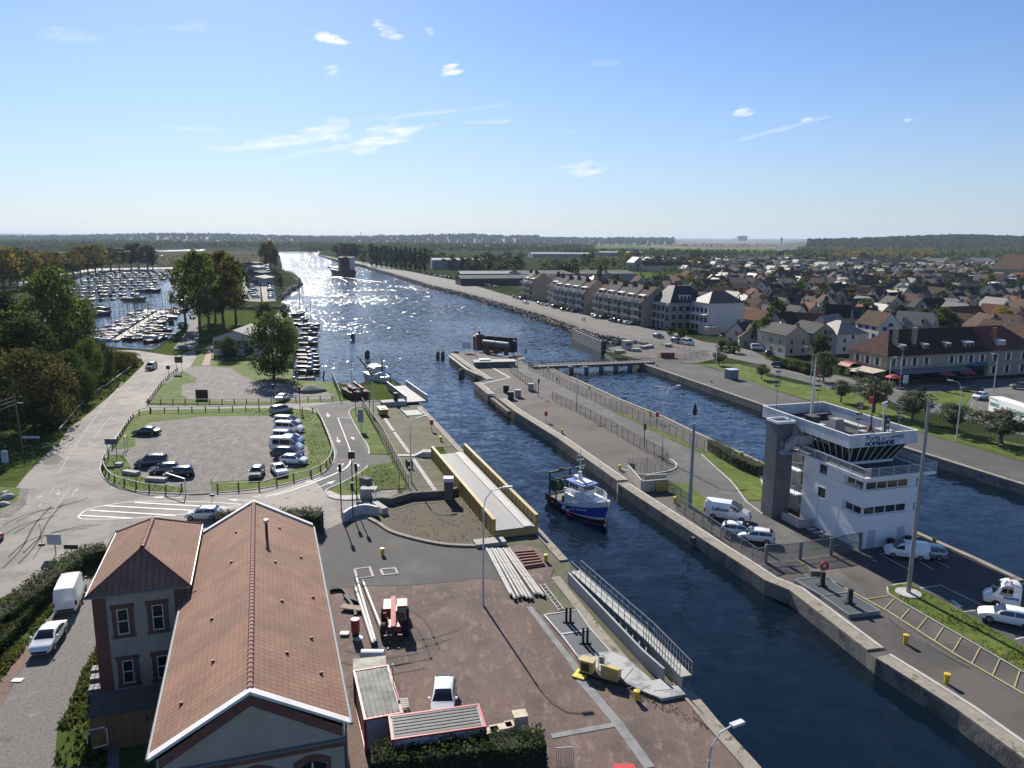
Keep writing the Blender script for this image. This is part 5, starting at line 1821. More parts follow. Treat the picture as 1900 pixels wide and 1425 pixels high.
def brick_box(mb,x0,x1,y0,y1,z0,z1):
 mb.uvquad((x0,y0,z0),(x1,y0,z0),(x1,y0,z1),(x0,y0,z1))
 mb.uvquad((x1,y0,z0),(x1,y1,z0),(x1,y1,z1),(x1,y0,z1))
 mb.uvquad((x1,y1,z0),(x0,y1,z0),(x0,y1,z1),(x1,y1,z1))
 mb.uvquad((x0,y1,z0),(x0,y0,z0),(x0,y0,z1),(x0,y1,z1))
 mb.uvquad((x0,y0,z1),(x1,y0,z1),(x1,y1,z1),(x0,y1,z1))
def ridge_caps(parent,a,b,step=.42,r=.17):
 a,b=Vector(a),Vector(b)
 n=int((b-a).length/step)
 d=(b-a)/n
 m=MB()
 for i in range(n):
  p,e=a+d*i,a+d*(i+1.12)
  m.tube([p,e],[r*1.12,r*.86],8)
 return m.build('ridge_tiles',tile_dark,parent,smooth=True)
def hall():
 t=thing('tiled_hall','long rendered hall with red tiled gable roof and white copings','building',(-13.7,36.8,0),az(-18))
 hw,L,ze,zr=5.1,31.2,7.6,10.4
 w=MB()
 ww=hw-.35
 ztop=zr-(zr-ze)*0-.35
 w.add([(-ww,0,0),(ww,0,0),(ww,0,ze-.15),(0,0,zr-.3),(-ww,0,ze-.15),(-ww,L,0),(ww,L,0),(ww,L,ze-.15),(0,L,zr-.3),(-ww,L,ze-.15)],[(0,1,2,3,4),(6,5,9,8,7),(1,6,7,2),(5,0,4,9)])
 w.build('wall',render_grey,t)
 r=MB()
 for s in(1,-1):
  pts=[(s*(hw+.05),.25,ze-.08),(s*(hw+.05),L-.25,ze-.08),(0,L-.25,zr),(0,.25,zr)]
  if s>0:
   r.uvquad(*pts)
  else:
   r.uvquad(pts[1],pts[0],pts[3],pts[2])
 rf=r.build('roof',tile_red,t)
 ridge_caps(rf,(0,.3,zr+.02),(0,L-.3,zr+.02),.5)
 for(xx,yy)in[(-2.2,6),(-2.6,12),(-1.6,20),(-3.8,3.5),(-1.4,26),(2.0,5.5),(3.6,8.5),(3.9,4.4),(1.9,12.5),(4.1,15),(1.6,19),(3.6,22),(2.1,27)]:
  v=MB()
  z=zr-abs(xx)/hw*(zr-ze)
  v.box(xx,yy,z-.02,.22,.16,.13)
  v.build('roof_vent',tile_dark,rf)
 for y0,nm in((-.18,'near'),(L-.22,'far')):
  c=MB()
  for s in(1,-1):
   c.add([(s*hw,y0,ze-.05),(0,y0,zr-.02),(0,y0+.5,zr-.02),(s*hw,y0+.5,ze-.05),(s*hw,y0,ze+.12),(0,y0,zr+.16),(0,y0+.5,zr+.16),(s*hw,y0+.5,ze+.12)],[(4,5,6,7),(0,1,5,4),(2,3,7,6),(0,4,7,3)])
  c.build('gable_coping',white_p,t)
 b=MB()
 for s in(1,-1):
  b.uvquad((0,-.04,zr-.75),(s*(ww-.1),-.04,ze-.72),(s*(ww-.1),-.04,ze-.1),(0,-.04,zr-.1))
 b.build('brick_verge',brick_m,t)
 b=MB()
 brick_box(b,-ww-.05,ww+.05,-.14,-.001,6.35,6.7)
 b.build('brick_belt',brick_m,t)
 k=MB()
 k.box(0,-.1,6.7,ww*2+.3,.3,.09)
 k.build('belt_ledge',zinc,t)
 for cx in(-3.0,0.0,3.0):
  s=MB()
  n=8
  pts=[(cx-1.0+2.0*i/n,5.35+.35*math.sin(math.pi*i/n))for i in range(n+1)]
  for i in range(n):
   (x0,z0),(x1,z1)=pts[i],pts[i+1]
   s.uvquad((x0,-.05,z0),(x1,-.05,z1),(x1,-.05,z1+.4),(x0,-.05,z0+.4))
   s.quad((x0,-.05,z0+.4),(x1,-.05,z1+.4),(x1,0,z1+.4),(x0,0,z0+.4))
  for xx in(cx-1.0,cx+.75):
   s.uvquad((xx,-.05,2.6),(xx+.25,-.05,2.6),(xx+.25,-.05,5.4),(xx,-.05,5.4))
  s.uvquad((cx-1.1,-.05,2.4),(cx+1.1,-.05,2.4),(cx+1.1,-.05,2.62),(cx-1.1,-.05,2.62))
  so=s.build('window_surround',brick_m,t)
  gw=MB()
  gw.add([(cx-.75,-.02,2.62)]+[(cx-.75+1.5*i/n,-.02,5.4+.27*math.sin(math.pi*i/n))for i in range(n+1)][::1]+[(cx+.75,-.02,2.62)],[tuple(range(n+3))])
  go=gw.build('window',glass_w,t)
  f=MB()
  f.box(cx,-.04,2.62,.09,.06,3.0)
  f.box(cx,-.04,4.4,1.5,.06,.08)
  f.build('window_frame',frame_w,go)
 for s in(1,-1):
  gtr=MB()
  gtr.tube([(s*(hw+.1),.1,ze-.14),(s*(hw+.1),L-.1,ze-.14)],.09,8)
  gtr.build('gutter',zinc,t)
 v=MB()
 v.tube([(1.05,23.4,9.6),(1.05,23.4,11.2)],.12,10)
 vo=v.build('flue_pipe',M('flue_brown',(.10,.05,.045),.5),rf)
 v=MB()
 v.tube([(1.05,23.4,11.2),(1.05,23.4,11.45)],[.2,.17],10)
 v.build('flue_cap',steel_w,rf)
 p=MB()
 p.tube([(ww+.15,.3,ze-.2),(ww+.15,.3,.1)],.06,8)
 p.build('downpipe',zinc,t)
hall()
def window_sash(parent,x0,x1,z0,z1,y,face='y',surround=True):
 if surround:
  s=MB()
  for a,b_,c,d in((x0-.33,x0,z0-.1,z1+.05),(x1,x1+.33,z0-.1,z1+.05),(x0-.42,x1+.42,z1+.02,z1+.38),(x0-.42,x1+.42,z0-.32,z0-.08)):
   brick_box(s,a,b_,y-.07,y-.001,c,d)
  s.build('window_surround',brick_m,parent)
 g_=MB()
 g_.quad((x0,y-.015,z0),(x1,y-.015,z0),(x1,y-.015,z1),(x0,y-.015,z1))
 go=g_.build('window',glass_w,parent)
 f=MB()
 cy=y-.04
 for xx in(x0+.03,x1-.03):
  f.box(xx,cy,z0,.07,.05,z1-z0)
 for zz in(z0-.02,(z0+z1)/2,z1-.05):
  f.box((x0+x1)/2,cy,zz,x1-x0,.055,.07)
 f.build('window_frame',frame_w,go)
 return go
def tower_house():
 t=thing('corner_house','two storey house with brick quoins and hipped red tile roof beside the long hall','building',(-27.1,52.2,0),az(-18))
 hx,L,ze,zr=3.5,13.2,8.55,10.75
 x0,y0,x1,y1=-hx+.4,.4,hx-.4,L-.4
 w=MB()
 w.prism([(x0,y0),(x1,y0),(x1,y1),(x0,y1)],0,ze)
 w.build('wall',render_grey,t)
 r=MB()
 a,b,c,d=(-hx,0,ze),(hx,0,ze),(hx,L,ze),(-hx,L,ze)
 e,f=(0,3.1,zr),(0,9.6,zr)
 r.uvpoly([a,b,e])
 r.uvpoly([b,c,f,e])
 r.uvpoly([c,d,f])
 r.uvpoly([d,a,e,f])
 r.quad((-hx,0,ze-.02),(hx,0,ze-.02),(hx,L,ze-.02),(-hx,L,ze-.02))
 ro=r.build('roof',tile_red,t)
 ridge_caps(ro,(0,3.1,zr),(0,9.6,zr),.45)
 hp=MB()
 for p_ in(a,b):
  hp.tube([p_,e],.09,6)
 for p_ in(c,d):
  hp.tube([p_,f],.09,6)
 hp.build('hip_tiles',tile_dark,ro)
 q_=MB()
 for sx in(x0,x1):
  s=1 if sx>0 else-1
  xa,xb=(sx-.06*0-.8,sx+.06)if s>0 else(sx-.06,sx+.8)
  brick_box(q_,xa,xb,y0-.06,y0+.8,0,ze-.05)
  qq=q_.build('brick_quoin',brick_m,t)
  q_=MB()
 for xa in(-1.25,1.1):
  window_sash(t,xa-.38,xa+.38,5.25,7.2,y0)
  window_sash(t,xa-.33,xa+.42,1.3,3.1,y0)
 fas=MB()
 for p_,q2 in((a,b),(b,c),(c,d),(d,a)):
  fas.beam((p_[0],p_[1],ze-.06),(q2[0],q2[1],ze-.06),.12,.13)
 fas.build('gutter',zinc,t)
 dp=MB()
 dp.tube([(hx-.1,.1,ze-.15),(hx-.3,.2,ze-.9),(x1+.1,.35,6.4),(x1+.1,.35,5.3),(x1-.9,.15,4.75),(x1-1.2,.1,4.2)],.08,8)
 dp.build('downpipe',zinc,t)
 ln=MB()
 ln.beam((hx-.5,.3,7.9),(hx+.5,-.1,8.15),.06,.05)
 ln.build('bracket',steel_d,t)
tower_house()
def wooden_shed():
 pa,pb,pc,pd=P(168,1301,3.0),P(281,1312,3.0),P(284,1322,2.75),P(163,1329,2.75)
 t=thing('wooden_shed','low brown wooden lean-to with felt roof in the corner of hall and house','shed',(pd.x,pd.y,0),az(-18+0))
 mt=frame((pd.x,pd.y,0),-18).inverted()
 w=4.6
 b=MB()
 b.uvquad((.05,0,0),(w,0,0),(w,0,2.65),(.05,0,2.65))
 b.uvquad((.05,2.2,0),(.05,0,0),(.05,0,2.65),(.05,2.2,2.9))
 b.uvquad((w,0,0),(w,2.2,0),(w,2.2,2.9),(w,0,2.65))
 b.build('wall',wood_b,t)
 r=MB()
 r.add([(-.1,-.15,2.72),(w,-.15,2.72),(w,2.3,3.0),(-.1,2.3,3.0),(-.1,-.15,2.64),(w,-.15,2.64),(w,2.3,2.92),(-.1,2.3,2.92)],[(0,1,2,3),(4,5,1,0),(5,6,2,1),(7,4,0,3)])
 ro=r.build('roof',M('shed_roof',(.16,.10,.065),.8,.3,scale=1,col2=(.06,.05,.045)),t)
 rl=MB()
 rl.tube([(-.1,-.35,1.0),(-.1,-.35,1.9),(.9,-.35,2.0),(1.1,-.35,1.8),(1.1,-.35,.7),(.2,-.35,.6)],.045,6)
 rl.build('hand_rail',steel_w,t)
 l=MB()
 l.box(3.5,-.03,1.7,.2,.06,.4)
 l.build('lamp_box',steel_d,t)
 for i,(px,py,h)in enumerate([(186,1262,1.1),(184,1278,1.0),(181,1294,.9)]):
  p=P(px,py)
  o=thing('tile_stack',['pallet of grey roof tiles farthest from the wooden shed','middle pallet of grey roof tiles by the brick quoin','pallet of grey roof tiles next to the wooden shed'][i],'tile stack',p,az(-18),'pallets of roof tiles')
  m=MB()
  for a in range(3):
   for c in range(2):
    for k in range(int(h/.2)):
     m.box(-.35+a*.35,-.2+c*.4,.14+k*.2,.3,.36,.17,rz=(a+c+k)%3*.03)
  m.build('tiles',M('tile_grey',(.14,.14,.14),.7,.3,scale=5),o)
  wbox(o,'pallet',wood_b,0,0,0,1.1,.9,.13)
wooden_shed()
# ---- control tower
def control_tower():
 t=thing('control_tower','white harbour control building with glazed lookout cabin and grey lift shaft','building',(38.9,81.3,0),az(-17))
 W,D1,D=7.4,10.2,18.0
 b=MB()
 b.prism([(0,0),(W,0),(W,D1),(0,D1)],0,3.9)
 b.prism([(0,0),(W,0),(W,D1),(0,D1)],4.9,6.8)
 b.prism([(0,0),(W,0),(W,D1),(0,D1)],7.8,8.5)
 for z0,z1 in((3.9,4.9),(6.8,7.8)):
  b.prism([(.3,.3),(W,.3),(W,D1),(.3,D1)],z0-.001,z1+.001,cap=False,bottom=False)
  b.prism([(0,3.1),(.3,3.1),(.3,D1),(0,D1)],z0,z1)
 b.prism([(0,13.6),(W,13.6),(W,D),(0,D)],0,8.5)
 b.build('wall',tower_white,t)
 sm=MB()
 for z in(2.05,3.85,5.85,6.75):
  sm.box(-.002,5.1,z,.012,D1,.035)
 for y in(3.6,7.2):
  sm.box(-.002,y,0,.012,.035,3.9)
 sm.build('panel_joints',seam_m,t)
 cr=MB()
 cr.prism([(1.1,D1),(W-.3,D1),(W-.3,13.6),(1.1,13.6)],0,8.45)
 cr.build('stair_core',M('core_beige',(.42,.40,.36),.6),t)
 for z0 in(.1,3.3,6.3):
  wbox(t,'stair_window',glass_w,1.09,11.1,z0,.04,1.5,2.1)
 for z0,z1 in((3.9,4.9),(6.8,7.8)):
  for k in range(4):
   xa=.55+k*1.45
   g_=MB()
   g_.quad((xa,.285,z0+.1),(xa+1.3,.285,z0+.1),(xa+1.3,.285,z1-.08),(xa,.285,z1-.08))
   go=g_.build('window',glass_w,t)
   f=MB()
   f.box(xa-.07,.26,z0+.02,.08,.08,z1-z0-.04)
   f.build('window_frame',frame_w,go)
  for k in range(2):
   ya=.45+k*1.25
   g_=MB()
   g_.quad((.285,ya,z0+.1),(.285,ya+1.1,z0+.1),(.285,ya+1.1,z1-.08),(.285,ya,z1-.08))
   go=g_.build('window',glass_w,t)
   f=MB()
   f.box(.26,ya+1.17,z0+.02,.08,.08,z1-z0-.04)
   f.build('window_frame',frame_w,go)
 for z in(4.0,6.9):
  g_=MB()
  g_.box(-.004,6.6,z,.03,1.15,1.2)
  go=g_.build('window',glass_w,t)
  f=MB()
  f.box(-.05,7.45,z-.05,.12,.5,1.3)
  f.box(-.05,6.85,z-.1,.12,1.7,.06)
  f.box(-.05,6.85,z+1.22,.12,1.7,.06)
  f.build('window_frame',tower_white,go)
 dm=M('door_grey',(.46,.48,.50),.5)
 for x in(1.1,5.2):
  wbox(t,'door',dm,x+.5,-.02,0,1.0,.05,2.2)
 for x in(4.0,6.5):
  c=MB()
  c.box(x,-.5,0,.55,.6,1.0)
  o=c.build('waste_bin',M('bin_dark',(.025,.03,.03),.6),None)
  o.matrix_world=frame((38.9,81.3,.09),-17)
  tag(o,'dark bin against the tower front, %s'%('left one by the first door' if x<5 else 'right one by the second door'),'bin','bins at the control tower')
 for z in(3.0,6.0):
  s=MB()
  s.box(.05,11.9,z,2.1,3.3,.18)
  so=s.build('balcony',tower_white,t)
  rl=MB()
  for k in range(13):
   rl.box(-.95,10.35+k*.26,z+.18,.025,.025,1.0)
  for k in range(8):
   rl.box(-.95+k*.27,10.3,z+.18,.025,.025,1.0)
  rl.box(-.95,11.9,z+1.16,.05,3.3,.05)
  rl.box(.05,10.3,z+1.16,2.1,.05,.05)
  rl.build('railing',steel_w,so)
 s=MB()
 brick_box(s,-3.5,-1.1,11.0,13.3,0,12.1)
 s.build('lift_shaft',grey_conc,t)
 s=MB()
 for a_,b_,c_,d_ in((-2.3,11.0,2.5,.16),(-2.3,13.3,2.5,.16),(-3.5,12.15,.16,2.2),(-1.1,12.15,.16,2.2)):
  s.box(a_,b_,12.1,c_,d_,.3)
 s.build('shaft_cap',tower_white,t)
 s=MB()
 s.prism([(-1.2,-1.2),(8.6,-1.2),(8.6,D+.3),(.2,D+.3),(.2,11.0),(-1.2,11.0)],8.5,8.78)
 s.build('lookout_balcony',tower_white,t)
 s=MB()
 s.prism([(-.9,-.9),(8.3,-.9),(8.3,D),(.4,D),(.4,10.8),(-.9,10.8)],8.78,8.8)
 s.build('balcony_floor',M('deck_grey',(.07,.075,.08),.8),t)
 rl=MB()
 path=[(-1.2,11.0),(-1.2,-1.2),(8.6,-1.2),(8.6,D+.3)]
 for i in range(3):
  a,c=Vector((*path[i],0)),Vector((*path[i+1],0))
  for k in range(7):
   z=8.9+k*.155
   rl.beam(a+Vector((0,0,z)),c+Vector((0,0,z)),.035 if k<6 else.07,.03 if k<6 else.06)
  n=max(2,round((c-a).length/1.9))
  for k in range(n+1):
   p=a.lerp(c,k/n)
   rl.box(p.x,p.y,8.5,.06,.06,1.35)
 rl.build('lookout_railing',steel_w,t)
 br=MB()
 for x in(.3,2.2,4.1,6.0,7.9):
  br.beam((x,-1.1,8.45),(x,0,8.1),.08,.1)
 br.build('balcony_brackets',tower_white,t)
 zb,zt=8.95,11.25
 B_=[(.9,3.6),(6.9,3.6),(6.9,16.8),(.9,16.8)]
 T_=[(-.15,2.6),(8.0,2.6),(8.0,17.6),(-.15,17.6)]
 sl=MB()
 sl.prism([(.8,3.5),(7.0,3.5),(7.0,16.9),(.8,16.9)],8.8,zb+.15)
 sl.build('cabin_sill',tower_white,t)
 g_=MB()
 for i in range(4):
  j=(i+1)%4
  g_.quad((*B_[i],zb+.15),(*B_[j],zb+.15),(*T_[j],zt),(*T_[i],zt))
 g_.build('cabin_glass',M('cabin_glass',(.018,.026,.028),.07,.1,spec=.8),t)
 f=MB()
 for i,n in((0,7),(3,13),(1,13)):
  j=(i+1)%4
  for k in range(n+1):
   u=k/n
   u2=min(1,u+(.055 if i==0 else 0))
   b0=Vector((*B_[i],zb+.15)).lerp(Vector((*B_[j],zb+.15)),u)
   t0=Vector((*T_[i],zt)).lerp(Vector((*T_[j],zt)),u2)
   o=Vector((0,-.03,0))if i==0 else Vector((-.03 if i==3 else.03,0,0))
   f.beam(b0+o,t0+o,.07,.06)
 f.build('cabin_mullions',frame_w,t)
 x0,x1,y0,y1,z0,z1=-.45,9.0,2.3,18.6,11.15,12.6
 p=MB()
 th=.14
 for a,c,d,e in((x0,x1,y0,y0+th),(x0,x1,y1-th,y1),(x0,x0+th,y0+th,y1-th),(x1-th,x1,y0+th,y1-th)):
  brick_box(p,a,c,d,e,z0,z1)
 p.build('parapet',panel_white,t)
 cp=MB()
 for a,c,d,e in((x0-.05,x1+.05,y0-.05,y0+th+.05),(x0-.05,x1+.05,y1-th-.05,y1+.05),(x0-.05,x0+th+.05,y0+th+.05,y1-th-.05),(x1-th-.05,x1+.05,y0+th+.05,y1-th-.05)):
  cp.box((a+c)/2,(d+e)/2,z1+.002,c-a,e-d,.07)
 cp.build('parapet_rail',white_p,t)
 r=MB()
 r.box((x0+x1)/2,(y0+y1)/2,11.16,x1-x0-.3,y1-y0-.3,.16)
 r.build('roof_deck',roof_felt,t)
 sb=MB()
 sb.box(4.55,y0-.03,11.2,7.0,.04,1.3)
 so=sb.build('sign_board',M('sign_white',(.66,.67,.69),.4),t)
 nv=M('sign_navy',(.015,.02,.13),.5)
 me=text_mesh('Ports',.9,.004,bold=.02)
 place_text('lettering',me,nv,so,(1.7,y0-.06,11.88),(1,0,0),(0,0,1))
 me=text_mesh('de',.42,.004,bold=.01)
 place_text('lettering',me,nv,so,(3.95,y0-.06,11.88),(1,0,0),(0,0,1))
 me=text_mesh('NORMANDIE',.68,.004,bold=.04)
 sx=4.1/max(v.co.x for v in me.vertices)
 me.transform(Matrix.Diagonal((sx,1,1,1)))
 place_text('lettering',me,nv,so,(1.65,y0-.06,11.29),(1,0,0),(0,0,1))
 lg=MB()
 for k in range(3):
  pts=[(4.75+.25*k,11.98-k*.14),(5.5,12.24-k*.11),(6.4,12.34-k*.12),(6.95,12.26-k*.16)]
  for i in range(3):
   (xa,za),(xb,zb_)=pts[i],pts[i+1]
   lg.quad((xa,y0-.057,za-.03),(xb,y0-.057,zb_-.03),(xb,y0-.057,zb_+.04),(xa,y0-.057,za+.04))
 for k in range(4):
  xa=5.85+k*.3
  lg.quad((xa,y0-.062,11.45+k*.1),(xa+.06,y0-.062,11.45+k*.1),(xa+.52,y0-.062,12.24-k*.02),(xa+.45,y0-.062,12.24-k*.02))
 lg.build('emblem',nv,so)
 st=MB()
 def flight(p0,p1,w):
  p0,p1=Vector(p0),Vector(p1)
  st.beam(p0,p1,w,.16)
  sd=(p1-p0).cross(Vector((0,0,1))).normalized()*w/2
  for s in(-1,1):
   a,b=p0+sd*s,p1+sd*s
   st.add([a,b,b+Vector((0,0,1.05)),a+Vector((0,0,1.05))],[(0,1,2,3)])
 flight((-3.2,10.35,8.95),(-2.6,10.35,8.95),.9)
 flight((-2.6,10.35,8.95),(-1.5,10.0,9.95),.9)
 flight((-.95,10.2,9.95),(-.95,11.9,11.9),.85)
 st.box(-.85,9.5,9.9,1.5,1.5,.16)
 for q_ in([(-1.6,8.75),(-.1,8.75)],[(-1.6,8.75),(-1.6,9.6)]):
  (xa,ya),(xb,yb)=q_
  st.add([(xa,ya,9.95),(xb,yb,9.95),(xb,yb,11.0),(xa,ya,11.0)],[(0,1,2,3)])
 st.beam((-1.4,9.4,8.7),(-1.4,9.4,9.9),.15,.15)
 st.box(-2.2,10.4,8.6,2.2,1.0,.2)
 st.build('roof_stair',M('mesh_panel',(.36,.37,.38),.5,.1),t)
 fr=frame((38.9,81.3,0),-17)
 def onroof(name,label,cat,x,y,group=None):
  return thing(name,label,cat,fr@Vector((x,y,11.32)),az(-17),group)
 for i,(x,y,h,lb)in enumerate([(.9,17.6,6.2,'signal light mast at the rear left roof corner'),(7.6,18.0,5.2,'signal light mast at the rear right roof corner'),(2.6,4.6,4.6,'signal light mast near the front left of the tower roof'),(8.2,4.4,4.4,'signal light mast near the front right of the tower roof')]):
  o=onroof('signal_mast',lb,'signal mast',x,y,'signal masts on the control tower')
  m=MB()
  m.tube([(0,0,0),(0,0,h)],.05,6)
  m.build('pole',steel_g,o)
  for k in range(4):
   for s in(-1,1):
    l=MB()
    l.beam((s*.12,-.22,h-.2-k*.62),(s*.34,.1,h-.2-k*.62),.2,.2)
    l.build('signal_light',steel_d,o)
 o=onroof('flag_mast','white flag mast with crossbar and red and white flag on the tower roof','mast',3.9,14.4)
 m=MB()
 m.tube([(0,0,0),(0,0,3.6),(0,0,8.2)],[.2,.14,.04],8)
 m.beam((-.9,0,4.2),(.9,0,4.2),.06,.06)
 m.build('pole',steel_w,o)
 fl=MB()
 fl.add([(.05,0,6.9),(.35,.15,6.8),(.5,.05,6.2),(.2,-.05,5.7),(.05,0,5.9)],[(0,1,2,3,4)])
 fl.build('flag',M('flag_red',(.45,.06,.05),.8),o)
 o=onroof('vent_cowl','grey concrete vent stack in the middle of the tower roof','vent',3.4,9.2)
 m=MB()
 m.loft([[(-.8,-.8,0),(.8,-.8,0),(.8,.8,0),(-.8,.8,0)],[(-.55,-.55,1.5),(.55,-.55,1.5),(.55,.55,1.5),(-.55,.55,1.5)]])
 m.build('stack',M('vent_grey',(.22,.22,.22),.8),o)
 o=onroof('tall_mast','dark brown mast carrying a red box near the right parapet of the tower roof','mast',7.5,8.0)
 m=MB()
 m.tube([(0,0,0),(0,0,.9),(0,0,6.2)],[.3,.1,.06],6)
 m.build('pole',M('mast_brown',(.10,.05,.04),.6),o)
 wbox(o,'red_box',M('box_red',(.38,.05,.045),.5),-.3,0,3.4,.5,.3,.8)
 o=onroof('signal_board','black signal panel with four white lamps standing behind the tower sign','signal',5.5,3.4)
 wbox(o,'panel',steel_d,0,0,.1,.6,.25,3.0)
 for k in range(4):
  l=MB()
  l.tube([(0,-.13,.6+k*.68),(0,-.17,.6+k*.68)],.13,10)
  l.build('lamp',lamp_m,o)
 o=onroof('radar_scanner','white radar bar on a post above the tower roof','radar',6.8,5.4)
 m=MB()
 m.tube([(0,0,0),(0,0,3.6)],.08,6)
 m.box(0,0,3.6,.5,.5,.3)
 m.build('pole',steel_w,o)
 m=MB()
 m.box(0,0,3.95,1.9,.16,.16,rz=.5)
 m.build('scanner_bar',steel_w,o)
 for i,(x,y,sx,sy,h)in enumerate([(2.0,10.6,1.2,1.0,.5),(2.6,12.6,1.1,1.6,1.1),(6.6,10.5,.9,4.5,.45),(7.6,6.0,1.2,1.5,.6),(4.9,6.4,.7,.7,.5),(5.6,15.2,2.6,.5,.6)]):
  o=onroof('roof_unit',['white roof hatch by the stair side','dark square unit near the flag mast','long pale duct along the right parapet','white ventilation unit near the right mast','small pale unit behind the signal panel','dark duct across the rear of the tower roof'][i],'roof unit',x,y)
  m=MB()
  m.box(0,0,0,sx,sy,h)
  m.box(0,0,h+.002,sx+.1,sy+.1,.06)
  m.build('casing',[steel_w,steel_d,pale_conc,steel_w,pale_conc,steel_d][i],o)
 o=thing('ramp_wall','low grey wall with steps along the foot of the control tower','wall',fr@Vector((-2.2,9.0,0)),az(-17))
 m=MB()
 m.box(0,0,0,.25,3.4,1.0)
 m.box(.9,-1.6,0,2.0,.25,1.0)
 m.build('wall',pale_conc,o)
 for k in range(5):
  m=MB()
  m.box(1.1,-.3-k*1.1,.1,1.1,.6,.1)
  m.build('step_slab',pale_conc,o)
control_tower()
# ---- houses
WALLM=dict(white=M('house_white',(.54,.52,.48),.85,.08,scale=.4),cream=M('house_cream',(.45,.39,.30),.85,.1,scale=.4),stone=M('house_stone',(.30,.265,.21),.9,.15,scale=.8),grey=M('house_grey',(.30,.295,.28),.9,.1,scale=.5),beige=M('house_beige',(.33,.27,.20),.85,.08,scale=.5))
ROOFM=dict(slate=M('slate',(.042,.043,.048),.6,.25,scale=1.5,spec=.2),brown=M('tile_brown',(.075,.05,.038),.9,.3,scale=1.2,spec=.08),red=M('tile_orange',(.125,.06,.042),.9,.2,scale=1.2,spec=.08),grey=M('tile_grey_roof',(.085,.08,.074),.9,.25,scale=1.2,spec=.08),pale=M('roof_pale',(.22,.20,.17),.6,.15,scale=.6),black=M('roof_black',(.02,.02,.022),.75,.2,scale=1,spec=.12))
win_blue=M('shutter_blue',(.04,.10,.35),.5)
def house(loc,azim,w,l,he,hr,wall,roof,label,group=None,hip=False,wins=2,chim=1,dormer=0,shutter=None,name='house',cat='house',porch=False,sides='fb'):
 t=thing(name,label,cat,(loc[0],loc[1],0),az(azim),group)
 hw=w/2
 zt=he+hr
 b=MB()
 if hip:
  b.prism([(-hw,0),(hw,0),(hw,l),(-hw,l)],0,he)
 else:
  b.add([(-hw,0,0),(hw,0,0),(hw,0,he),(0,0,zt-.05),(-hw,0,he),(-hw,l,0),(hw,l,0),(hw,l,he),(0,l,zt-.05),(-hw,l,he)],[(0,1,2,3,4),(6,5,9,8,7),(1,6,7,2),(5,0,4,9)])
 b.build('wall',WALLM[wall],t)
 r=MB()
 o,th=.3,.16
 k=hr/hw
 if hip:
  a_=[(-hw-o,-o,he),(hw+o,-o,he),(hw+o,l+o,he),(-hw-o,l+o,he)]
  e,f=(0,min(hw*.9,l*.42),zt),(0,l-min(hw*.9,l*.42),zt)
  r.poly([a_[0],a_[1],e])
  r.poly([a_[1],a_[2],f,e])
  r.poly([a_[2],a_[3],f])
  r.poly([a_[3],a_[0],e,f])
  r.poly([(p[0],p[1],p[2]-.02)for p in reversed(a_)])
 else:
  for s in(1,-1):
   x1,z1=s*(hw+o),he-o*k
   r.add([(0,-o*.6,zt),(x1,-o*.6,z1),(x1,l+o*.6,z1),(0,l+o*.6,zt),(0,-o*.6,zt+th),(x1,-o*.6,z1+th),(x1,l+o*.6,z1+th),(0,l+o*.6,zt+th)],[(4,5,6,7),(0,3,2,1),(0,1,5,4),(2,3,7,6),(1,2,6,5)])
 ro=r.build('roof',ROOFM[roof],t)
 for c in range(chim):
  cm=MB()
  y=.6 if c==0 else l-.9
  cm.box(0 if hip else(.0),y+(l*.35 if hip else 0),zt-.5,.55,.9,1.6)
  cm.build('chimney',brick_plain,ro)
 for d in range(dormer):
  y=l*(d+.5)/dormer
  dm_=MB()
  s=-1
  z0=he+hr*.18
  x_in,x_out=s*hw*.35,s*hw*.86
  dm_.add([(x_out,y-.75,z0),(x_out,y+.75,z0),(x_out,y+.75,z0+1.3),(x_out,y,z0+2.0),(x_out,y-.75,z0+1.3),(x_in,y-.75,z0+1.3),(x_in,y+.75,z0+1.3),(x_in*.3,y,z0+2.0)],[(0,1,2,3,4),(0,4,5),(1,6,2),(4,3,7,5),(3,2,6,7)])
  do=dm_.build('dormer',WALLM[wall],ro)
  g_=MB()
  g_.quad((x_out-.02,y-.45,z0+.25),(x_out-.02,y+.45,z0+.25),(x_out-.02,y+.45,z0+1.25),(x_out-.02,y-.45,z0+1.25))
  g_.build('window',glass_w,ro)
 spots=[]
 if wins>=1:
  spots+=[('g',0,he-.2 if not hip else he-1.5)]
 if wins>=2:
  spots+=[('g',-hw*.5,.9),('g',hw*.5,.9)]
 if wins>=4:
  spots+=[('l',l*f,z)for f in(.2,.5,.8)for z in((.9,3.5)if he>4.5 else(.9,))]
  if he>4.5:
   spots+=[('g',-hw*.5,3.5),('g',hw*.5,3.5)]
 for kd,u,z in spots:
  g_=MB()
  ww,wh=.95,1.25
  if kd=='g':
   g_.box(u,-.015,z,ww,.05,wh)
  else:
   g_.box(-hw-.015,u,z,.05,ww,wh)
  go=g_.build('window',glass_w,t)
  if wins>=4:
   f=MB()
   for s in(-1,1):
    if kd=='g':
     f.box(u+s*(ww/2+(.25 if shutter else.04)),-.03,z-.05,.45 if shutter else.09,.07,wh+.1)
    else:
     f.box(-hw-.03,u+s*(ww/2+(.25 if shutter else.04)),z-.05,.07,.45 if shutter else.09,wh+.1)
   f.build('shutters' if shutter else 'window_frame',shutter or frame_w,go)
 return t
brick_plain=M('chimney_brick',(.17,.085,.06),.85,.2,scale=3)
def house_px(px,py,azim,w,l,he,hr,*a,**k):
 return house(P(px,py),azim,w,l,he,hr,*a,**k)
AX=-19.0
house_px(1478,660,AX+3,8,15,6.2,2.6,'cream','black','cream house with black roof and long white dormer left of the restaurant',wins=4,chim=2,dormer=0)
o=bpy.data.objects[-1]if False else None
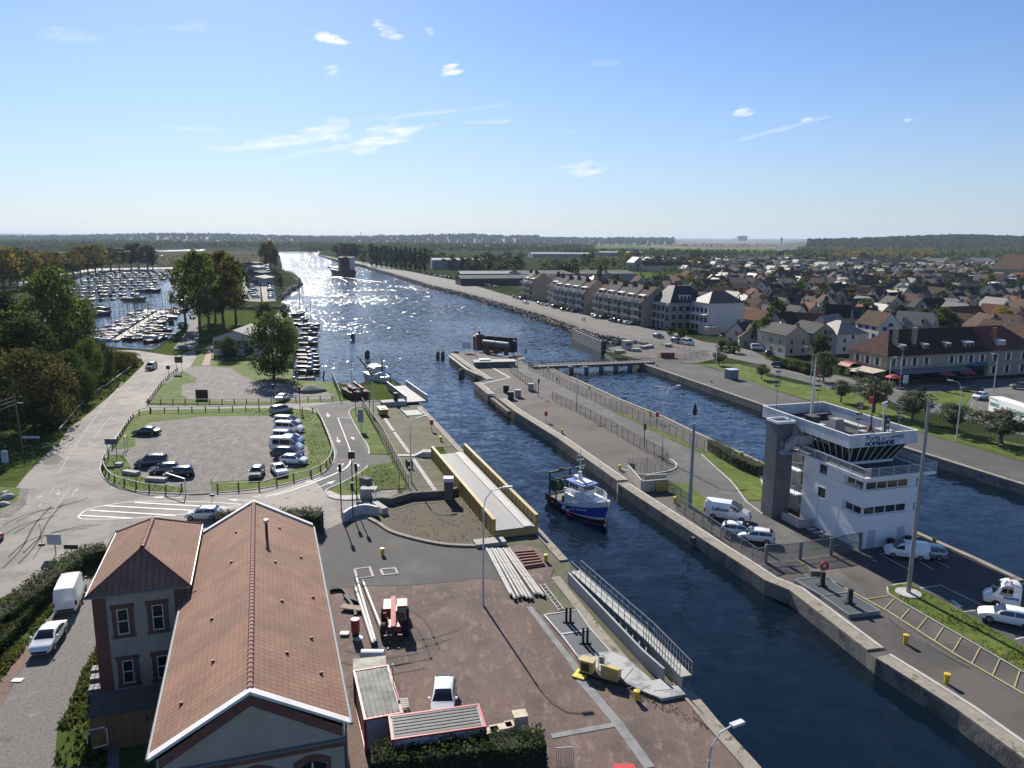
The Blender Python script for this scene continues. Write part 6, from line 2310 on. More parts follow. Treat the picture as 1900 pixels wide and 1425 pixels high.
house_px(1528,654,AX+3,8.5,12,6.0,2.8,'beige','black','beige rendered house with black roof joined to the dormer house',wins=4,chim=1)
house_px(1580,656,AX,12,13,6.0,3.6,'white','pale','white house with pale hipped roof behind the restaurant',hip=True,wins=4,chim=0)
house_px(1650,632,AX+8,9,13,5.0,4.4,'white','brown','white gabled house with bright blue shutters',wins=4,shutter=win_blue,chim=1)
house_px(1732,606,68,9,25,3.6,4.2,'beige','red','long house with red brown tiled roof and two white dormers',wins=2,chim=2,dormer=2)
house_px(1520,625,AX+70,9,12,3.6,4,'cream','pale','cream house with sunlit pale roof behind the dormer house',wins=2)
house_px(1448,640,AX+40,8,10,3.4,4,'white','pale','white cottage with pale sunlit roof at the road',wins=2)
house_px(1795,600,AX,9,12,4,4.2,'cream','slate','cream gabled house right of the long red roof',wins=2)
house_px(1868,590,AX+10,9,14,4.5,4.2,'white','slate','white house with slate roof at the picture edge',wins=2)
house_px(1840,632,AX+30,10,14,4,4.6,'stone','brown','stone house with tall brown roof behind the red roofed wing',wins=2)
def villa():
 c=P(1313,618)
 t=thing('villa','large pale villa with hipped slate roof and white side balconies on the canal road','villa',(c.x,c.y,0),az(AX+2))
 b=MB()
 b.prism([(0,0),(15,0),(15,13),(0,13)],0,11)
 b.build('wall',WALLM['white'],t)
 r=MB()
 a_=[(-.4,-.4,11),(15.4,-.4,11),(15.4,13.4,11),(-.4,13.4,11)]
 e,f=(5,6.5,15),(10.5,6.5,15)
 r.poly([a_[0],a_[1],f,e])
 r.poly([a_[1],a_[2],f])
 r.poly([a_[2],a_[3],e,f])
 r.poly([a_[3],a_[0],e])
 r.poly([(p[0],p[1],10.98)for p in reversed(a_)])
 ro=r.build('roof',ROOFM['slate'],t)
 cm=MB()
 cm.box(5,5,13.2,.8,1.2,2.6)
 cm.build('chimney',brick_plain,ro)
 for z in(3.2,6.6):
  s=MB()
  s.box(-1.3,5,z,2.6,9 if z>4 else 12,.2)
  so=s.build('balcony',tower_white,t)
  rl=MB()
  for k in range(8):
   rl.box(-2.5,.8+k*1.2,z+.2,.05,.05,1.0)
  for zz in(.5,.8,1.15):
   rl.box(-2.5,5,z+zz,.04,9,.04)
  rl.build('railing',steel_w,so)
 for z in(.6,3.8,7.2):
  for y in(2,5,8,11):
   wbox(t,'window',glass_w,-.02,y,z,.05,1.6,1.8)
 w=MB()
 w.prism([(-4,-6),(2,-6),(2,0),(-4,0)],0,3)
 w.build('side_wing',WALLM['cream'],t)
villa()
house_px(1365,640,AX+75,9,14,3.4,4,'cream','slate','low cottage with dark roof at the foot of the villa',wins=2)
house_px(1395,646,AX+30,8,10,3.2,3.6,'stone','brown','stone cottage with brown roof right of the villa',wins=2)
def apartment(px,py,length,bays,label,depth=13,he=9.6,roof='grey',wall='stone',gable=True):
 c=P(px,py)
 t=thing('apartment_house',label,'apartment house',(c.x,c.y,0),az(AX))
 b=MB()
 b.prism([(0,0),(depth,0),(depth,length),(0,length)],0,he)
 b.build('wall',WALLM[wall],t)
 zt=he+5.6
 for y in(-.02,length+.02):
  gm=MB()
  gm.add([(0,y,0),(depth,y,0),(depth,y,he),(depth*.55,y,zt),(depth*.45,y,zt),(0,y,he)],[(0,1,2,3,4,5)])
  gm.build('gable_wall',WALLM['beige']if gable else WALLM[wall],t)
 bl=length/bays
 for i in range(bays):
  y0=i*bl
  r=MB()
  lift=.5*(i%2)
  ov=.35
  p0=[(-ov,he+.2),(depth*.45,zt+lift),(depth*.55,zt+lift),(depth+ov,he)]
  secs=[[(x,y,z)for x,z in p0]for y in(y0+.1,y0+bl-.5)]
  r.loft(secs,closed=False,caps=False)
  r.loft([[(x,y,z-.3)for x,z in p0]for y in(y0+.1,y0+bl-.5)],closed=False,caps=False)
  for y in(y0+.1,y0+bl-.5):
   r.poly([(x,y,z)for x,z in p0])
  ro=r.build('roof',ROOFM[roof if i%4 else 'brown'],t)
  cm=MB()
  cm.box(depth*.42,y0+bl-.2,zt-1.2,1.5,.7,3.0)
  cm.build('chimney',brick_plain,ro)
  d=MB()
  d.add([(.9,y0+bl*.2,he+.8),(.9,y0+bl*.75,he+.8),(.9,y0+bl*.75,he+2.5),(.9,y0+bl*.2,he+2.5),(3.4,y0+bl*.2,he+3.0),(3.4,y0+bl*.75,he+3.0)],[(0,1,2,3),(3,2,5,4),(0,3,4),(1,5,2)])
  do=d.build('dormer',WALLM['white'],t)
  g_=MB()
  g_.box(.87,y0+bl*.48,he+1.0,.05,bl*.4,1.3)
  g_.build('dormer_window',glass_w,do)
  for fl in range(3):
   z=.5+fl*3.1
   s=MB()
   s.box(-.75,y0+bl*.5,z+(2.65 if fl==0 else 2.65),1.5,bl*.8,.18)
   if fl<3:
    so=s.build('balcony',WALLM['white'],t)
    rl=MB()
    rl.box(-1.46,y0+bl*.5,z+2.83,.06,bl*.8,.85)
    rl.build('railing',M('balcony_rail',(.30,.31,.32),.5,.2),so)
   for k in(.28,.68):
    wbox(t,'window',glass_w,-.02,y0+bl*k,z,.06,bl*.26,2.1)
 return t
apartment(1192,606,46,5,'long apartment house with stepped brown grey roofs and balconies, nearest of the row')
apartment(1085,583,40,4,'middle apartment house with white balconies and tall beige gable end')
apartment(1033,567,12,1,'narrow dark apartment house between the two gabled blocks',roof='black',gable=False)
apartment(988,558,18,2,'far apartment house with broad beige gable at the end of the row',roof='black')
def corner_block():
 c=P(1241,612)
 t=thing('corner_block','apartment corner block with steep slate pyramid roof and pale green balconies','apartment house',(c.x,c.y,0),az(AX))
 b=MB()
 b.prism([(0,0),(16,0),(16,14),(0,14)],0,10)
 b.build('wall',WALLM['grey'],t)
 r=MB()
 secs=[[(-.3,-.3,10),(16.3,-.3,10),(16.3,14.3,10),(-.3,14.3,10)],[(4.5,4.5,16.5),(11,4.5,16.5),(11,9,16.5),(4.5,9,16.5)]]
 r.loft(secs)
 ro=r.build('roof',ROOFM['slate'],t)
 for x,y in((6,6),(9,8)):
  cm=MB()
  cm.box(x,y,16,.8,1.4,2.4)
  cm.build('chimney',brick_plain,ro)
 for fl in range(3):
  z=.5+fl*3.1
  s=MB()
  s.box(7.4,-.7,z+2.65,17.6,1.4,.18)
  s.box(-.7,7.4,z+2.65,1.4,12.6,.18)
  so=s.build('balcony',WALLM['white'],t)
  rl=MB()
  rl.box(7.4,-1.36,z+2.83,17.6,.06,.85)
  rl.box(-1.36,7,z+2.83,.06,13,.85)
  rl.build('railing',M('rail_green',(.17,.22,.21),.5),so)
  for k in range(5):
   wbox(t,'window',glass_w,1.8+k*3.1,-.02,z,1.5,.06,2.1)
  for k in range(4):
   wbox(t,'window',glass_w,-.02,1.8+k*3.3,z,.06,1.5,2.1)
 d=MB()
 d.add([(4.5,.7,11),(9.5,.7,11),(9.5,.7,13),(4.5,.7,13),(4.5,3.8,13.4),(9.5,3.8,13.4)],[(0,1,2,3),(3,2,5,4),(0,3,4),(1,5,2)])
 do=d.build('dormer',WALLM['white'],t)
 for k in range(3):
  wbox(do,'dormer_window',glass_w,5.4+k*1.6,.67,11.3,1.0,.05,1.4)
corner_block()
def restaurant():
 c=P(1642,711)
 t=thing('restaurant','stone restaurant block with long brown tiled roof, white shutters and ground floor terrace','building',(c.x,c.y,0),az(AX))
 L,D,he=33.0,12.5,6.6
 zr=12.2
 st=M('rest_stone',(.33,.28,.21),.85,.12,scale=.8)
 b=MB()
 b.prism([(0,0),(L,0),(L,D),(0,D)],3.3,he)
 b.prism([(.3,.6),(L,.6),(L,D),(.3,D)],0,3.3,cap=False)
 b.build('wall',st,t)
 r=MB()
 a_=[(-.5,-.5,he),(L,-.5,he),(L,D+.5,he),(-.5,D+.5,he)]
 e,f=(6.0,D/2,zr),(L,D/2,zr)
 r.poly([a_[0],a_[1],f,e])
 r.poly([a_[2],a_[3],e,f])
 r.poly([a_[3],a_[0],e])
 r.poly([a_[1],a_[2],f])
 r.poly([(p[0],p[1],he-.03)for p in reversed(a_)])
 ro=r.build('roof',M('rest_roof',(.06,.034,.027),.9,.25,scale=.8,spec=.08),t)
 for x in(4.5,10.5):
  cm=MB()
  cm.box(x,2.6,8.5,1.0,.8,4.6)
  cm.build('chimney',st,ro)
 for x,w in((5.8,1.6),(13.0,1.6),(20.2,1.6),(27.2,2.8)):
  d=MB()
  d.add([(x-w/2,.9,7.4),(x+w/2,.9,7.4),(x+w/2,.9,9.0),(x-w/2,.9,9.0),(x-w/2,2.6,9.3),(x+w/2,2.6,9.3)],[(0,1,2,3),(3,2,5,4),(0,3,4),(1,5,2)])
  do=d.build('dormer',WALLM['white'],ro)
  for k in range(2):
   wbox(ro,'dormer_window',glass_w,x-w*.24+k*w*.48,.86,7.7,w*.34,.05,1.0)
 for i,x in enumerate((2.0,5.2,8.6,12.4,20.5,23.6,27.0,30.8)):
  g_=MB()
  g_.box(x,-.02,4.0,1.1,.06,1.75)
  go=g_.build('window',glass_w,t)
  s=MB()
  for sg in(-1,1):
   s.box(x+sg*.85,-.05,3.95,.5,.07,1.85)
  s.build('shutters',frame_w,go)
 for y in(3.0,6.2,9.6):
  g_=MB()
  g_.box(-.02,y,4.0,.06,1.1,1.75)
  go=g_.build('window',glass_w,t)
  s=MB()
  for sg in(-1,1):
   s.box(-.05,y+sg*.85,3.95,.07,.5,1.85)
  s.build('shutters',frame_w,go)
 sh=MB()
 sh.box(L/2,.55,.1,L-.6,.08,3.0)
 sh.box(.25,D/2,.1,.08,D-1,3.0)
 sh.build('shop_windows',glass_w,t)
 aw=MB()
 n=44
 for i in range(n):
  aw.mat(i%2)
  xa,xb=1+23.5*i/n,1+23.5*(i+1)/n
  aw.quad((xa,-3.0,2.55),(xb,-3.0,2.55),(xb,0,3.25),(xa,0,3.25))
 aw.build('striped_awning',[M('awning_grey',(.10,.11,.115),.8),M('awning_pale',(.24,.245,.25),.8)],t,fix=False)
 cv=MB()
 for s in range(6):
  pass
 cv.loft([[(-4.2+.0,y,3.0),(-3.2,y,3.7),(-1.6,y,3.9),(-.1,y,3.5)]for y in(7.8,11.8)],closed=False,caps=False)
 cv.build('red_canopy',M('canopy_red',(.25,.035,.03),.6),t)
 pc=MB()
 pc.loft([[(-4.5,y,2.7),(-.05,y,3.3)]for y in(-.5,7.6)],closed=False,caps=False)
 pc.build('pale_canopy',M('canopy_pale',(.40,.34,.26),.7),t)
 fs=MB()
 fs.box(29.5,-.25,3.15,6.0,.2,.75)
 fs.build('blue_fascia',M('fascia_blue',(.03,.12,.32),.5),t)
 w=thing('restaurant_wing','stone wing with dark red tiled roof at the right end of the restaurant block','building',Vector((c.x,c.y,0))+Vector((L+.05)*1 for _ in range(0))if False else frame((c.x,c.y,0),AX)@Vector((L+.05,0,0)),az(AX))
 b=MB()
 b.prism([(0,0),(16.5,0),(16.5,D),(0,D)],0,he)
 b.build('wall',st,w)
 r=MB()
 a_=[(0,-.5,he+.01),(17,-.5,he+.01),(17,D+.5,he+.01),(0,D+.5,he+.01)]
 e,f=(0,D/2,zr),(11,D/2,zr)
 r.poly([a_[0],a_[1],f,e])
 r.poly([a_[1],a_[2],f])
 r.poly([a_[2],a_[3],e,f])
 ro=r.build('roof',M('rest_roof_red',(.11,.035,.03),.75,.25,scale=.8),w)
 cm=MB()
 cm.box(3.8,2.4,9.2,1.0,.8,3.0)
 cm.build('chimney',M('chimney_red',(.30,.12,.07),.8),ro)
 d=MB()
 d.add([(3.5,.9,7.4),(6.5,.9,7.4),(6.5,.9,9.0),(3.5,.9,9.0),(3.5,2.6,9.3),(6.5,2.6,9.3)],[(0,1,2,3),(3,2,5,4),(0,3,4),(1,5,2)])
 d.build('dormer',WALLM['white'],ro)
 for x in(2.2,6.8,12.2):
  for z in(.8,4.0):
   g_=MB()
   g_.box(x,-.02,z,1.1,.06,1.75)
   go=g_.build('window',glass_w,w)
   s=MB()
   for sg in(-1,1):
    s.box(x+sg*.85,-.05,z-.05,.5,.07,1.85)
   s.build('shutters',frame_w,go)
 house(frame((c.x,c.y,0),AX)@Vector((L+24,6,0)),AX,14,16,6.4,5.5,'cream','brown','cream house with broad dark brown roof right of the red roofed wing',wins=4)
 fr=frame((c.x,c.y,0),AX)
 for i,(x,y,col)in enumerate([(-3.5,5.5,'cream'),(-1.8,-4.2,'red'),(14,-5.0,'red'),(21,-4.8,'red')]):
  o=thing('parasol',['cream parasol beside the red canopy','red parasol at the restaurant corner','red parasol below the striped awning','red parasol below the blue fascia'][i],'parasol',fr@Vector((x,y,0)),0,'terrace parasols')
  m=MB()
  m.lathe([(1.9,2.3),(1.0,2.75),(.05,3.1)],8)
  m.build('canopy',COVER['cream']if col=='cream' else M('parasol_red',(.33,.045,.035),.7),o)
  m=MB()
  m.tube([(0,0,0),(0,0,2.9)],.04,6)
  m.build('pole',steel_w,o)
 rg=random.Random(9)
 k=0
 for x in[i*2.1 for i in range(12)]+[-4,-4.2,-2.6,-2.8]:
  y=rg.uniform(-4.8,-3.4)if k<12 else 2+(k-12)*1.7
  o=thing('terrace_table','dark table with chairs on the restaurant terrace','table',fr@Vector((x,y,0)),rg.uniform(-.3,.3),'terrace tables')
  m=MB()
  m.box(0,0,.72,.8,.8,.05)
  m.tube([(0,0,0),(0,0,.72)],.05,6)
  m.build('table_top',steel_d,o)
  for s in(-1,1):
   m=MB()
   m.box(s*.75,0,.42,.45,.45,.06)
   m.box(s*.96,0,.42,.05,.45,.5)
   m.build('chair',M('chair_brown',(.06,.045,.035),.7),o)
  k+=1
restaurant()
def club_house():
 c=P(397,660)
 t=thing('club_house','white club house with wide low gable and window band by the willow','building',(c.x,c.y,0),az(-2))
 W,D,he,hr=12.4,17,5.2,2.1
 b=MB()
 b.add([(0,0,0),(W,0,0),(W,0,he),(W*.48,0,he+hr),(0,0,he),(0,D,0),(W,D,0),(W,D,he),(W*.48,D,he+hr),(0,D,he)],[(0,1,2,3,4),(6,5,9,8,7),(1,6,7,2),(5,0,4,9)])
 b.build('wall',M('club_white',(.55,.57,.60),.7,.06),t)
 r=MB()
 for x in(-.6,W+.6):
  z=he-.25
  r.add([(W*.48,-.7,he+hr+.05),(x,-.7,z),(x,D+.5,z),(W*.48,D+.5,he+hr+.05),(W*.48,-.7,he+hr+.25),(x,-.7,z+.2),(x,D+.5,z+.2),(W*.48,D+.5,he+hr+.25)],[(4,5,6,7),(0,3,2,1),(0,1,5,4),(2,3,7,6),(1,2,6,5)])
 ro=r.build('roof',M('club_roof',(.13,.115,.10),.8,.2,scale=.6),t)
 cm=MB()
 cm.box(5,8,he+hr-.3,.8,.8,1.3)
 cm.build('chimney',brick_plain,ro)
 for k in range(6):
  g_=MB()
  g_.box(1.1+k*2.02,-.02,2.7,1.75,.06,1.7)
  go=g_.build('window',glass_w,t)
  f=MB()
  f.box(1.1+k*2.02+.95,-.05,2.6,.14,.08,1.9)
  f.box(1.1+k*2.02,-.05,2.55,1.9,.09,.12)
  f.build('window_frame',frame_w,go)
 dkb=MB()
 dkb.box(W/2,-.03,2.05,W-.4,.06,.5)
 dkb.build('dark_band',steel_d,t)
 f=thing('wire_fence','thin wire fence with pale posts in front of the club house','fence',P(400,671),0)
 a,e=P(400,671),P(480,668)
 d=e-a
 m=MB()
 for z in(.5,.95):
  m.beam((0,0,z),(d.x,d.y,z),.03,.03)
 m.build('wire',steel_w,f)
 for k in range(7):
  wbox(f,'post',steel_w,d.x*k/6,d.y*k/6,0,.07,.07,1.0)
club_house()
def shed(px,py,azim,w,l,he,hr,wall,roof,label,name='warehouse',cat='warehouse'):
 t=thing(name,label,cat,P(px,py),az(azim))
 b=MB()
 b.add([(0,0,0),(w,0,0),(w,0,he),(w/2,0,he+hr),(0,0,he),(0,l,0),(w,l,0),(w,l,he),(w/2,l,he+hr),(0,l,he)],[(0,1,2,3,4),(6,5,9,8,7),(1,6,7,2),(5,0,4,9)])
 b.build('wall',wall,t)
 r=MB()
 for x in(-.3,w+.3):
  r.add([(w/2,-.4,he+hr+.02),(x,-.4,he),(x,l+.4,he),(w/2,l+.4,he+hr+.02),(w/2,-.4,he+hr+.22),(x,-.4,he+.2),(x,l+.4,he+.2),(w/2,l+.4,he+hr+.22)],[(4,5,6,7),(0,3,2,1),(0,1,5,4),(2,3,7,6),(1,2,6,5)])
 r.build('roof',roof,t)
 dm_=MB()
 dm_.box(w*.5,-.03,0,w*.35,.08,he*.8)
 dm_.build('door',M('shed_door',(.06,.065,.07),.7),t)
 return t
roof_strip=M('roof_sheet_pale',(.30,.30,.29),.8,.1,scale=.3,spec=.1)
roof_dk=M('roof_sheet_dark',(.075,.078,.08),.85,.15,scale=.3,spec=.1)
wl_dk=M('shed_wall_dark',(.05,.05,.052),.8)
wl_bl=M('shed_wall_blue',(.22,.28,.31),.7,.08)
wl_gr=M('shed_wall_grey',(.27,.27,.27),.8,.1)
shed(845,527,75,22,75,5,2,wl_dk,roof_dk,'long dark shed with pale roof edges at the right canal road')
shed(848,518,75,16,78,5,2,wl_dk,roof_strip,'second dark shed with pale roof behind the first one')
shed(799,498,80,25,60,10,2,wl_bl,roof_strip,'pale blue warehouse among the trees of the right bank')
shed(945,521,75,40,95,7,2,wl_gr,roof_dk,'big grey flat warehouse behind the far apartment houses')
shed(1185,503,70,12,60,6,4,WALLM['cream'],ROOFM['brown'],'long cream farm building beside the green field','farm_building','farm building')
shed(1175,503,AX,14,16,9,6,WALLM['grey'],ROOFM['slate'],'tall grey manor with pointed slate roof beside the green field','manor_house','manor')
shed(840,460.5,80,60,160,9,2,wl_bl,roof_strip,'low pale factory hall beyond the tree belt')
shed(905,461.5,80,60,220,9,2,wl_gr,roof_strip,'long pale factory hall far behind the apartment houses')
shed(980,477,80,40,120,7,2,wl_gr,roof_strip,'pale commercial hall between the trees on the plain')
shed(1100,474,80,35,100,7,2,wl_gr,roof_strip,'white commercial hall under the pale fields')
shed(1845,467,85,60,150,8,3,WALLM['white'],M('hall_white',(.62,.61,.58),.6),'long white roofed hall in front of the far wood')
for i,(x,y,lb)in enumerate([(452,497,'dark blue boat yard shed farthest along the lane'),(452,506,'boat yard shed with pale roof, second along the lane'),(455,518,'boat yard shed with white roof, third along the lane'),(455,530,'boat yard shed nearest the inlet')]):
 shed(x,y,2,14,22,5,1.5,wl_dk if i%2==0 else wl_gr,roof_dk if i%2==0 else roof_strip,lb,'boat_shed','boat shed')
shed(1640,495,75,16,60,6,4,WALLM['grey'],ROOFM['slate'],'grey school building with white gables beyond the roofs')
shed(1560,493,75,18,40,6,4,WALLM['white'],ROOFM['slate'],'white gabled school wing beyond the roofs')
shed(1700,492,75,20,36,6,4,WALLM['white'],ROOFM['pale'],'white sunlit hall roof in the middle of the town')
shed(1785,492,75,24,34,6,5,WALLM['white'],ROOFM['pale'],'white sunlit hall roof towards the right of the town')
shed(1893,520,AX,30,30,9,14,WALLM['stone'],ROOFM['brown'],'old stone church with tall brown roof cut by the picture edge','church','church')
def inpoly(x,y,poly):
 r,j=False,len(poly)-1
 for i in range(len(poly)):
  (xi,yi),(xj,yj)=poly[i],poly[j]
  if(yi>y)!=(yj>y)and x<(xj-xi)*(y-yi)/(yj-yi)+xi:
   r=not r
  j=i
 return r
TOWN=[(1000,540),(1090,552),(1160,556),(1300,575),(1392,604),(1432,632),(1475,622),(1560,618),(1600,610),(1690,618),(1900,625),(2000,600),(2000,484),(1560,482),(1300,480),(1180,482),(1170,492),(1282,510),(1275,528),(1150,530),(1000,532)]
def build_town():
 rg=random.Random(77)
 axd=Matrix.Rotation(az(AX),2)
 spots=[]
 taken=[o.location.xy for o in bpy.data.objects if o.parent is None and o.name.split('.')[0]in('house','villa','warehouse','restaurant','restaurant_wing')]
 y=200.0
 while y<1350:
  stepy=13.5+y*.005
  x=20.0
  while x<760:
   sx=14.0+y*.006
   p=Vector((x+rg.uniform(-3,3),y+rg.uniform(-3,3)))
   px,py=proj((p.x,p.y,0))
   if inpoly(px,py,TOWN)and px<1950 and all((p-t_).length>13 for t_ in taken):
    spots.append((p,px,py))
   x+=sx
  y+=stepy
 spots.sort(key=lambda s:s[0].y)
 fw,fr_={k:MB()for k in('white','stone','cream')},{k:MB()for k in('slate','brown','grey')}
 def far_house(rg,p):
  w,l,he,hr=rg.uniform(3.5,4.5),rg.uniform(9,14),3.0,rg.uniform(3.2,4.5)
  mt=frame((p.x,p.y,0),AX+rg.choice((0,90,40)))
  V=[mt@Vector(v)for v in[(-w,0,0),(w,0,0),(w,0,he),(0,0,he+hr),(-w,0,he),(-w,l,0),(w,l,0),(w,l,he),(0,l,he+hr),(-w,l,he)]]
  fw[rg.choice(list(fw))].add(V,[(0,1,2,3,4),(6,5,9,8,7),(1,6,7,2),(5,0,4,9)])
  V=[mt@Vector(v)for v in[(0,-.2,he+hr+.15),(w+.3,-.2,he-.15),(w+.3,l+.2,he-.15),(0,l+.2,he+hr+.15),(-w-.3,-.2,he-.15),(-w-.3,l+.2,he-.15)]]
  fr_[rg.choice(list(fr_))].add(V,[(0,1,2,3),(4,0,3,5)])
 hcount,trees=0,[]
 walls=['white','cream','stone','grey','white','beige','cream']
 roofs=['slate','brown','grey','slate','brown','brown','red','black','grey','brown','slate','black','brown','pale']
 for p,px,py in spots:
  u=rg.random()
  far=p.y>520
  if u<(.2 if not far else.18):
   trees.append((p,px,py))
   continue
  if hcount>=285:
   far_house(rg,p)
   continue
  wl,rf=rg.choice(walls),rg.choice(roofs)
  a=AX+rg.choice((0,90,90,0,25,-30,68))+rg.uniform(-6,6)
  w,l=rg.uniform(6.8,8.8),rg.uniform(8,14)
  he,hr=rg.choice((2.7,3.0,3.2,4.9)),rg.uniform(3.2,4.6)
  where=('behind the restaurant' if px>1590 else 'right of the white villa' if px>1390 else 'behind the apartment row')if p.y<330 else('in the middle of the town' if p.y<520 else 'at the far edge of the town')
  rn={'slate':'slate','brown':'brown','grey':'grey tiled','red':'orange tiled','pale':'pale sunlit','black':'black'}[rf]
  face='gable to canal' if abs(((a-AX+45)%180)-45)<45 else 'eaves to canal'
  side='leftward' if px<1330 else 'central' if px<1600 else 'rightward'
  house(p,a,w,l,he,hr,wl,rf,'%s house, %s roof, %s, %s %s'%(wl,rn,face,side,where),'houses of the town',wins=2 if p.y<420 else 1,chim=1 if rg.random()<.8 else 2,dormer=(2 if rg.random()<.25 and p.y<420 else 0))
  hcount+=1
  if rg.random()<.55:
   trees.append((p+Vector((rg.uniform(-9,9),rg.uniform(8,11))),px,py))
 rg.shuffle(trees)
 trees.sort(key=lambda a:a[0].y>520)
 for i,(p,px,py)in enumerate(trees[:290]):
  lf=rg.choice(['dark','green','dark','brown','green','yellow','dark'])
  kd=rg.choice(['round','bush','bush','pine'])if p.y<420 else 'far'
  if kd=='pine':
   lf='dark'
  nm={'dark':'dark','green':'mid green','brown':'brownish','yellow':'yellow green'}[lf]
  tree('garden_tree',kd,lf,(p.x,p.y,0),rg.uniform(4.5,9.5),rg.uniform(.9,1.3),'%s garden tree %s'%(nm,'between the nearer houses' if p.y<330 else 'in the middle of the town' if p.y<520 else 'among the far roofs'),'garden trees of the town',i%3)
 far=MB()
 ms=[]
 for dct,mm in((fw,WALLM),(fr_,ROOFM)):
  for k_,b_ in dct.items():
   far.mat(len(ms))
   far.add(b_.v,b_.f)
   ms.append(mm[k_])
 far.build('far_houses',ms,None,fix=False)['kind']='stuff'
 for i in range(230):
  p,px,py=rg.choice(spots[:260])
  o=rg.uniform(7,9)
  tree('garden_shrub','bush' if p.y<420 else 'far',rg.choice(['dark','green','hedge']),(p.x+rg.choice((-o,o)),p.y+rg.uniform(-7,7),0),rg.uniform(1.8,3.4),rg.uniform(1.2,2.0),'low garden shrub %s'%('between the nearer houses' if p.y<330 else 'in the middle of the town' if p.y<520 else 'among the far roofs'),'garden shrubs of the town',i%2,cat='shrub')
build_town()
def skyline():
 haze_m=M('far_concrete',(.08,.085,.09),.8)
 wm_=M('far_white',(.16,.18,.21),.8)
 def far(name,label,cat,px,ybase,Y):
  p=PY(px,ybase,Y)
  return thing(name,label,cat,(p.x,Y,max(0,p.z)-2),0),Y/(F_PX*_cp)
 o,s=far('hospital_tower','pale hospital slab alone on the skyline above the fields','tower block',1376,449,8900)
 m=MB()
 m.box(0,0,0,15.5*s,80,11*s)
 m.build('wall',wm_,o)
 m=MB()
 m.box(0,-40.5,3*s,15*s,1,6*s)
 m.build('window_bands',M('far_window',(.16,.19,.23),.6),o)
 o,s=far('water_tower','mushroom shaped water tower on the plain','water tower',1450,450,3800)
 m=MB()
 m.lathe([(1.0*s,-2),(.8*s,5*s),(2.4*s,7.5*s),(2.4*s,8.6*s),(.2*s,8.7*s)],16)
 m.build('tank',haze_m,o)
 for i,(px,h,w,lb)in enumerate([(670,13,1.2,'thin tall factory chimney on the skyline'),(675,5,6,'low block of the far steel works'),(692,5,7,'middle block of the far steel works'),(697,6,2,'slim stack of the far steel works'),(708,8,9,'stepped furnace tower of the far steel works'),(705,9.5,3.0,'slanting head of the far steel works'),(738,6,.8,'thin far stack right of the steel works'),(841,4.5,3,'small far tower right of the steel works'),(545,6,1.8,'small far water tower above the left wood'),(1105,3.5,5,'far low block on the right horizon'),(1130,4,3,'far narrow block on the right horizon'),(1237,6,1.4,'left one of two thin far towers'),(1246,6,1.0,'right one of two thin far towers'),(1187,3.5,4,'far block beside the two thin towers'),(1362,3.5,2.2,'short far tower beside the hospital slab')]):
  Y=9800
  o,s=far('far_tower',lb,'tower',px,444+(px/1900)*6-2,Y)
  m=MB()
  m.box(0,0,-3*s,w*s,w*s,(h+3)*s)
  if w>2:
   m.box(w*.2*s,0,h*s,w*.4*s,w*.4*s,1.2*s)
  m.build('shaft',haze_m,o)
 o,s=far('radio_mast','thin radio mast over the wood at the right','mast',1795,447,3100)
 m=MB()
 m.tube([(0,0,0),(0,0,10.5*s)],[.5*s,.25*s],5)
 m.box(0,0,8.5*s,1.6*s,1.6*s,1.2*s)
 m.build('lattice',haze_m,o)
 rg=random.Random(4)
 for i in range(26):
  px=rg.uniform(20,500)if i<16 else rg.uniform(900,1350)
  o,s=far('power_pylon','thin pylon on the hazy horizon','pylon',px,437+px*.0068,12500)
  o['group']='pylons on the horizon'
  h=rg.uniform(3,6)
  m=MB()
  m.tube([(0,0,0),(0,0,h*s)],[.35*s,.15*s],4)
  m.beam((-1.0*s,0,h*.8*s),(1.0*s,0,h*.8*s),.2*s,.2*s)
  m.build('lattice',haze_m,o)
skyline()
# ---- port furniture
yel=M('bridge_yellow',(.36,.25,.075),.6,.12,scale=.7,col2=(.42,.31,.11))
yel_b=M('bollard_yellow',(.55,.40,.03),.5,.12,scale=3)
deck_g=M('bridge_deck',(.20,.205,.20),.7,.12,scale=.5,stretch=(1,.1,1))
deck_w2=M('deck_walkway',(.36,.355,.34),.7,.1,scale=.6)
gal=steel_g
conc=M('concrete_block',(.33,.32,.29),.85,.15,scale=.7)
conc_d=M('concrete_dark',(.12,.115,.105),.9,.25,scale=.6)
hatch_m=M('hatch_plate',(.045,.055,.062),.7,.12,scale=.4)
rust=M('rust_red',(.16,.055,.045),.7,.25,scale=2)
blk=M('gear_black',(.02,.02,.021),.6)
mesh_m=bpy.data.materials.new('wire_mesh')
mesh_m.use_nodes=True
def _mesh_mat():
 n,l=mesh_m.node_tree.nodes,mesh_m.node_tree.links
 b=n['Principled BSDF']
 b.inputs['Base Color'].default_value=(.10,.105,.105,1)
 b.inputs['Alpha'].default_value=.22
_mesh_mat()
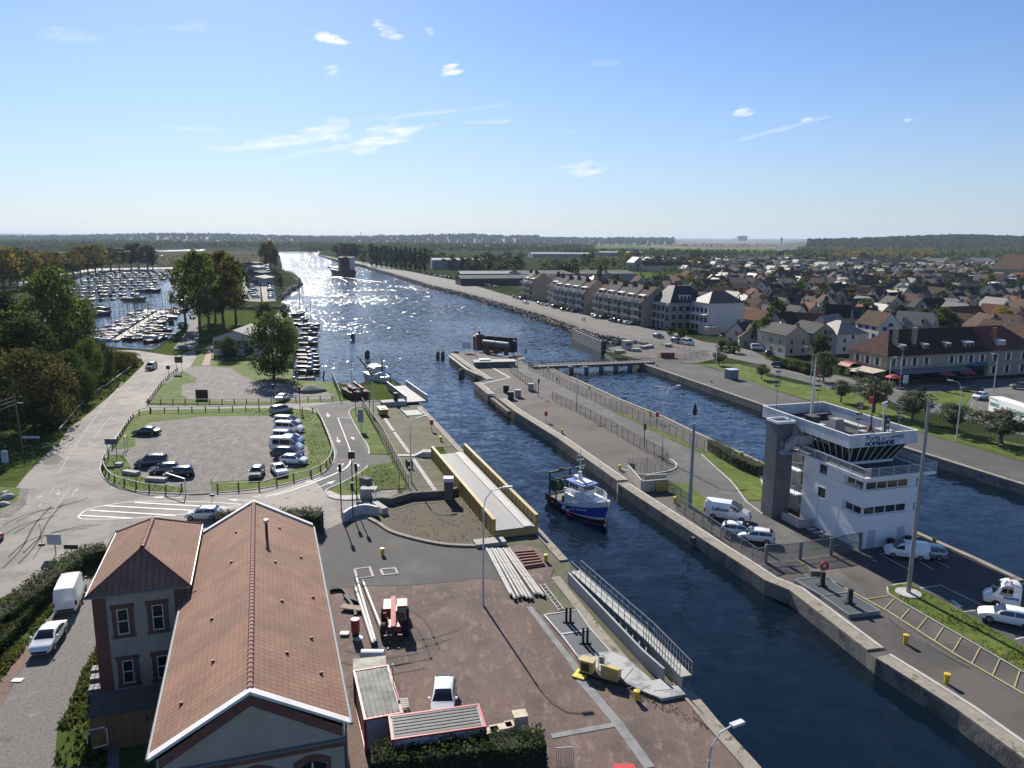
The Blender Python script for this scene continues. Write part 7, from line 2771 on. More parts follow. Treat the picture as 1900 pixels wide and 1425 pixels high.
def swing_bridge():
 t=thing('swing_bridge','yellow plate girder swing bridge lying open along the left quay','bridge',P(917,1000)+Vector((0,0,0)),az(-18.3))
 L=33.0
 W=5.2
 dk=MB()
 dk.box(W/2,L/2,.75,W-.4,L,.25)
 dk.build('deck',deck_g,t)
 wk=MB()
 wk.box(W-1.1,L/2,1.01,1.0,L,.12)
 wk.build('walkway',deck_w2,t)
 for x in(0,W):
  gm=MB()
  gm.box(x,L/2,.2,.12,L,2.1)
  gm.box(x,L/2,2.3,.42,L,.1)
  gm.box(x,L/2,.12,.42,L,.09)
  n=22
  for k in range(n+1):
   for s in(-1,1):
    gm.box(x+s*.12,min(L-.05,max(.05,k*L/n)),.2,.14,.07,2.1)
  gm.build('girder',yel,t)
 e=MB()
 e.box(W/2,-.02,.1,W,.3,.75)
 e.box(W/2,L-.2,.1,W,.3,.6)
 e.build('end_beam',yel,t)
swing_bridge()
def footbridge():
 a,b=P(748,716),P(777,752)
 t=thing('grey_swing_bridge','small grey plate sided swing bridge at the head of the lock channel','bridge',P(752,752),az(-22))
 L,W=18,4.2
 d=MB()
 d.box(W/2+.4,L/2,.4,W,L,.25)
 d.build('deck',deck_g,t)
 for x in(.3,W+.5):
  g_=MB()
  g_.box(x,L/2,.3,.12,L,1.5)
  g_.box(x,L/2,1.8,.3,L,.08)
  g_.build('girder',M('bridge_grey',(.20,.23,.26),.5),t)
 w=thing('bridge_abutment','concrete bearing with dark hydraulic gear under the small grey bridge','abutment',P(730,752),az(-20))
 wbox(w,'block',conc,0,0,0,5,2.5,1.0)
 wbox(w,'gear',blk,.5,0,1.0,.8,.8,1.6)
 o=thing('loading_ramp','short sunken ramp with pale side beams in the mossy quay','ramp',P(766,767),az(-20))
 wbox(o,'plate',deck_g,0,0,.08,3.2,4.5,.1)
 for s in(-1.7,1.7):
  wbox(o,'beam',pale_conc,s,0,.05,.3,6.5,.35)
footbridge()
def pit():
 t=thing('pit_wall','dark concrete retaining wall of the swing bridge pivot pit','wall',q('F',1050,840),0)
 o=t.location
 m=MB()
 pts=[p-o for p in g('F',920,775,935,850,1050,858,1200,815,1440,800,1570,772)]
 kerb_mb(m,pts,.5,.95,0)
 m.build('wall',conc_d,t)
 h=MB()
 for a,b in zip(pts,pts[1:]):
  h.beam(a+Vector((0,0,1.6)),b+Vector((0,0,1.6)),.05,.05)
 h.build('hand_rail',blk,t)
 c=thing('gate_post','thick concrete post with white cap at the pivot pit','post',q('F',1475,820))
 wbox(c,'post',conc_d,0,0,0,1.1,1.1,2.6)
 wbox(c,'cap',white_p,0,0,2.6,1.3,1.2,.5)
 p=thing('parapet_wall','pale curved bridge parapet at the dark asphalt yard','wall',q('F',800,940))
 m=MB()
 pts=[a-p.location for a in smooth_line(g('F',700,990,760,950,830,930,895,930,955,945),3)]
 kerb_mb(m,pts,.35,1.3,0)
 m.build('wall',M('parapet_pale',(.42,.44,.47),.7,.15,scale=1),p)
 p=thing('pit_kerb','pale curved stone kerb round the swing bridge pit','kerb',q('F',1200,1110))
 m=MB()
 kerb_mb(m,[a-p.location for a in smooth_line(g('F',890,967,960,1005,1050,1062,1200,1110,1400,1153,1550,1167,1700,1170),4)],.5,.3,0)
 m.build('kerb',coping_m,p)
 p=thing('bearing_block','stone bearing block at the near end of the yellow bridge','block',q('F',1775,1150),az(-18))
 wbox(p,'block',conc,0,0,0,3.5,1.6,.5)
 p=thing('rubble_wall','broken masonry abutment beside the traffic signals','wall',q('F',890,800))
 for i,(x,y,sx,sy,sz)in enumerate([(0,0,2.2,1.4,1.3),(1.4,-2.0,1.2,2.6,1.0),(2.4,-5.5,.8,3.0,.9),(-.8,2.2,1.0,1.6,2.0)]):
  wbox(p,'masonry_block',conc_d if i%2 else conc,x,y,0,sx,sy,sz,rz=.3*i)
 for i,(x,y)in enumerate([(1175,500),(1300,500)]):
  p=thing('concrete_cover',['pale flat cover slab on the mossy quay line','pale humped concrete block by the far end of the yellow bridge'][i],'block',q('F',x,y))
  m=MB()
  if i:
   m.loft([[(-1.8,-.7,0),(-1.8,.7,0),(-1.7,.7,.15),(-1.7,-.7,.15)],[(-.2,-.9,0),(-.2,.9,0),(-.2,.8,.9),(-.2,-.8,.9)],[(1.2,-.9,0),(1.2,.9,0),(1.1,.8,.9),(1.1,-.8,.9)],[(1.8,-.7,0),(1.8,.7,0),(1.7,.7,.2),(1.7,-.7,.2)]])
  else:
   m.box(0,0,.08,3.2,1.1,.1)
  m.build('slab',pale_conc,p)
pit()
# ---- bollards
bm=MB()
bm.lathe([(.17,0),(.18,.1),(.19,.5),(.25,.72),(.25,.8),(.1,.83)],14)
bproto=None
for px,py,lb in[(710,1031,'yellow bollard on the dark asphalt yard'),(1013,1043,'yellow bollard beside the rusty steel grid'),(1181,1301,'yellow bollard by the grey slab platform'),(818,819,'yellow bollard between the yellow bridge and the quay edge'),(1680,1195,'yellow bollard nearer the tower on the striped quay'),(1756,1269,'yellow bollard further from the tower on the striped quay'),(1043,805,'yellow bollard in the middle of the fenced island quay'),(1150,873,'yellow bollard behind the trawler mast'),(1252,934,'yellow bollard at the head of the island fence'),(1017,688,'yellow bollard near the dam at the chamber corner'),(1034,706,'low yellow bollard behind the chamber fence'),(1093,722,'yellow bollard halfway down the chamber side'),(1206,770,'yellow bollard by the red lifebuoy box'),(1219,681,'yellow bollard at the head of the dark apron'),(1320,711,'yellow bollard on the dark apron'),(1376,848,'yellow bollard behind the pale hedge'),(1733,1012,'yellow bollard beside the tower car bays')]:
 t=thing('bollard',lb,'bollard',P(px,py)+Vector((0,0,.07)),0,'yellow mooring bollards')
 if bproto is None:
  bproto=bm.build('post',yel_b,t,smooth=True).data
 else:
  link('post',bproto,t)
  # ---- lamps and masts
def lamp(base,h,reach,azim,label,group='street lamps',m=None,arms=1,curved=True):
 t=thing('street_lamp',label,'street lamp',base,az(azim),group)
 p=MB()
 pts=[(0,0,0),(0,0,h*.85)]
 p.tube([(0,0,0),(0,0,h*.82)],[.11,.075],8)
 p.build('pole',m or steel_w,t)
 for k in range(arms):
  s=1 if k==0 else-1
  a=MB()
  if curved:
   a.tube([(0,0,h*.82),(0,s*reach*.1,h*.91),(0,s*reach*.42,h*.98),(0,s*reach,h)],.05,6)
  else:
   a.tube([(0,0,h*.82),(0,0,h*.98),(0,s*reach,h)],.045,6)
  a.build('arm',m or steel_w,t)
  hd=MB()
  hd.box(0,s*(reach+.35),h-.06,.32,.85,.14)
  hd.build('lamp_head',steel_w,t)
 return t
lamp(P(897,1125),11.6,1.9,80,'tall slim lamp with curved arm on the red yard')
lamp(P(763,896),9.5,2.0,62,'slim lamp with curved arm on the mossy quay')
lamp(P(1228,852),11.5,2.6,55,'slim lamp with long curved arm at the island fence end')
lamp(P(1070,762),9,1.2,90,'double armed lamp at the island road',arms=2)
lamp(P(960,690),8,1.0,-40,'lamp with curved arm at the island bend')
lamp(P(1328,690),9.5,.8,60,'slim lamp on the lawn by the junction',curved=False)
lamp(P(693,775),8.5,1.6,40,'thin lamp behind the small grey bridge')
lamp(P(653,720),11,.2,0,'thin straight mast on the lawn by the red barge',curved=False)
lamp(P(883,662),8.5,.8,90,'double armed lamp by the red tank',arms=2)
lamp(P(1774,818),10.5,1.6,-60,'lamp with curved arm between the olive trees')
lamp(P(1843,729),9,.7,-60,'lamp standing at the roundabout road',curved=False)
lamp(P(1669,717),9.5,.7,-60,'lamp in front of the striped awning',curved=False)
lamp(P(1649,717),7,.7,80,'shorter lamp at the restaurant corner',curved=False)
lamp(P(1503,719),9.5,1.4,-50,'lamp by the round grey green tree')
lamp(PY(1312,1470,36.2)*1-Vector((0,0,PY(1312,1470,36.2).z)),8.6,1.5,62,'white lamp head rising from the bottom edge beside the quay')
def masts():
 t=thing('tall_pole','very tall plain grey pole standing on a stone pad in the grass strip','pole',P(1685,1103)+Vector((0,0,.17)))
 m=MB()
 m.tube([(0,0,0),(0,0,19.2)],[.22,.13],10)
 m.build('pole',gal,t)
 m=MB()
 m.lathe([(1.2,0),(1.2,.06),(.4,.1)],14)
 m.build('pad',pale_conc,t)
 t=thing('siren_mast','grey mast with black siren lantern on a forked top by the delivery van','mast',P(1280,942))
 m=MB()
 m.tube([(0,0,0),(0,0,11.2)],[.26,.16],10)
 m.build('pole',M('mast_bluegrey',(.20,.23,.27),.5),t)
 m=MB()
 for s in(-1,1):
  m.beam((0,0,11.0),(s*.75,0,12.3),.06,.06)
 m.beam((-.8,0,12.3),(.8,0,12.3),.06,.06)
 m.build('fork',gal,t)
 m=MB()
 m.lathe([(.22,12.3),(.3,12.9),(.22,13.3),(.05,13.8)],10)
 m.build('siren',blk,t)
 t=thing('utility_pole','wooden utility pole with pale bracket under the domed tree','pole',P(42,836))
 m=MB()
 m.tube([(0,0,0),(-.3,0,9.2)],[.16,.11],8)
 m.build('pole',M('pole_wood',(.14,.115,.09),.9,.2),t)
 m=MB()
 m.box(.5,0,7.8,.9,.1,.1)
 m.build('bracket',steel_w,t)
 for i,(x,y,z0)in enumerate([(-9,-14,6.5),(-9,-12,5.2),(-9,-10,4.0)]):
  c=thing('overhead_cable',['upper','middle','lower'][i]+' overhead cable leaving the utility pole to the picture edge','cable',t.location)
  m=MB()
  m.tube([(-.25,0,8.9-i*.6),(x*.5,y*.5,7.4-i*.7),(x,y,z0)],.035,5)
  m.build('cable',steel_w,c)
 for px,py,h,lb in[(634,962,7,'leftmost black signal mast at the curved parapet'),(655,960,4.5,'short black signal mast before the curved parapet'),(663,952,6.5,'black signal mast with lanterns at the curved parapet'),(557,763,5,'traffic signal at the car park bend'),(508,748,4,'small traffic signal at the upper rail'),(660,769,4.6,'traffic signal on the small lawn island'),(686,768,4.5,'signal with red plate at the mossy quay'),(1195,832,4.2,'black signal post at the island fence'),(999,736,4,'small signal post by the island road'),(654,905,5.2,'dark information board on a post above the lawn point')]:
  t=thing('traffic_signal',lb,'traffic signal',P(px,py),.2,'signals and boards on posts')
  m=MB()
  m.tube([(0,0,0),(0,0,h)],.07,6)
  m.build('pole',blk,t)
  m=MB()
  m.box(0,-.05,h-1.0,.9 if 'board' in lb else.38,.28,1.0)
  m.build('signal_head',rust if 'red plate' in lb else blk,t)
masts()
# ---- fences
def fence(name,label,line,h,step,post_m,panel=None,rails=0,rail_m=None,rail_w=.06,rail_h=.06,group=None,post_w=.07,z0=.05):
 line=[Vector((p[0],p[1],0))for p in line]
 o=line[0].copy()
 t=thing(name,label,'fence',(o.x,o.y,z0),0,group)
 pts=[p-o for p in line]
 if panel:
  m=MB()
  for a,b in zip(pts,pts[1:]):
   m.quad((a.x,a.y,.05),(b.x,b.y,.05),(b.x,b.y,h*.96),(a.x,a.y,h*.96))
  m.build('mesh_panel',panel,t,fix=False)
 if rails:
  m=MB()
  for k in range(rails):
   z=h*(k+1)/rails-rail_h/2
   for a,b in zip(pts,pts[1:]):
    m.beam((a.x,a.y,z),(b.x,b.y,z),rail_w,rail_h)
  m.build('rail',rail_m or post_m,t)
 L=[0]
 for a,b in zip(pts,pts[1:]):
  L.append(L[-1]+(b-a).length)
 n=min(95,max(1,int(L[-1]/step)))
 pm=None
 for k in range(n+1):
  s=L[-1]*k/n
  i=0
  while i<len(L)-2 and L[i+1]<s:
   i+=1
  p=pts[i].lerp(pts[i+1],(s-L[i])/max(1e-6,L[i+1]-L[i]))
  if pm is None:
   m=MB()
   m.box(0,0,0,post_w,post_w,h)
   pm=m.mesh('post')
   pm.materials.append(post_m)
  link('post',pm,t,p)
 return t
wood_post=M('post_wood',(.13,.11,.085),.9,.2,scale=3)
wood_rail=M('rail_wood',(.42,.40,.34),.8,.2,scale=2)
post_d=M('fence_post_dark',(.045,.05,.048),.6)
post_g=M('fence_grey_green',(.13,.155,.155),.5)
kw=dict(h=1.0,step=2.4,post_m=wood_post,rails=1,rail_m=wood_rail,rail_w=.1,rail_h=.1,group='wooden rails of the car park',post_w=.16,z0=.16)
fence('wooden_rail_fence','wooden rail round the lower left corner of the car park island',smooth_line(g('E',800,505,762,545,765,610,820,685,930,725,1100,762,1285,775,1335,755),2),**kw)
fence('wooden_rail_fence','wooden rail along the main road side of the car park',smooth_line(g('E',830,455,900,345,985,215,1105,182),2),**kw)
fence('wooden_rail_fence','wooden rail along the upper side of the car park',g('E',1110,185,1900,168)+g('F',180,166),**kw)
fence('wooden_rail_fence','wooden rail curving along the new asphalt bend of the car park',smooth_line(g('F',400,180,500,190,560,310,610,440,618,515,580,580,530,620,460,650),2),**kw)
fence('wooden_rail_fence','wooden rail along the lower right side of the car park',g('E',1600,760,1900,745)+g('F',100,745,300,690,465,655),**kw)
kw.update(group='wooden rails of the upper lot')
fence('wooden_rail_fence','wooden rail along the lower side of the upper gravel lot',g('E',1090,122,1900,118)+g('F',300,105,620,92),**kw)
fence('wooden_rail_fence','wooden rail along the road side of the upper gravel lot',g('A',1085,1310,1190,1165,1305,1065),**kw)
fence('guard_rail','long metal guard rail between the road and the dark shrubs',g('E',440,330,590,150,760,5)+g('A',780,1190,970,1045),h=.8,step=4,post_m=gal,rails=1,rail_m=M('guard_rail_grey',(.33,.34,.33),.5,metal=.3),rail_w=.08,rail_h=.3)
fence('wire_fence','dark wire mesh fence along the mossy quay',g('F',838,140,1000,390,1060,510,1180,740),h=2.0,step=2.2,post_m=post_d,panel=mesh_m,rails=1,rail_w=.05,rail_h=.05)
fence('wire_fence','dark wire fence post row behind the lawn point',g('F',840,745,980,745,1115,752),h=2.6,step=4,post_m=post_d,panel=mesh_m)
fence('wire_fence','wire fence running down into the water by the upper lot',g('X',617,706,632,745),h=2.2,step=2.5,post_m=post_d,panel=mesh_m,rails=1)
fence('wire_fence','mesh fence between the fenced quay and the island road',g('G',335,95,520,185,800,340,1000,460,1140,530),h=2.0,step=2.3,post_m=post_d,panel=mesh_m,rails=1,rail_w=.05,rail_h=.05)
fence('wire_fence','mesh fence round the end of the fenced island quay',g('G',1145,520,1190,580,1070,610,890,620),h=2.2,step=2.4,post_m=post_d,panel=mesh_m)
fence('wire_fence','mesh fence along the upper bend of the island road',g('C',20,1070,100,1130,215,1215),h=2.0,step=2.3,post_m=post_d,panel=mesh_m,rails=1,rail_w=.05,rail_h=.05)
fence('wire_fence','mesh fence on the chamber side of the island road',g('C',160,1050,340,1140,540,1240,750,1340)+g('G',770,150,1010,260,1310,400,1450,470),h=2.0,step=2.3,post_m=post_d,panel=mesh_m,rails=1,rail_w=.05,rail_h=.05)
fence('metal_fence','grey bar fence along the quay from the bollard to the parked cars',g('G',1245,895,1400,1000,1640,1170,1840,1305,1900,1290),h=1.9,step=2.0,post_m=post_g,panel=M('bar_panel',(.13,.15,.15),.6),rails=2,group=None)
fence('metal_fence','grey bar fence on the lawn edge above the first bollard',g('G',1175,745,1330,850),h=1.5,step=2.0,post_m=post_g,panel=MATS['bar_panel'],rails=2)
MATS['bar_panel'].node_tree.nodes['Principled BSDF'].inputs['Alpha'].default_value=.5
fence('metal_gate','wide sliding bar gate with thick grey posts below the control tower',g('H',0,1280,155,1275,225,1265,430,1235,490,1225,690,1190),h=2.0,step=3.4,post_m=post_g,panel=MATS['bar_panel'],rails=2,post_w=.3)
fence('post_and_wire_fence','thin post fence along the cycle path on the right bank',g('C',1200,1005,1500,1010,1900,1085)+g('D',0,1100,150,1140,430,1220)+g('H',430,20,760,110,1270,245,1850,400),h=1.2,step=3.2,post_m=post_d,rails=1,rail_w=.03,rail_h=.03)
fence('garden_wall_fence','pale fence along the garden at the junction',g('D',0,940,140,975),h=1.6,step=3,post_m=WALLM['white'],rails=4,rail_w=.06,rail_h=.3)
fence('wire_fence','mesh fence with gate along the dam road',g('C',1110,990,1300,985,1480,955),h=2.0,step=2.6,post_m=post_d,panel=mesh_m)
fence('roadside_railing','railing between the canal road and the lock head',g('C',900,830,1100,870,1320,905,1450,935),h=1.1,step=2.4,post_m=post_d,rails=2,rail_w=.04,rail_h=.04)
# ---- left yard
def pipes():
 far=[P(903+i*5.2,1022+(i%2))for i in range(9)]
 near=[P(949+i*7.6,1112+2*math.sin(i*1.7)+(3 if 0<i<6 else-2))for i in range(9)]
 pm=M('pipe_grey',(.27,.265,.25),.5,.15,scale=.8,metal=.2)
 for i in range(9):
  z=.24
  t=thing('steel_pipe','long grey pipe lying in the bundle on the quay','pipe',near[i],0,'pipe bundle on the quay')
  m=MB()
  d=far[i]-near[i]
  m.tube([(0,0,z),(d.x,d.y,z)],.16,10,caps=False)
  for f in(.35,.68):
   m.tube([(d.x*f,d.y*f,z),(d.x*(f+.01),d.y*(f+.01),z)],.185,10)
  m.build('pipe',pm,t,smooth=True)
  e=MB()
  u=d.normalized()
  e.tube([(-u.x*.05,-u.y*.05,z),(u.x*.35,u.y*.35,z)],.175,10)
  e.build('black_end',blk,t)
 for i,(a,b)in enumerate([((661,1076),(697,1199)),((673,1083),(714,1188)),((659,1094),(693,1202))]):
  p0,p1=P(*b),P(*a)
  t=thing('steel_pipe',['middle','right hand','left hand'][i]+' one of three pipes lying beside the tiled hall','pipe',p0,0,'pipes beside the hall')
  d=p1-p0
  m=MB()
  m.tube([(0,0,.3),(d.x,d.y,.3)],.17,10)
  m.build('pipe',pm,t,smooth=True)
  for f in(0,.86,.97):
   e=MB()
   e.tube([(d.x*f,d.y*f,.3),(d.x*(f+.025),d.y*(f+.025),.3)],.2,10)
   e.build('flange',blk,t)
 for i,pts in enumerate([[(612,1100),(635,1098),(650,1115),(668,1122)],[(640,1110),(652,1125),(660,1142),(659,1148)]]):
  t=thing('black_hose',['black hose curling from the hall eave to the pipes','black hose lying beside the brown board'][i],'hose',P(*pts[0]))
  m=MB()
  m.tube([P(*p)-t.location+Vector((0,0,.25))for p in smooth_px(pts)],.17,8)
  m.build('hose',blk,t,smooth=True)
 t=thing('board','brown board lying between hall wall and pipes','board',P(656,1134),.1)
 wbox(t,'board',M('board_brown',(.24,.17,.12),.8),0,0,.35,2.4,.8,.06,rz=-.35)
 t=thing('suction_pump','red upright pump drum with white base beside the hall','pump',P(660,1182))
 m=MB()
 m.tube([(0,0,.55),(0,0,1.7)],.38,14)
 m.build('drum',M('pump_red',(.33,.04,.04),.5),t)
 m=MB()
 m.tube([(0,0,.05),(0,0,.55)],.3,12)
 m.build('foot',blk,t)
 m=MB()
 m.lathe([(.42,.0),(.45,.06),(.42,.14)],14,(.25,-.35,0))
 m.box(-1.0,.2,.1,.7,.5,.2)
 m.build('base_plate',steel_w,t)
def smooth_px(pts):
 return[(a.x,a.y)for a in smooth_line([Vector((x,y,0))for x,y in pts],4)]
pipes()
def containers():
 cw=M('container_white',(.44,.46,.49),.5,.08)
 cr=M('container_red',(.36,.04,.045),.5)
 def roof_m(nm,c):
  return M(nm,c,.9,.25,scale=.8,spec=.08)
 for key,lb,a,b,c,L,W,roofc in[('site_container','site container with weathered ribbed grey roof and red frame, along the hall',(677,1334),(737,1323),None,6.1,2.5,(.26,.26,.245)),('site_container','site container with black striped white roof and red frame, across the yard',(728,1371),(889,1348),None,6.05,2.45,(.34,.34,.335))]:
  pa,pb=P(*a,2.6),P(*b,2.6)
  d=pb-pa
  first_=key and 'along' in lb
  az_=math.degrees(math.atan2(d.x,d.y))
  t=thing(key,lb,'container',(pa.x,pa.y,0),az(az_-90))
  w,l=(W,L)if first_ else(L,W)
  wbox(t,'body',cw,w/2,l/2,.12,w-.1,l-.1,2.4)
  f=MB()
  for x in(0,w):
   for y in(0,l):
    f.box(x,y,.1,.16,.16,2.5)
  for z in(.1,2.46):
   for y in(0,l):
    f.box(w/2,y,z,w-.16,.14,.14)
   for x in(0,w):
    f.box(x,l/2,z,.14,l-.16,.14)
  f.build('frame',cr,t)
  r=MB()
  n=8
  r.box(w/2,l/2,2.5,w-.2,l-.2,.06)
  r.build('roof',roof_m('container_roof_a' if first_ else 'container_roof_b',roofc),t)
  rb=MB()
  for k in range(7):
   if first_:
    rb.box(w*(k+.6)/7.2,l/2,2.56,.09,l-.4,.035)
   else:
    rb.box(w/2,l*(k+.6)/7.2,2.56,w-.4,.17,.035)
  rb.build('roof_rib',roof_m('rib_grey',(.22,.22,.21))if first_ else blk,t)
 pa=P(656,1252,2.5)
 t=thing('site_container','small old container with dark stained roof behind the ribbed one','container',(pa.x,pa.y,0),az(-12))
 wbox(t,'body',M('container_dark',(.10,.10,.10),.7),1.2,1.2,.1,2.4,2.4,2.2)
 wbox(t,'roof',M('container_roof_c',(.23,.22,.18),.7,.35,scale=1.2),1.2,1.2,2.3,2.45,2.45,.08)
 t=thing('tank','white roller tank at the end of the containers','tank',P(692,1240))
 m=MB()
 m.tube([(-.9,0,1.0),(.9,0,1.0)],.6,14)
 m.build('tank',steel_w,t,smooth=True)
 wbox(t,'cradle',blk,0,0,0,1.6,.9,.45)
 t=thing('roll_banner','white folded banner pole leaning at the container end','banner',P(704,1218))
 m=MB()
 m.quad((-.12,0,.2),(.15,0,.2),(.05,.2,2.6),(-.02,.2,2.6))
 m.box(0,0,.0,.4,.4,.12)
 m.build('banner',steel_w,t)
 t=thing('antenna','thin antenna with guy wires and white head on the container corner','antenna',P(731,1330,0))
 m=MB()
 m.tube([(0,0,0),(0,0,4.0)],.03,5)
 m.beam((0,0,3.2),(-.9,.6,3.6),.02,.02)
 m.beam((0,0,3.0),(.7,-1.0,2.6),.02,.02)
 m.build('pole',blk,t)
 m=MB()
 m.ball((0,0,4.05),.13,8)
 m.build('head',steel_w,t)
 t=thing('pallet','wooden pallet leaning by the container corner','pallet',P(743,1318),.2)
 for k in range(5):
  wbox(t,'slat',wood_rail,0,-.5+k*.25,.55,1.2,.16,.04)
 for k in(-.5,0,.5):
  wbox(t,'block',wood_rail,k,0,0,.12,1.1,.54)
 for i,(x,y)in enumerate([(905,1368),(930,1360),(958,1352)]):
  t=thing('timber_stack',['lowest','middle','highest'][i]+' stack of pale boards behind the thick hedge','timber stack',P(x,y),.25,'board stacks behind the hedge')
  m=MB()
  for k in range(3):
   m.box(0,.02*k,.05+k*.16,1.6,.9-.1*k,.13,rz=.03*k)
  if i==2:
   m.box(.3,.2,.53,1.0,.9,.5)
  m.build('boards',M('board_pale',(.48,.42,.32),.8,.15,scale=2),t)
 t=thing('red_crate','red crate cut by the bottom picture edge','crate',P(1158,1441))
 wbox(t,'crate',M('crate_red',(.5,.04,.04),.4),0,0,0,1.4,.9,.6)
 t=thing('gate','small grey wire gate at the end of the thick hedge','gate',P(1032,1424),.1)
 for k in range(9):
  wbox(t,'bar',gal,k*.14,0,0,.03,.03,1.4)
 wbox(t,'top_rail',gal,.55,0,1.4,1.2,.05,.05)
 for i,poly in enumerate([[(658,1058),(686,1054),(692,1071),(663,1076)],[(706,1058),(733,1056),(738,1066),(711,1069)]]):
  t=thing('access_cover',['larger','smaller'][i]+' rectangular access cover with pale frame in the dark asphalt','cover',P(*poly[0]))
  pts=[P(*p)-t.location for p in poly]
  m=MB()
  kerb_mb(m,pts+[pts[0]],.28,.06,.09)
  m.build('frame',pale_conc,t)
  m=MB()
  m.sheet([Vector((p.x,p.y,0))for p in pts],.115)
  m.build('plate',asphalt_dark,t)
containers()
def quay_gear():
 t=thing('steel_grid','rust red steel grid frame lying on the quay by the bollard','grid',q('G',150,1262))
 c=[p-t.location for p in g('G',62,1222,205,1210,275,1305,135,1325)]
 for k in range(6):
  m=MB()
  u=k/5
  m.beam(c[0].lerp(c[3],u)+Vector((0,0,.25)),c[1].lerp(c[2],u)+Vector((0,0,.25)),.2,.22)
  m.build('bar',rust,t)
 m=MB()
 m.beam(c[0]+Vector((0,0,.12)),c[3]+Vector((0,0,.12)),.15,.2)
 m.beam(c[1]+Vector((0,0,.12)),c[2]+Vector((0,0,.12)),.15,.2)
 m.build('side_beam',rust,t)
 for i,(poly,h,nm)in enumerate([([(275,318),(520,282),(618,425),(395,458)],.12,'farther plate of the left hatch pair with black winch post'),([(400,462),(622,430),(762,590),(520,622)],.12,'nearer plate of the left hatch pair with black winch post'),([(215,70),(430,45),(600,160),(410,185)],.3,'farther plate of the right hatch pair with black winch post'),([(412,188),(602,163),(835,300),(610,328)],.3,'nearer plate of the right hatch pair with black winch post')]):
  kk='K' if i<2 else 'L'
  pts=[q(kk,*p)for p in poly]
  ce=sum(pts,Vector())/4
  t=thing('hatch_cover',nm,'hatch',ce)
  m=MB()
  m.prism([(p-ce)[:2]for p in pts],.1,.1+h)
  m.build('plate',hatch_m,t)
  m=MB()
  kerb_mb(m,[(p-ce)for p in pts]+[pts[0]-ce],.16,h+.13,0.02)
  m.build('rim',gal,t)
  for s in(-.18,.18)if i<2 else(0,):
   wbox(t,'post',blk,s,-.1,h+.1,.2 if i<2 else.4,.3,1.5)
  wbox(t,'foot',blk,0,.1,h+.1,1.0,.6,.1)
 poly=g('K',515,625,760,592,880,645,935,690,1070,810,1140,795,1200,850,1290,850,1362,905,1130,945,970,875,810,795,545,680)
 t=thing('slab_platform','raised platform of pale concrete slabs beside the quay gangway','platform',poly[0])
 m=MB()
 vv=[(p-poly[0])[:2]for p in poly]
 s_=MB()
 s_.sheet([Vector((a[0],a[1],0))for a in vv],.34)
 s_.prism(vv,.05,.34,cap=False,bottom=False)
 s_.build('platform',M('slab_pale',(.25,.255,.25),.85,.2,scale=.45,col2=(.36,.36,.35),fac=(.45,.55)),t,fix=False)
 j=MB()
 for a,b in[((600,615),(690,735)),((700,600),(870,800)),((760,650),(640,700)),((860,700),(760,740)),((1000,800),(880,845)),((1060,815),(950,870)),((930,690),(850,790)),((1080,860),(1220,845)),((1150,915),(1060,885))]:
  p0,p1=q('K',*a,.34)-poly[0],q('K',*b,.34)-poly[0]
  j.beam((p0 .x,p0 .y,.345),(p1 .x,p1 .y,.345),.05,.012)
 j.build('slab_joints',M('joint_dark',(.10,.10,.10),.9),t)
 e=MB()
 kerb_mb(e,[Vector((a[0],a[1],0))for a in vv[9:]]+[Vector((*vv[0],0))],.08,.28,.02)
 e.build('edge_beam',M('edge_brown',(.09,.075,.06),.8),t)
 t=thing('capstan_winch','yellow winch housing with guard frame on the slab platform','winch',q('K',690,765),az(118))
 t.scale=(.74,.74,.74)
 wbox(t,'base',blk,0,0,.1,1.3,4.6,.3)
 m=MB()
 m.loft([[(-.55,.2,.4),(.55,.2,.4),(.55,.2,1.9),(-.55,.2,1.5)],[(-.55,2.1,.4),(.55,2.1,.4),(.55,2.1,1.8),(-.55,2.1,1.4)]])
 m.build('front_housing',M('winch_yellow',(.42,.33,.12),.6,.1,scale=1.5),t)
 m=MB()
 m.box(0,-1.5,.4,1.0,1.4,1.3)
 m.box(0,-1.5,1.7,1.1,1.6,.1)
 m.build('rear_housing',MATS['winch_yellow'],t)
 wbox(t,'opening',blk,.51,-1.6,.6,.03,.9,.9)
 m=MB()
 for y in(-.5,.15):
  m.tube([(-.6,y,.4),(-.6,y,2.3)],.04,5)
 m.beam((-.6,-.5,2.3),(-.6,.15,2.3),.05,.05)
 m.box(-.6,-.17,1.3,.06,.5,.8)
 m.build('guard_frame',gal,t)
 t=thing('yellow_plate','bright yellow square plate on the ground by the winch','plate',q('K',545,752),az(120))
 wbox(t,'plate',M('plate_yellow',(.62,.47,.04),.5),0,0,.1,1.2,1.0,.12)
 a,b,c=q('K',455,75),q('K',1000,665),q('K',1150,800)
 t=thing('quay_gangway','steel trough with railed walkway along the quay edge','gangway',a)
 line=[Vector((0,0,0)),b-a,c-a]
 m=MB()
 kerb_mb(m,line,.2,1.25,0)
 m.build('trough_wall',M('trough_pale',(.25,.265,.28),.6,.1,scale=.6),t)
 m=MB()
 wl=[p-a for p in g('K',505,60,1040,560,1310,855)]
 for i in range(2):
  d1=wl[i+1]-wl[i]
 kerb_mb(m,wl,1.0,.12,1.1)
 m.build('walkway',M('walkway_pale',(.32,.32,.29),.7,.15,scale=.8),t)
 m=MB()
 sup=offset(wl,.62)
 for k in range(14):
  p=wl[0].lerp(wl[1],k/13)
  n_=line[0].lerp(line[1],k/13)
  m.beam(n_+Vector((0,0,.2)),p+Vector((0,0,1.05)),.12,.1)
 m.build('brace',gal,t)
 m=MB()
 kerb_mb(m,[p+Vector((0,0,0))for p in offset(wl,-.3)],.12,1.1,0)
 m.build('outer_wall',conc,t)
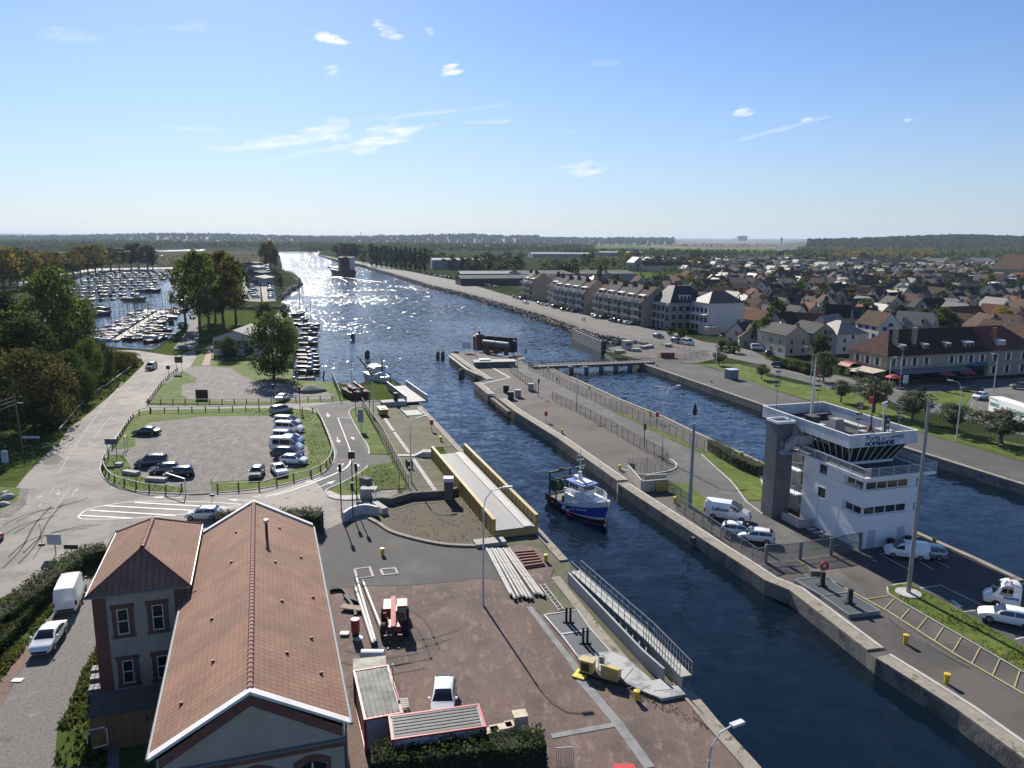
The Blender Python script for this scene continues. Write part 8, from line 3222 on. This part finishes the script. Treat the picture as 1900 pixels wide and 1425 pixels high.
 for sd in(-.52,.52):
  ln=offset(wl,sd)
  m=MB()
  for z in(1.75,2.3):
   for i in range(2):
    m.beam(ln[i]+Vector((0,0,z)),ln[i+1]+Vector((0,0,z)),.04,.04)
  n=26
  for k in range(n+1):
   u=k/n*2
   i=min(1,int(u))
   p=ln[i].lerp(ln[i+1],u-i)
   m.box(p.x,p.y,1.15,.05,.05,1.15)
  m.build('railing',gal,t)
 sheet('quay_walk',g('K',325,30,390,22,560,240,900,640,800,640),coping_m,.11)
 t=thing('steel_ladder','pale ladder lying on the moss beside the hatch','ladder',q('K',240,90))
 p0,p1=Vector((0,0,.2)),q('K',385,285)-t.location+Vector((0,0,.2))
 s0,s1=q('K',275,85)-t.location+Vector((0,0,.2)),q('K',420,275)-t.location+Vector((0,0,.2))
 m=MB()
 m.beam(p0,p1,.08,.08)
 m.beam(s0,s1,.08,.08)
 for k in range(9):
  u=(k+.5)/9
  m.beam(p0 .lerp(p1,u),s0 .lerp(s1,u),.05,.05)
 m.build('rails',gal,t)
 m=MB()
 kerb_mb(m,g('K',165,245,345,480,530,725),.55,.02,.085)
 kerb_mb(m,g('K',540,780,650,905,820,1110,1050,1430),.75,.02,.085)
 kerb_mb(m,g('K',330,1200,600,1150,830,1108),.5,.024,.085)
 struct('drain_channel',m,slab_grey)
 m=MB()
 kerb_mb(m,g('F',1005,225,1090,350,1185,480),.55,.02,.1)
 kerb_mb(m,g('F',1215,525,1300,650,1390,778),.6,.02,.1)
 struct('drain_channel',m,pale_conc)
 t=thing('skip','yellow skip standing on the mossy quay','skip',q('F',990,195),az(70))
 m=MB()
 m.loft([[(-1.3,-.7,.25),(1.3,-.7,.25),(1.3,.7,.25),(-1.3,.7,.25)],[(-1.8,-.85,1.4),(1.8,-.85,1.4),(1.8,.85,1.4),(-1.8,.85,1.4)]])
 m.build('body',yel,t)
 wbox(t,'lid',steel_w,0,0,1.4,1.6,.9,.14)
 wbox(t,'skid',blk,0,0,.05,2.2,1.2,.2)
 t=thing('cable_drum','black cable drum lying by the quay lamp','drum',q('F',1185,590),.4)
 m=MB()
 m.tube([(-.4,0,.75),(-.35,0,.75),(-.34,0,.75),(.34,0,.75),(.35,0,.75),(.4,0,.75)],[.75,.75,.4,.4,.75,.75],14)
 m.build('drum',blk,t)
 for px,py,lb in[(1521,1072,'round red lifebuoy on a stone block at the gate'),(1013,783,'red lifebuoy box at the fenced quay'),(1219,785,'red lifebuoy box by the chamber fence'),(801,800,'red lifebuoy post on the mossy quay'),(818,0,'')][:4]:
  t=thing('lifebuoy_post',lb,'lifebuoy',P(px,py),0,'lifebuoys')
  if 'round' in lb:
   wbox(t,'block',conc_d,-.5,.1,0,1.1,.7,.8)
   m=MB()
   m.tube([(.35+.34*math.cos(a*.3927),-.1,1.35+.34*math.sin(a*.3927))for a in range(17)],.14,8)
   m.build('buoy_ring',M('buoy_red',(.45,.03,.05),.4),t)
   m=MB()
   m.lathe([(.22,-.05),(.22,.05)],12,(.35,0,0))
   mo=m.build('white_centre',steel_w,t)
   mo.rotation_euler=(R(90),0,0)
   mo.location=(0,-.05,1.35)
   wbox(t,'post',gal,.35,0,0,.1,.1,1.2)
  else:
   wbox(t,'post',gal,0,0,0,.1,.1,1.2)
   wbox(t,'box',M('box_red',(.38,.05,.045),.5),0,0,1.2,.6,.3,.9)
 t=thing('machine_pit','concrete machine pit with yellow flap and rails on the island quay','pit',q('G',890,690),az(-20))
 o=t.location
 for i,ln in enumerate([g('G',890,640,990,760),g('G',995,765,1170,750),g('G',1010,700,1170,690)]):
  m=MB()
  kerb_mb(m,[t.matrix_basis.inverted()@p for p in ln],.25,1.6 if i<2 else 1.2,.02)
  m.build('wall',conc,t)
 pm=t.matrix_basis.inverted()@q('G',1130,755)
 wbox(t,'flap',yel,pm.x,pm.y-.3,.1,1.8,.12,1.3)
 m=MB()
 ln=[t.matrix_basis.inverted()@p for p in g('G',890,640,1010,690,1170,690)]
 for a,b in zip(ln,ln[1:]):
  for z in(2.1,2.6):
   m.beam(a+Vector((0,0,z)),b+Vector((0,0,z)),.05,.05)
  for k in range(5):
   p=a.lerp(b,k/4)
   m.box(p.x,p.y,1.2,.05,.05,1.4)
 m.build('railing',gal,t)
 t=thing('green_tank','dark green bin beside the machine pit','bin',q('G',915,625))
 wbox(t,'body',M('bin_green',(.02,.08,.07),.5),0,0,0,.9,.8,1.5)
 wbox(t,'lid',blk,0,0,1.5,1.0,.9,.1)
 for i,(x,y)in enumerate([(870,690),(1450,1130)]):
  t=thing('wall_recess',['dark gate recess in the quay face near the trawler','dark gate recess in the quay face below the parked cars'][i],'recess',q('G',x-55,y+5,-1.0),az(-35))
  wbox(t,'timber',conc_d,0,0,-1.2,1.6,.5,2.0)
 t=thing('kiosk','small grey blue kiosk with white roof on the dark apron','kiosk',q('C',1650,1120),az(-20))
 wbox(t,'body',M('kiosk_blue',(.15,.20,.24),.6),0,0,0,2.4,2.4,2.3)
 wbox(t,'roof',steel_w,0,0,2.3,2.7,2.7,.2)
quay_gear()
def water_things():
 for px,py,n,lb in[(655,629,1,'dark mooring post, farthest left in the open canal'),(682,662,1,'square dark mooring post between canal moorings and island tip'),(813,664,2,'pair of dark mooring posts off the island tip'),(857,698,1,'dark round mooring post close to the island quay'),(720,706,1,'dark mooring post behind the white crane barge'),(598,702,1,'thin leaning timber pile by the landing stage')]:
  t=thing('mooring_post',lb,'mooring post',P(px,py,WZ),.3)
  for k in range(n):
   m=MB()
   r=.2 if 'thin' in lb else.7 if n==1 else.5
   m.tube([(k*1.5,0,-1.5),(k*1.5+(.5 if r<.3 else 0),0,1.7),(k*1.5+(.6 if r<.3 else 0),0,1.95)],[r,r,r*.6],9)
   m.build('pile',conc_d if r>.3 else blk,t)
   if r>.3:
    wbox(t,'fender',blk,k*1.5-r,0,0,.25,.6,1.5)
    m=MB()
    m.tube([(k*1.5,0,1.9),(k*1.5,0,2.4)],.1,6)
    m.build('marker',blk,t)
 t=thing('dredge_barge','rusty red pontoon barge lying on the bank behind the mossy quay','barge',P(668,741),az(-30))
 t.scale=(.58,.58,.62)
 m=MB()
 m.loft([[(-3.4,y,.3),(3.4,y,.3),(3.6,y,2.6),(-3.6,y,2.6)]for y in(0,11)])
 m.build('hull',M('barge_rust',(.075,.028,.024),.8,.35,scale=1),t)
 m=MB()
 m.beam((1.4,.5,3.4),(1.4,11,4.2),.9,.9)
 m.build('conveyor',M('conveyor_red',(.15,.04,.034),.7),t)
 for x,y in((-1.6,2),(-1.8,5),(-1.2,8)):
  wbox(t,'engine',rust,x,y,2.6,1.6,1.6,1.2)
 t=thing('crane_barge','white work boat with raised lattice boom behind the rusty barge','boat',P(704,714,WZ),az(60))
 t.scale=(.72,.72,.72)
 hull_mb(17,6,3.4,1,.5,.9).build('hull',hull_w,t,smooth=True)
 wbox(t,'cabin',hull_w,-2,0,3.4,6,4,2.4)
 m=MB()
 m.loft([[(x,-2.3,5.8),(x,2.3,5.8),(x,1.2,6.5),(x,-1.2,6.5)]for x in(-5.5,1.2)])
 m.build('roof',deck_w,t)
 bm_=MB()
 iv=(Matrix.LocRotScale(t.location,t.rotation_euler,t.scale)).inverted()
 q0,q1=iv@PY(692,697,166),iv@PY(664,662,170)
 bm_.beam(q0,q1,.3,.3)
 for k in range(8):
  p=Vector(q0).lerp(Vector(q1),k/8)
  bm_.box(p.x,p.y,p.z,.6,.6,.35)
 bm_.build('boom',blk,t)
 m=MB()
 m.tube([(3,0,5),(3,0,10)],[.3,.1],6)
 m.build('mast',blk,t)
 t=thing('red_tank','upright rust red tank at the island tip','tank',P(889,649))
 m=MB()
 m.lathe([(1.9,0),(1.9,4.3),(1.2,4.9),(.4,5.1),(.3,5.9)],14)
 m.build('tank',M('tank_red',(.12,.035,.028),.6),t)
 t=thing('float_pipe','two long grey float tubes lying on the island tip','pipe',P(897,654))
 d=P(944,660)-t.location
 m=MB()
 m.tube([(0,0,3.0),(d.x*.49,d.y*.49,3.0)],.95,12)
 m.tube([(d.x*.51,d.y*.51,3.0),(d.x,d.y,3.0)],.95,12)
 m.build('tube',M('float_grey',(.12,.125,.13),.6),t)
 for k in(.1,.5,.9):
  wbox(t,'trestle',rust,d.x*k,d.y*k,0,1.4,1.0,2.1)
 t=thing('gate_caisson','dark caisson gate with a row of black rollers at the island tip','lock gate',P(903,652)+Vector((0,3.5,0)))
 d=P(956,657)-P(903,652)
 m=MB()
 m.beam((0,0,1.8),(d.x,d.y,1.8),2.4,3.6)
 m.build('caisson',M('caisson_dark',(.035,.035,.04),.7,.2),t)
 for k in range(8):
  p=d*(k+.5)/8
  r=MB()
  r.tube([(p.x-.7,p.y-.9,3.9),(p.x+.7,p.y+.9,3.9)],.6,10)
  r.build('roller',blk,t)
 t=thing('notice_board','white notice board on two posts at the island tip','sign',P(866,655))
 wbox(t,'board',steel_w,0,0,1.3,2.6,.12,2.0)
 for s in(-.8,.8):
  wbox(t,'post',gal,s,.1,0,.1,.1,1.4)
 for i,(x,y,w)in enumerate([(905,652,3),(918,655,4),(955,664,4),(845,655,1.2),(968,668,3)]):
  t=thing('timber_pile',['timbers stacked behind the notice board','yellow timbers below the float tubes','loose timbers at the dam corner','orange drum shaped bundle at the island tip','brown timbers beside the dam fence'][i],'timber pile',P(x,y),.4*i)
  m=MB()
  for k in range(5):
   m.box(0,(k-2)*.4,.05+(k%2)*.3,w,.32,.3,rz=.05*(k-2))
  m.build('timbers',M('timber_mix',(.30,.18,.08),.8,.3,scale=2),t)
 t=thing('bunker','flat roofed concrete bunker block with pale slab roof on the island head','bunker',P(917,679),az(80))
 wbox(t,'wall',conc_d,0,0,0,4,11,1.3)
 wbox(t,'roof',conc,0,0,1.3,4.4,11.4,.2)
 wbox(t,'hatch',white_p,-1,-2.5,1.5,2.2,3.0,.35)
 m=MB()
 for ln in(g('X',879,674,890,679,912,682,946,701),g('X',946,701,893,713,908,724,920,722),g('X',833,660,866,685,905,703)):
  kerb_mb(m,ln,.7,.02,.06)
 struct('pale_line',m,pale_conc)
 for i,(x,y)in enumerate([(948,741),(961,737),(939,728),(985,725)]):
  t=thing('lock_machine',['dark hydraulic cabinet at the little lock head','grey cabinet behind the little lock head','dark post cabinet at the notch of the island quay','grey switch cabinet by the island fence'][i],'cabinet',P(x,y))
  wbox(t,'cabinet',blk if i%2==0 else gal,0,0,0,1.3,1.0,1.7)
  wbox(t,'arm',gal,.5,-.5,.3,.2,1.6,.2)
 t=thing('timber_beam','thick weathered timber fender along the little lock head','fender',P(918,737),az(0))
 d=P(950,762)-P(918,737)
 m=MB()
 m.beam((-.6,-.5,-.4),(d.x-.6,d.y-.5,-.4),.8,.8)
 m.build('beam',M('fender_wood',(.12,.10,.08),.9,.25),t)
 a,b=P(1066,630,WZ),P(1119,655,WZ)
 t=thing('lock_gate','long grey steel lock gate with red end standing open in the entry','lock gate',a)
 d=b-a
 m=MB()
 m.beam((0,0,1.5),(d.x,d.y,1.5),1.4,4.4)
 m.build('gate_leaf',M('gate_grey',(.10,.115,.12),.6,.15,scale=.4),t)
 u=d.normalized()
 m=MB()
 m.beam((-u.x*1.6,-u.y*1.6,1.6),(-u.x*.05,-u.y*.05,1.6),1.5,4.8)
 m.build('red_end',M('gate_red',(.26,.05,.035),.6),t)
 for k in range(11):
  p=d*(k+.5)/11
  wbox(t,'rib',blk,p.x,p.y,3.7,.6,1.5,.45)
 for s in(0,1.4,2.8):
  wbox(t,'fender',blk,d.x+.5,d.y-.35,s,.9,1.3,1.2)
 a,b=P(985,682),P(1209,673)
 t=thing('dam_bridge','low dark road bridge on piers closing the far end of the chamber','bridge',a)
 d=b-a
 u=d.normalized()
 n_=Vector((u.y,-u.x,0))
 m=MB()
 m.beam((0,0,.15),(d.x,d.y,.15),4.0,.7)
 m.build('deck',conc_d,t)
 for k in range(8):
  p=d*(k+.6)/8.2
  wbox(t,'pier',conc_d,p.x+n_.x,p.y+n_.y,WZ-1,1.0,2.6,-WZ+.8)
 for s in(-1.9,1.9):
  m=MB()
  for z in(1.0,1.5):
   m.beam((n_.x*s,n_.y*s,z),(d.x+n_.x*s,d.y+n_.y*s,z),.08,.08)
  for k in range(30):
   p=d*k/29+n_*s
   m.box(p.x,p.y,.5,.07,.07,1.0)
  m.build('railing',post_d,t)
 t=thing('gate_house','small white control hut beside the open lock gate','hut',P(1163,648),az(-20))
 wbox(t,'wall',WALLM['white'],0,0,0,2.6,2.6,2.6)
 wbox(t,'roof',conc,0,0,2.6,3.0,3.0,.2)
 wbox(t,'window',glass_w,0,-1.31,1.2,1.8,.05,.9)
 for i,(x,y)in enumerate([(1180,652),(1150,655),(1200,646),(1240,643)]):
  t=thing('concrete_block',['pale block behind the gate hut','flat slab at the water by the lock gate','long pale beam on the lock head','short upturned dinghy shape of pale stone on the lock head'][i].replace('upturned dinghy shape of ',''),'block',P(x,y),.4*i)
  wbox(t,'block',conc,0,0,0,5.5 if i==2 else 3.0,1.6,.9)
 t=thing('red_tank_trailer','low rust red box behind the dam fence','box',P(1238,664),0)
 wbox(t,'box',rust,0,0,0,4.0,1.6,1.6)
 wbox(t,'lid',rust,0,0,1.6,4.2,1.8,.1)
water_things()
def riprap():
 rg=random.Random(31)
 mb=MB()
 line=[P(x,y)for x,y in[(682,496),(720,507),(776,524),(793,530),(854,544),(940,569),(1016,592),(1092,620),(1129,627),(1193,640)]]
 for a,b in zip(line,line[1:]):
  L=(b-a).length
  t=(b-a).normalized()
  nrm=Vector((t.y,-t.x,0))
  if nrm.x>0:
   nrm=-nrm
  for _ in range(int(L*5)):
   u,v=rg.uniform(0,L),rg.uniform(-2.6,2.4)
   p=a+t*u+nrm*v
   z=.25-max(0,v+.5)*.75
   s=rg.uniform(.3,.8)
   mb.box(p.x,p.y,z-s*.4,s*rg.uniform(.8,1.5),s,s*.8,rz=rg.uniform(0,3),rx=rg.uniform(-.5,.5),ry=rg.uniform(-.5,.5))
 o=mb.build('riprap',M('riprap_stone',(.15,.14,.12),.9,.35,scale=.35,world_space=True),None,fix=False)
 o['kind']='stuff'
 for nm,pts,off in(('bank_stones',[(546,533),(557,526),(552,516),(543,508),(532,503),(524,500)],0),('bank_stones',[(522,551),(533,541),(546,533)],0)):
  mb=MB()
  ln=[P(*p)for p in pts]
  for a,b in zip(ln,ln[1:]):
   for _ in range(int((b-a).length*1.2)):
    p=a.lerp(b,rg.random())
    s=rg.uniform(.6,1.4)
    mb.box(p.x+rg.uniform(-3,1.5),p.y+rg.uniform(-1,1),-.5-rg.random()*.8,s,s,s,rz=rg.uniform(0,3),rx=rg.uniform(-.5,.5))
  o=mb.build(nm,MATS['riprap_stone'],None,fix=False)
  o['kind']='stuff'
 for i,(x,y,s)in enumerate([(45,782,.55),(62,812,.7),(25,865,.6)]):
  t=thing('boulder',['flat topped boulder','biggest grey boulder','lowest rounded boulder'][i]+' on the grass verge at the picture edge','boulder',q('E',x,y),.5*i)
  m=MB()
  bm=bmesh.new()
  bmesh.ops.create_icosphere(bm,subdivisions=2,radius=1)
  for v in bm.verts:
   f=rg.uniform(.8,1.1)
   v.co=Vector((v.co.x*1.3*f,v.co.y*f,v.co.z*.7*f+.35))*s
  me=bpy.data.meshes.new('stone')
  bm.to_mesh(me)
  bm.free()
  me.materials.append(conc)
  link('stone',me,t)
 for i,(x,y,L)in enumerate([(965,640,2.6),(1150,690,3.0),(875,580,1.0)]):
  t=thing('stone_bench',['grey stone bench block on the car park lawn','low broken stone block at the height barrier','small square stone at the direction sign'][i],'stone block',q('E',x,y)+Vector((0,0,.16)),[-.35,-.15,0][i])
  wbox(t,'block',conc,0,0,0,L,.9,.5)
 t=thing('gravel_heap','dark gravel heap in the upper lot','heap',P(577,726))
 m=MB()
 m.lathe([(3.6,.02),(2.4,.7),(1.1,1.35),(.2,1.55)],14)
 m.build('heap',lane_gravel,t,smooth='all')
riprap()
def tufts(name,poly,n,size,leaf,seed,zz=.05):
 rg=random.Random(seed)
 xs,ys=[p.x for p in poly],[p.y for p in poly]
 pl=[(p.x,p.y)for p in poly]
 mb=MB()
 k=0
 while k<n:
  x,y=rg.uniform(min(xs),max(xs)),rg.uniform(min(ys),max(ys))
  if not inpoly(x,y,pl):
   continue
  k+=1
  if math.sin(x*.9+1.3*math.sin(y*.7))+math.sin(y*1.1+x*.3)<rg.uniform(-1.8,.9):
   continue
  for _ in range(3):
   a=rg.uniform(0,6.28)
   h=size*rg.uniform(.5,1.4)
   dx,dy=math.cos(a)*size*.35,math.sin(a)*size*.35
   ox,oy=rg.gauss(0,size*.5),rg.gauss(0,size*.5)
   mb.add([(x-dx,y-dy,zz),(x+dx,y+dy,zz),(x+dx*.6+ox,y+dy*.6+oy,zz+h),(x-dx*.6+ox,y-dy*.6+oy,zz+h)],[(0,1,2,3)])
 o=mb.build(name,LEAF[leaf],None,fix=False)
 o['kind']='stuff'
tufts('grass_tufts',g('I',400,1425,420,1150,520,950,620,700,720,530,770,540,770,1425),900,.26,'tuft',1)
tufts('grass_tufts',g('X',-60,1255,60,1165,120,1100,140,1090,120,1110,60,1185,-20,1290),900,.25,'tuft',2)
tufts('grass_tufts',g('A',780,1270,1060,1005,980,940,700,930,590,1425)+g('X',60,840,0,860,40,760),1600,.5,'tuft',3,.07)
tufts('grass_tufts',g('F',0,205,320,220,420,300,400,400,450,480,440,560,330,610,500,640,625,540,610,400,540,230,450,170,0,160),1200,.11,'tuft',4,.16)
tufts('grass_tufts',g('F',600,760,700,700,880,590,1050,560,1170,740,980,755,900,785),700,.11,'tuft',5,.15)
tufts('grass_tufts',g('E',740,600,800,500,900,500,1000,640,1180,720,1360,750,1350,775,1000,755,800,690),600,.12,'tuft',6,.16)
tufts('grass_tufts',g('L',930,110,1060,85,1150,140,1400,270,1900,560,1900,720,1400,435,1000,205),1200,.09,'tuft',7,.16)
tufts('weeds',g('F',1000,1000,1100,900,1600,830,1640,890,1760,1090,1690,1150,1400,1140),250,.1,'tuft',8,.09)
tufts('weeds',g('K',640,720,1330,945,1560,1180,1480,1150,1100,990,700,850),400,.09,'tuft',9,.08)
def signs():
 for lb,px,py,w,h,z,mm in[('dark blue direction sign at the car park entrance',209,855,1.9,.9,2.6,M('sign_blue',(.06,.08,.12),.5)),('brown notice board at the marina road fork',333,692,2.0,1.6,2.6,M('sign_brown',(.11,.09,.08),.6)),('round dark traffic sign near the road fork',313,700,.9,.9,2.0,blk),('white mesh panel sign at the hedge end',103,1030,1.5,1.2,1.2,M('sign_pale',(.40,.41,.42),.6)),('black direction boards before the dark hedge',133,1030,1.5,.5,.7,blk),('white sign strip lying in the dark shrubs',58,822,3.0,.4,.8,steel_w),('grey dotted sign on the small lawn',670,800,1.0,2.4,1.6,M('sign_dotted',(.22,.26,.26),.6)),('dark bin board in the upper lot',375,741,2.6,2.0,.1,M('sign_dark_wood',(.05,.04,.035),.8)),('blue and white post sign at the picture edge',11,868,1.0,1.8,.8,M('sign_white_blue',(.35,.42,.52),.6)),('white tall sign before the restaurant',1679,722,1.1,1.9,1.4,steel_w),('dark board at the marina bank',319,618,2.0,2.0,2.5,blk),('small sign post at the canal road',975,676,.8,1.4,3.0,gal)]:
  t=thing('sign',lb,'sign',P(px,py),0)
  m=MB()
  m.box(0,0,z,w,.1,h)
  m.build('panel',mm,t)
  for s in((-.35,.35)if w>1.5 else(0,)):
   wbox(t,'post',gal,s*w,.09,0,.09,.09,z+h*.9)
 for i,(pts,h)in enumerate([([(1190,790-60),(1365,788)],2.3),([(918,470),(940,462)],2.5)]):
  a,b=q('E',*pts[0]),q('E',*pts[1])
  t=thing('height_barrier',['white height bar over the lower car park entrance','white height bar frame at the left car park entrance'][i],'barrier',b)
  d=a-b
  if i==0:
   d=d.normalized()*4.4
  m=MB()
  m.tube([(0,0,0),(0,0,h)],.07,6)
  m.build('post',steel_w,t)
  if i:
   m=MB()
   m.tube([(d.x,d.y,0),(d.x,d.y,h)],.07,6)
   m.build('post',steel_w,t)
  m=MB()
  m.beam((0,0,h),(d.x,d.y,h),.12,.12)
  m.build('bar',steel_w,t)
 for i,(px,py)in enumerate([(1,1003),(78,1012),(394,920)]):
  t=thing(['traffic_cone_board','weighted_post','thin_post'][i],['red and white road barrier at the picture edge','thin post in a black foot on the dusty road','thin pale post at the car park exit'][i],'post',P(px,py))
  if i==0:
   wbox(t,'board',M('barrier_red',(.30,.05,.04),.5),-.4,0,.1,1.4,.4,.8)
   wbox(t,'stripe',steel_w,-.4,-.21,.4,1.4,.02,.25)
  else:
   wbox(t,'foot',blk,0,0,.07,.6,.35,.16)
   m=MB()
   m.tube([(0,0,.1),(0,0,2.6)],.04,6)
   m.build('post',gal,t)
 t=thing('paper_sheet','white sheet lying on the red dirt by the lane','sheet',q('I',130,785))
 wbox(t,'sheet',steel_w,0,0,.07,.8,.5,.03)
signs()
def people():
 for i,(x,y,c)in enumerate([(1081,597,(.03,.035,.05)),(1085,597,(.10,.05,.045))]):
  t=thing('person',['left one of two walkers on the canal road, in dark clothes','right one of two walkers on the canal road, in a reddish jacket'][i],'person',P(x,y),.2,'walkers on the canal road')
  me=bpy.data.meshes.new('body')
  v=[(0,0,.95),(0,0,1.2),(0,0,1.42),(0,0,1.55),(0,-.02,1.68),(-.1,0,.88),(-.11,.12,.48),(-.11,.05,.05),(.1,0,.88),(.11,-.12,.48),(.11,-.2,.05),(-.2,0,1.4),(-.26,-.05,1.1),(-.24,-.14,.85),(.2,0,1.4),(.26,.05,1.1),(.24,.12,.85),(-.11,-.1,.03),(.11,-.34,.04)]
  e=[(0,1),(1,2),(2,3),(3,4),(0,5),(5,6),(6,7),(0,8),(8,9),(9,10),(2,11),(11,12),(12,13),(2,14),(14,15),(15,16),(7,17),(10,18)]
  me.from_pydata(v,e,[])
  o=link('body',me,t)
  sk=o.modifiers.new('skin','SKIN')
  rad=[.14,.13,.13,.06,.11,.1,.075,.05,.1,.075,.05,.07,.05,.04,.07,.05,.04,.05,.05]
  for k,r in enumerate(rad):
   me.skin_vertices[0].data[k].radius=(r,r)
  me.skin_vertices[0].data[0].use_root=True
  ss=o.modifiers.new('sub','SUBSURF')
  ss.levels=ss.render_levels=1
  me.materials.append(M('clothes_%d'%i,c,.8))
  h=MB()
  h.ball((0,.02,1.74),.11,8)
  h.build('hair',M('hair_dark',(.03,.022,.018),.8),t)
people()
# ---- road markings
def markings():
 m=MB()
 z=.083
 def ln(pts,w=.15,mb=m,zz=z):
  l1,l2=offset(pts,w/2),offset(pts,-w/2)
  for i in range(len(pts)-1):
   mb.quad((*l1[i][:2],zz),(*l1[i+1][:2],zz),(*l2[i+1][:2],zz),(*l2[i][:2],zz))
 oval=smooth_line(g('E',1775,858,1430,838,1000,838,780,865,650,895,585,935,580,955,610,966,700,968,980,960,1370,928,1640,890,1775,858),4)
 ln(oval,.16)
 for a in((990,845,1660,882),(760,868,1470,906),(660,902,1290,940),(590,940,970,960)):
  ln(g('E',*a),.34,zz=z+.004)
 def arrow(x0,y0,x1,y1,k='E',mb=m,w=.14):
  a,b=q(k,x0,y0),q(k,x1,y1)
  d=(b-a)
  L=d.length
  d.normalize()
  n=Vector((-d.y,d.x,0))
  hl=min(1.6,L*.4)
  c=b-d*hl
  ln([a,c],w,mb)
  mb.add([(*(c+n*.42)[:2],z),(*b[:2],z),(*(c-n*.42)[:2],z)],[(0,1,2)])
 arrow(1340,808,1115,805)
 arrow(1840,830,1670,823)
 arrow(555,658,410,703,'F')
 arrow(515,735,645,682,'F')
 arrow(705,555,657,605,'F')
 arrow(780,605,813,560,'F')
 arrow(655,365,670,405,'F')
 arrow(780,385,762,362,'F')
 arrow(585,185,592,215,'F')
 cl=smooth_line(g('F',130,800,300,760,480,698,640,632,730,580,765,520),4)
 ln(cl,.26)
 ln(smooth_line(g('F',765,515,740,430,710,350,660,220),3),.13)
 ln(g('F',660,220,748,220),.16)
 ln(smooth_line(g('F',40,802,200,775,330,735,430,702),3),.13)
 ln(g('F',40,803,150,808,250,783),.13)
 struct('road_marking',m,paint_w)
 f=MB()
 for a in((270,750,775,705),(300,690,430,730),(420,568,725,660),(490,500,770,478),(430,555,770,480),(350,655,720,568),(470,715,720,655),(520,728,405,885),(400,735,360,790),(685,375,770,265),(825,205,770,262),(720,275,760,235)):
  ln(g('E',*a),.16,f)
 for a in((325,765,272,825),(430,750,425,795),(525,805,570,738),(300,850,290,880),(660,412,655,395),(890,105,905,85)):
  arrow(*a,mb=f)
 arrow(1180,1115,1192,1105,'A',f)
 ln(smooth_line(g('A',970,1290,1090,1160,1220,1020,1180,960,1080,930),3),.13,f)
 ln(smooth_line(g('E',430,640,520,480,720,190,900,-40),3),.15,f)
 ln(g('E',1190,150,1900,152),.1,f,.0875)
 struct('worn_road_marking',f,paint_faint)
 w=MB()
 for a in((840,1225,1090,1355),(1100,1255,1230,1340),(1240,1270,1355,1325),(840,1225,890,1220),(780,1265,820,1280)):
  ln(g('H',*a),.12,w,.085)
 for a in((1135,108,1290,88),(1290,88,1620,250),(1460,283,1620,262),(1835,485,1900,470),(1370,200,1440,250)):
  ln(g('L',*a),.12 if a[0]!=1370 else.4,w,.085)
 struct('bay_marking',w,paint_w)
 k=MB()
 for a in((1240,590,1330,620,1440,670,1530,715,1560,755,1520,772),(1560,740,1620,750,1690,760)):
  ln(smooth_line(g('G',*a),4),.16,k,.06)
 for a in((1380,925,1420,970,1480,1005,1560,1010),):
  ln(smooth_line(g('F',*a),4),.12,k,.112)
 for a in((20,1010,200,930,420,880,560,830),(0,1100,160,1010,330,960),(60,1250,200,1130,420,1060,640,1030),(20,1330,160,1180,260,1000,380,870)):
  ln(smooth_line(g('E',*a),4),.22,k,.066)
  ln(smooth_line([p+Vector((.9,1.1,0))for p in g('E',*a)],4),.22,k,.066)
 for a in((700,850,1000,760,1300,700),(900,500,1200,560,1500,480),(1100,300,1250,420,1350,640),(640,640,900,700,1200,660)):
  ln(smooth_line(g('J',*a),4),.2,k,.084)
  ln(smooth_line([p+Vector((.5,1.5,0))for p in g('J',*a)],4),.2,k,.084)
 for a in((300,300,560,420,900,560),(900,330,1100,470,1500,700)):
  ln(smooth_line(g('L',*a),3),.07,k,.079)
 struct('tyre_mark',k,M('tyre_mark',(.10,.092,.082),.9,scale=.6,col2=(.075,.068,.06),world_space=True,spec=.1))
 r=MB()
 ln(smooth_line(g('D',1460,1420,1500,1340,1540,1280,1640,1250),3),.12,r,.07)
 ln(g('D',1570,1330,1620,1370),.25,r,.07)
 ln(g('D',1480,1270,1560,1215,1700,1190),.12,r,.07)
 ln(g('C',1900,1000,1500,930,1100,850,800,760,400,625,0,530),.12,r,.07)
 struct('road_marking',r,paint_faint)
markings()
# ---- the air
hz=MB()
hz.prism([(-14500,-70),(14500,-70),(14500,16500),(-14500,16500)],-6,150)
hm=bpy.data.materials.new('air')
hm.use_nodes=True
_n=hm.node_tree.nodes
_n.clear()
_o=_n.new('ShaderNodeOutputMaterial')
_v=_n.new('ShaderNodeVolumePrincipled')
_v.inputs['Color'].default_value=(.62,.78,1.0,1)
_v.inputs['Density'].default_value=HAZE
_v.inputs['Anisotropy'].default_value=.12
hm.node_tree.links.new(_v.outputs[0],_o.inputs['Volume'])
ho=hz.build('haze',hm)
ho['kind']='stuff'
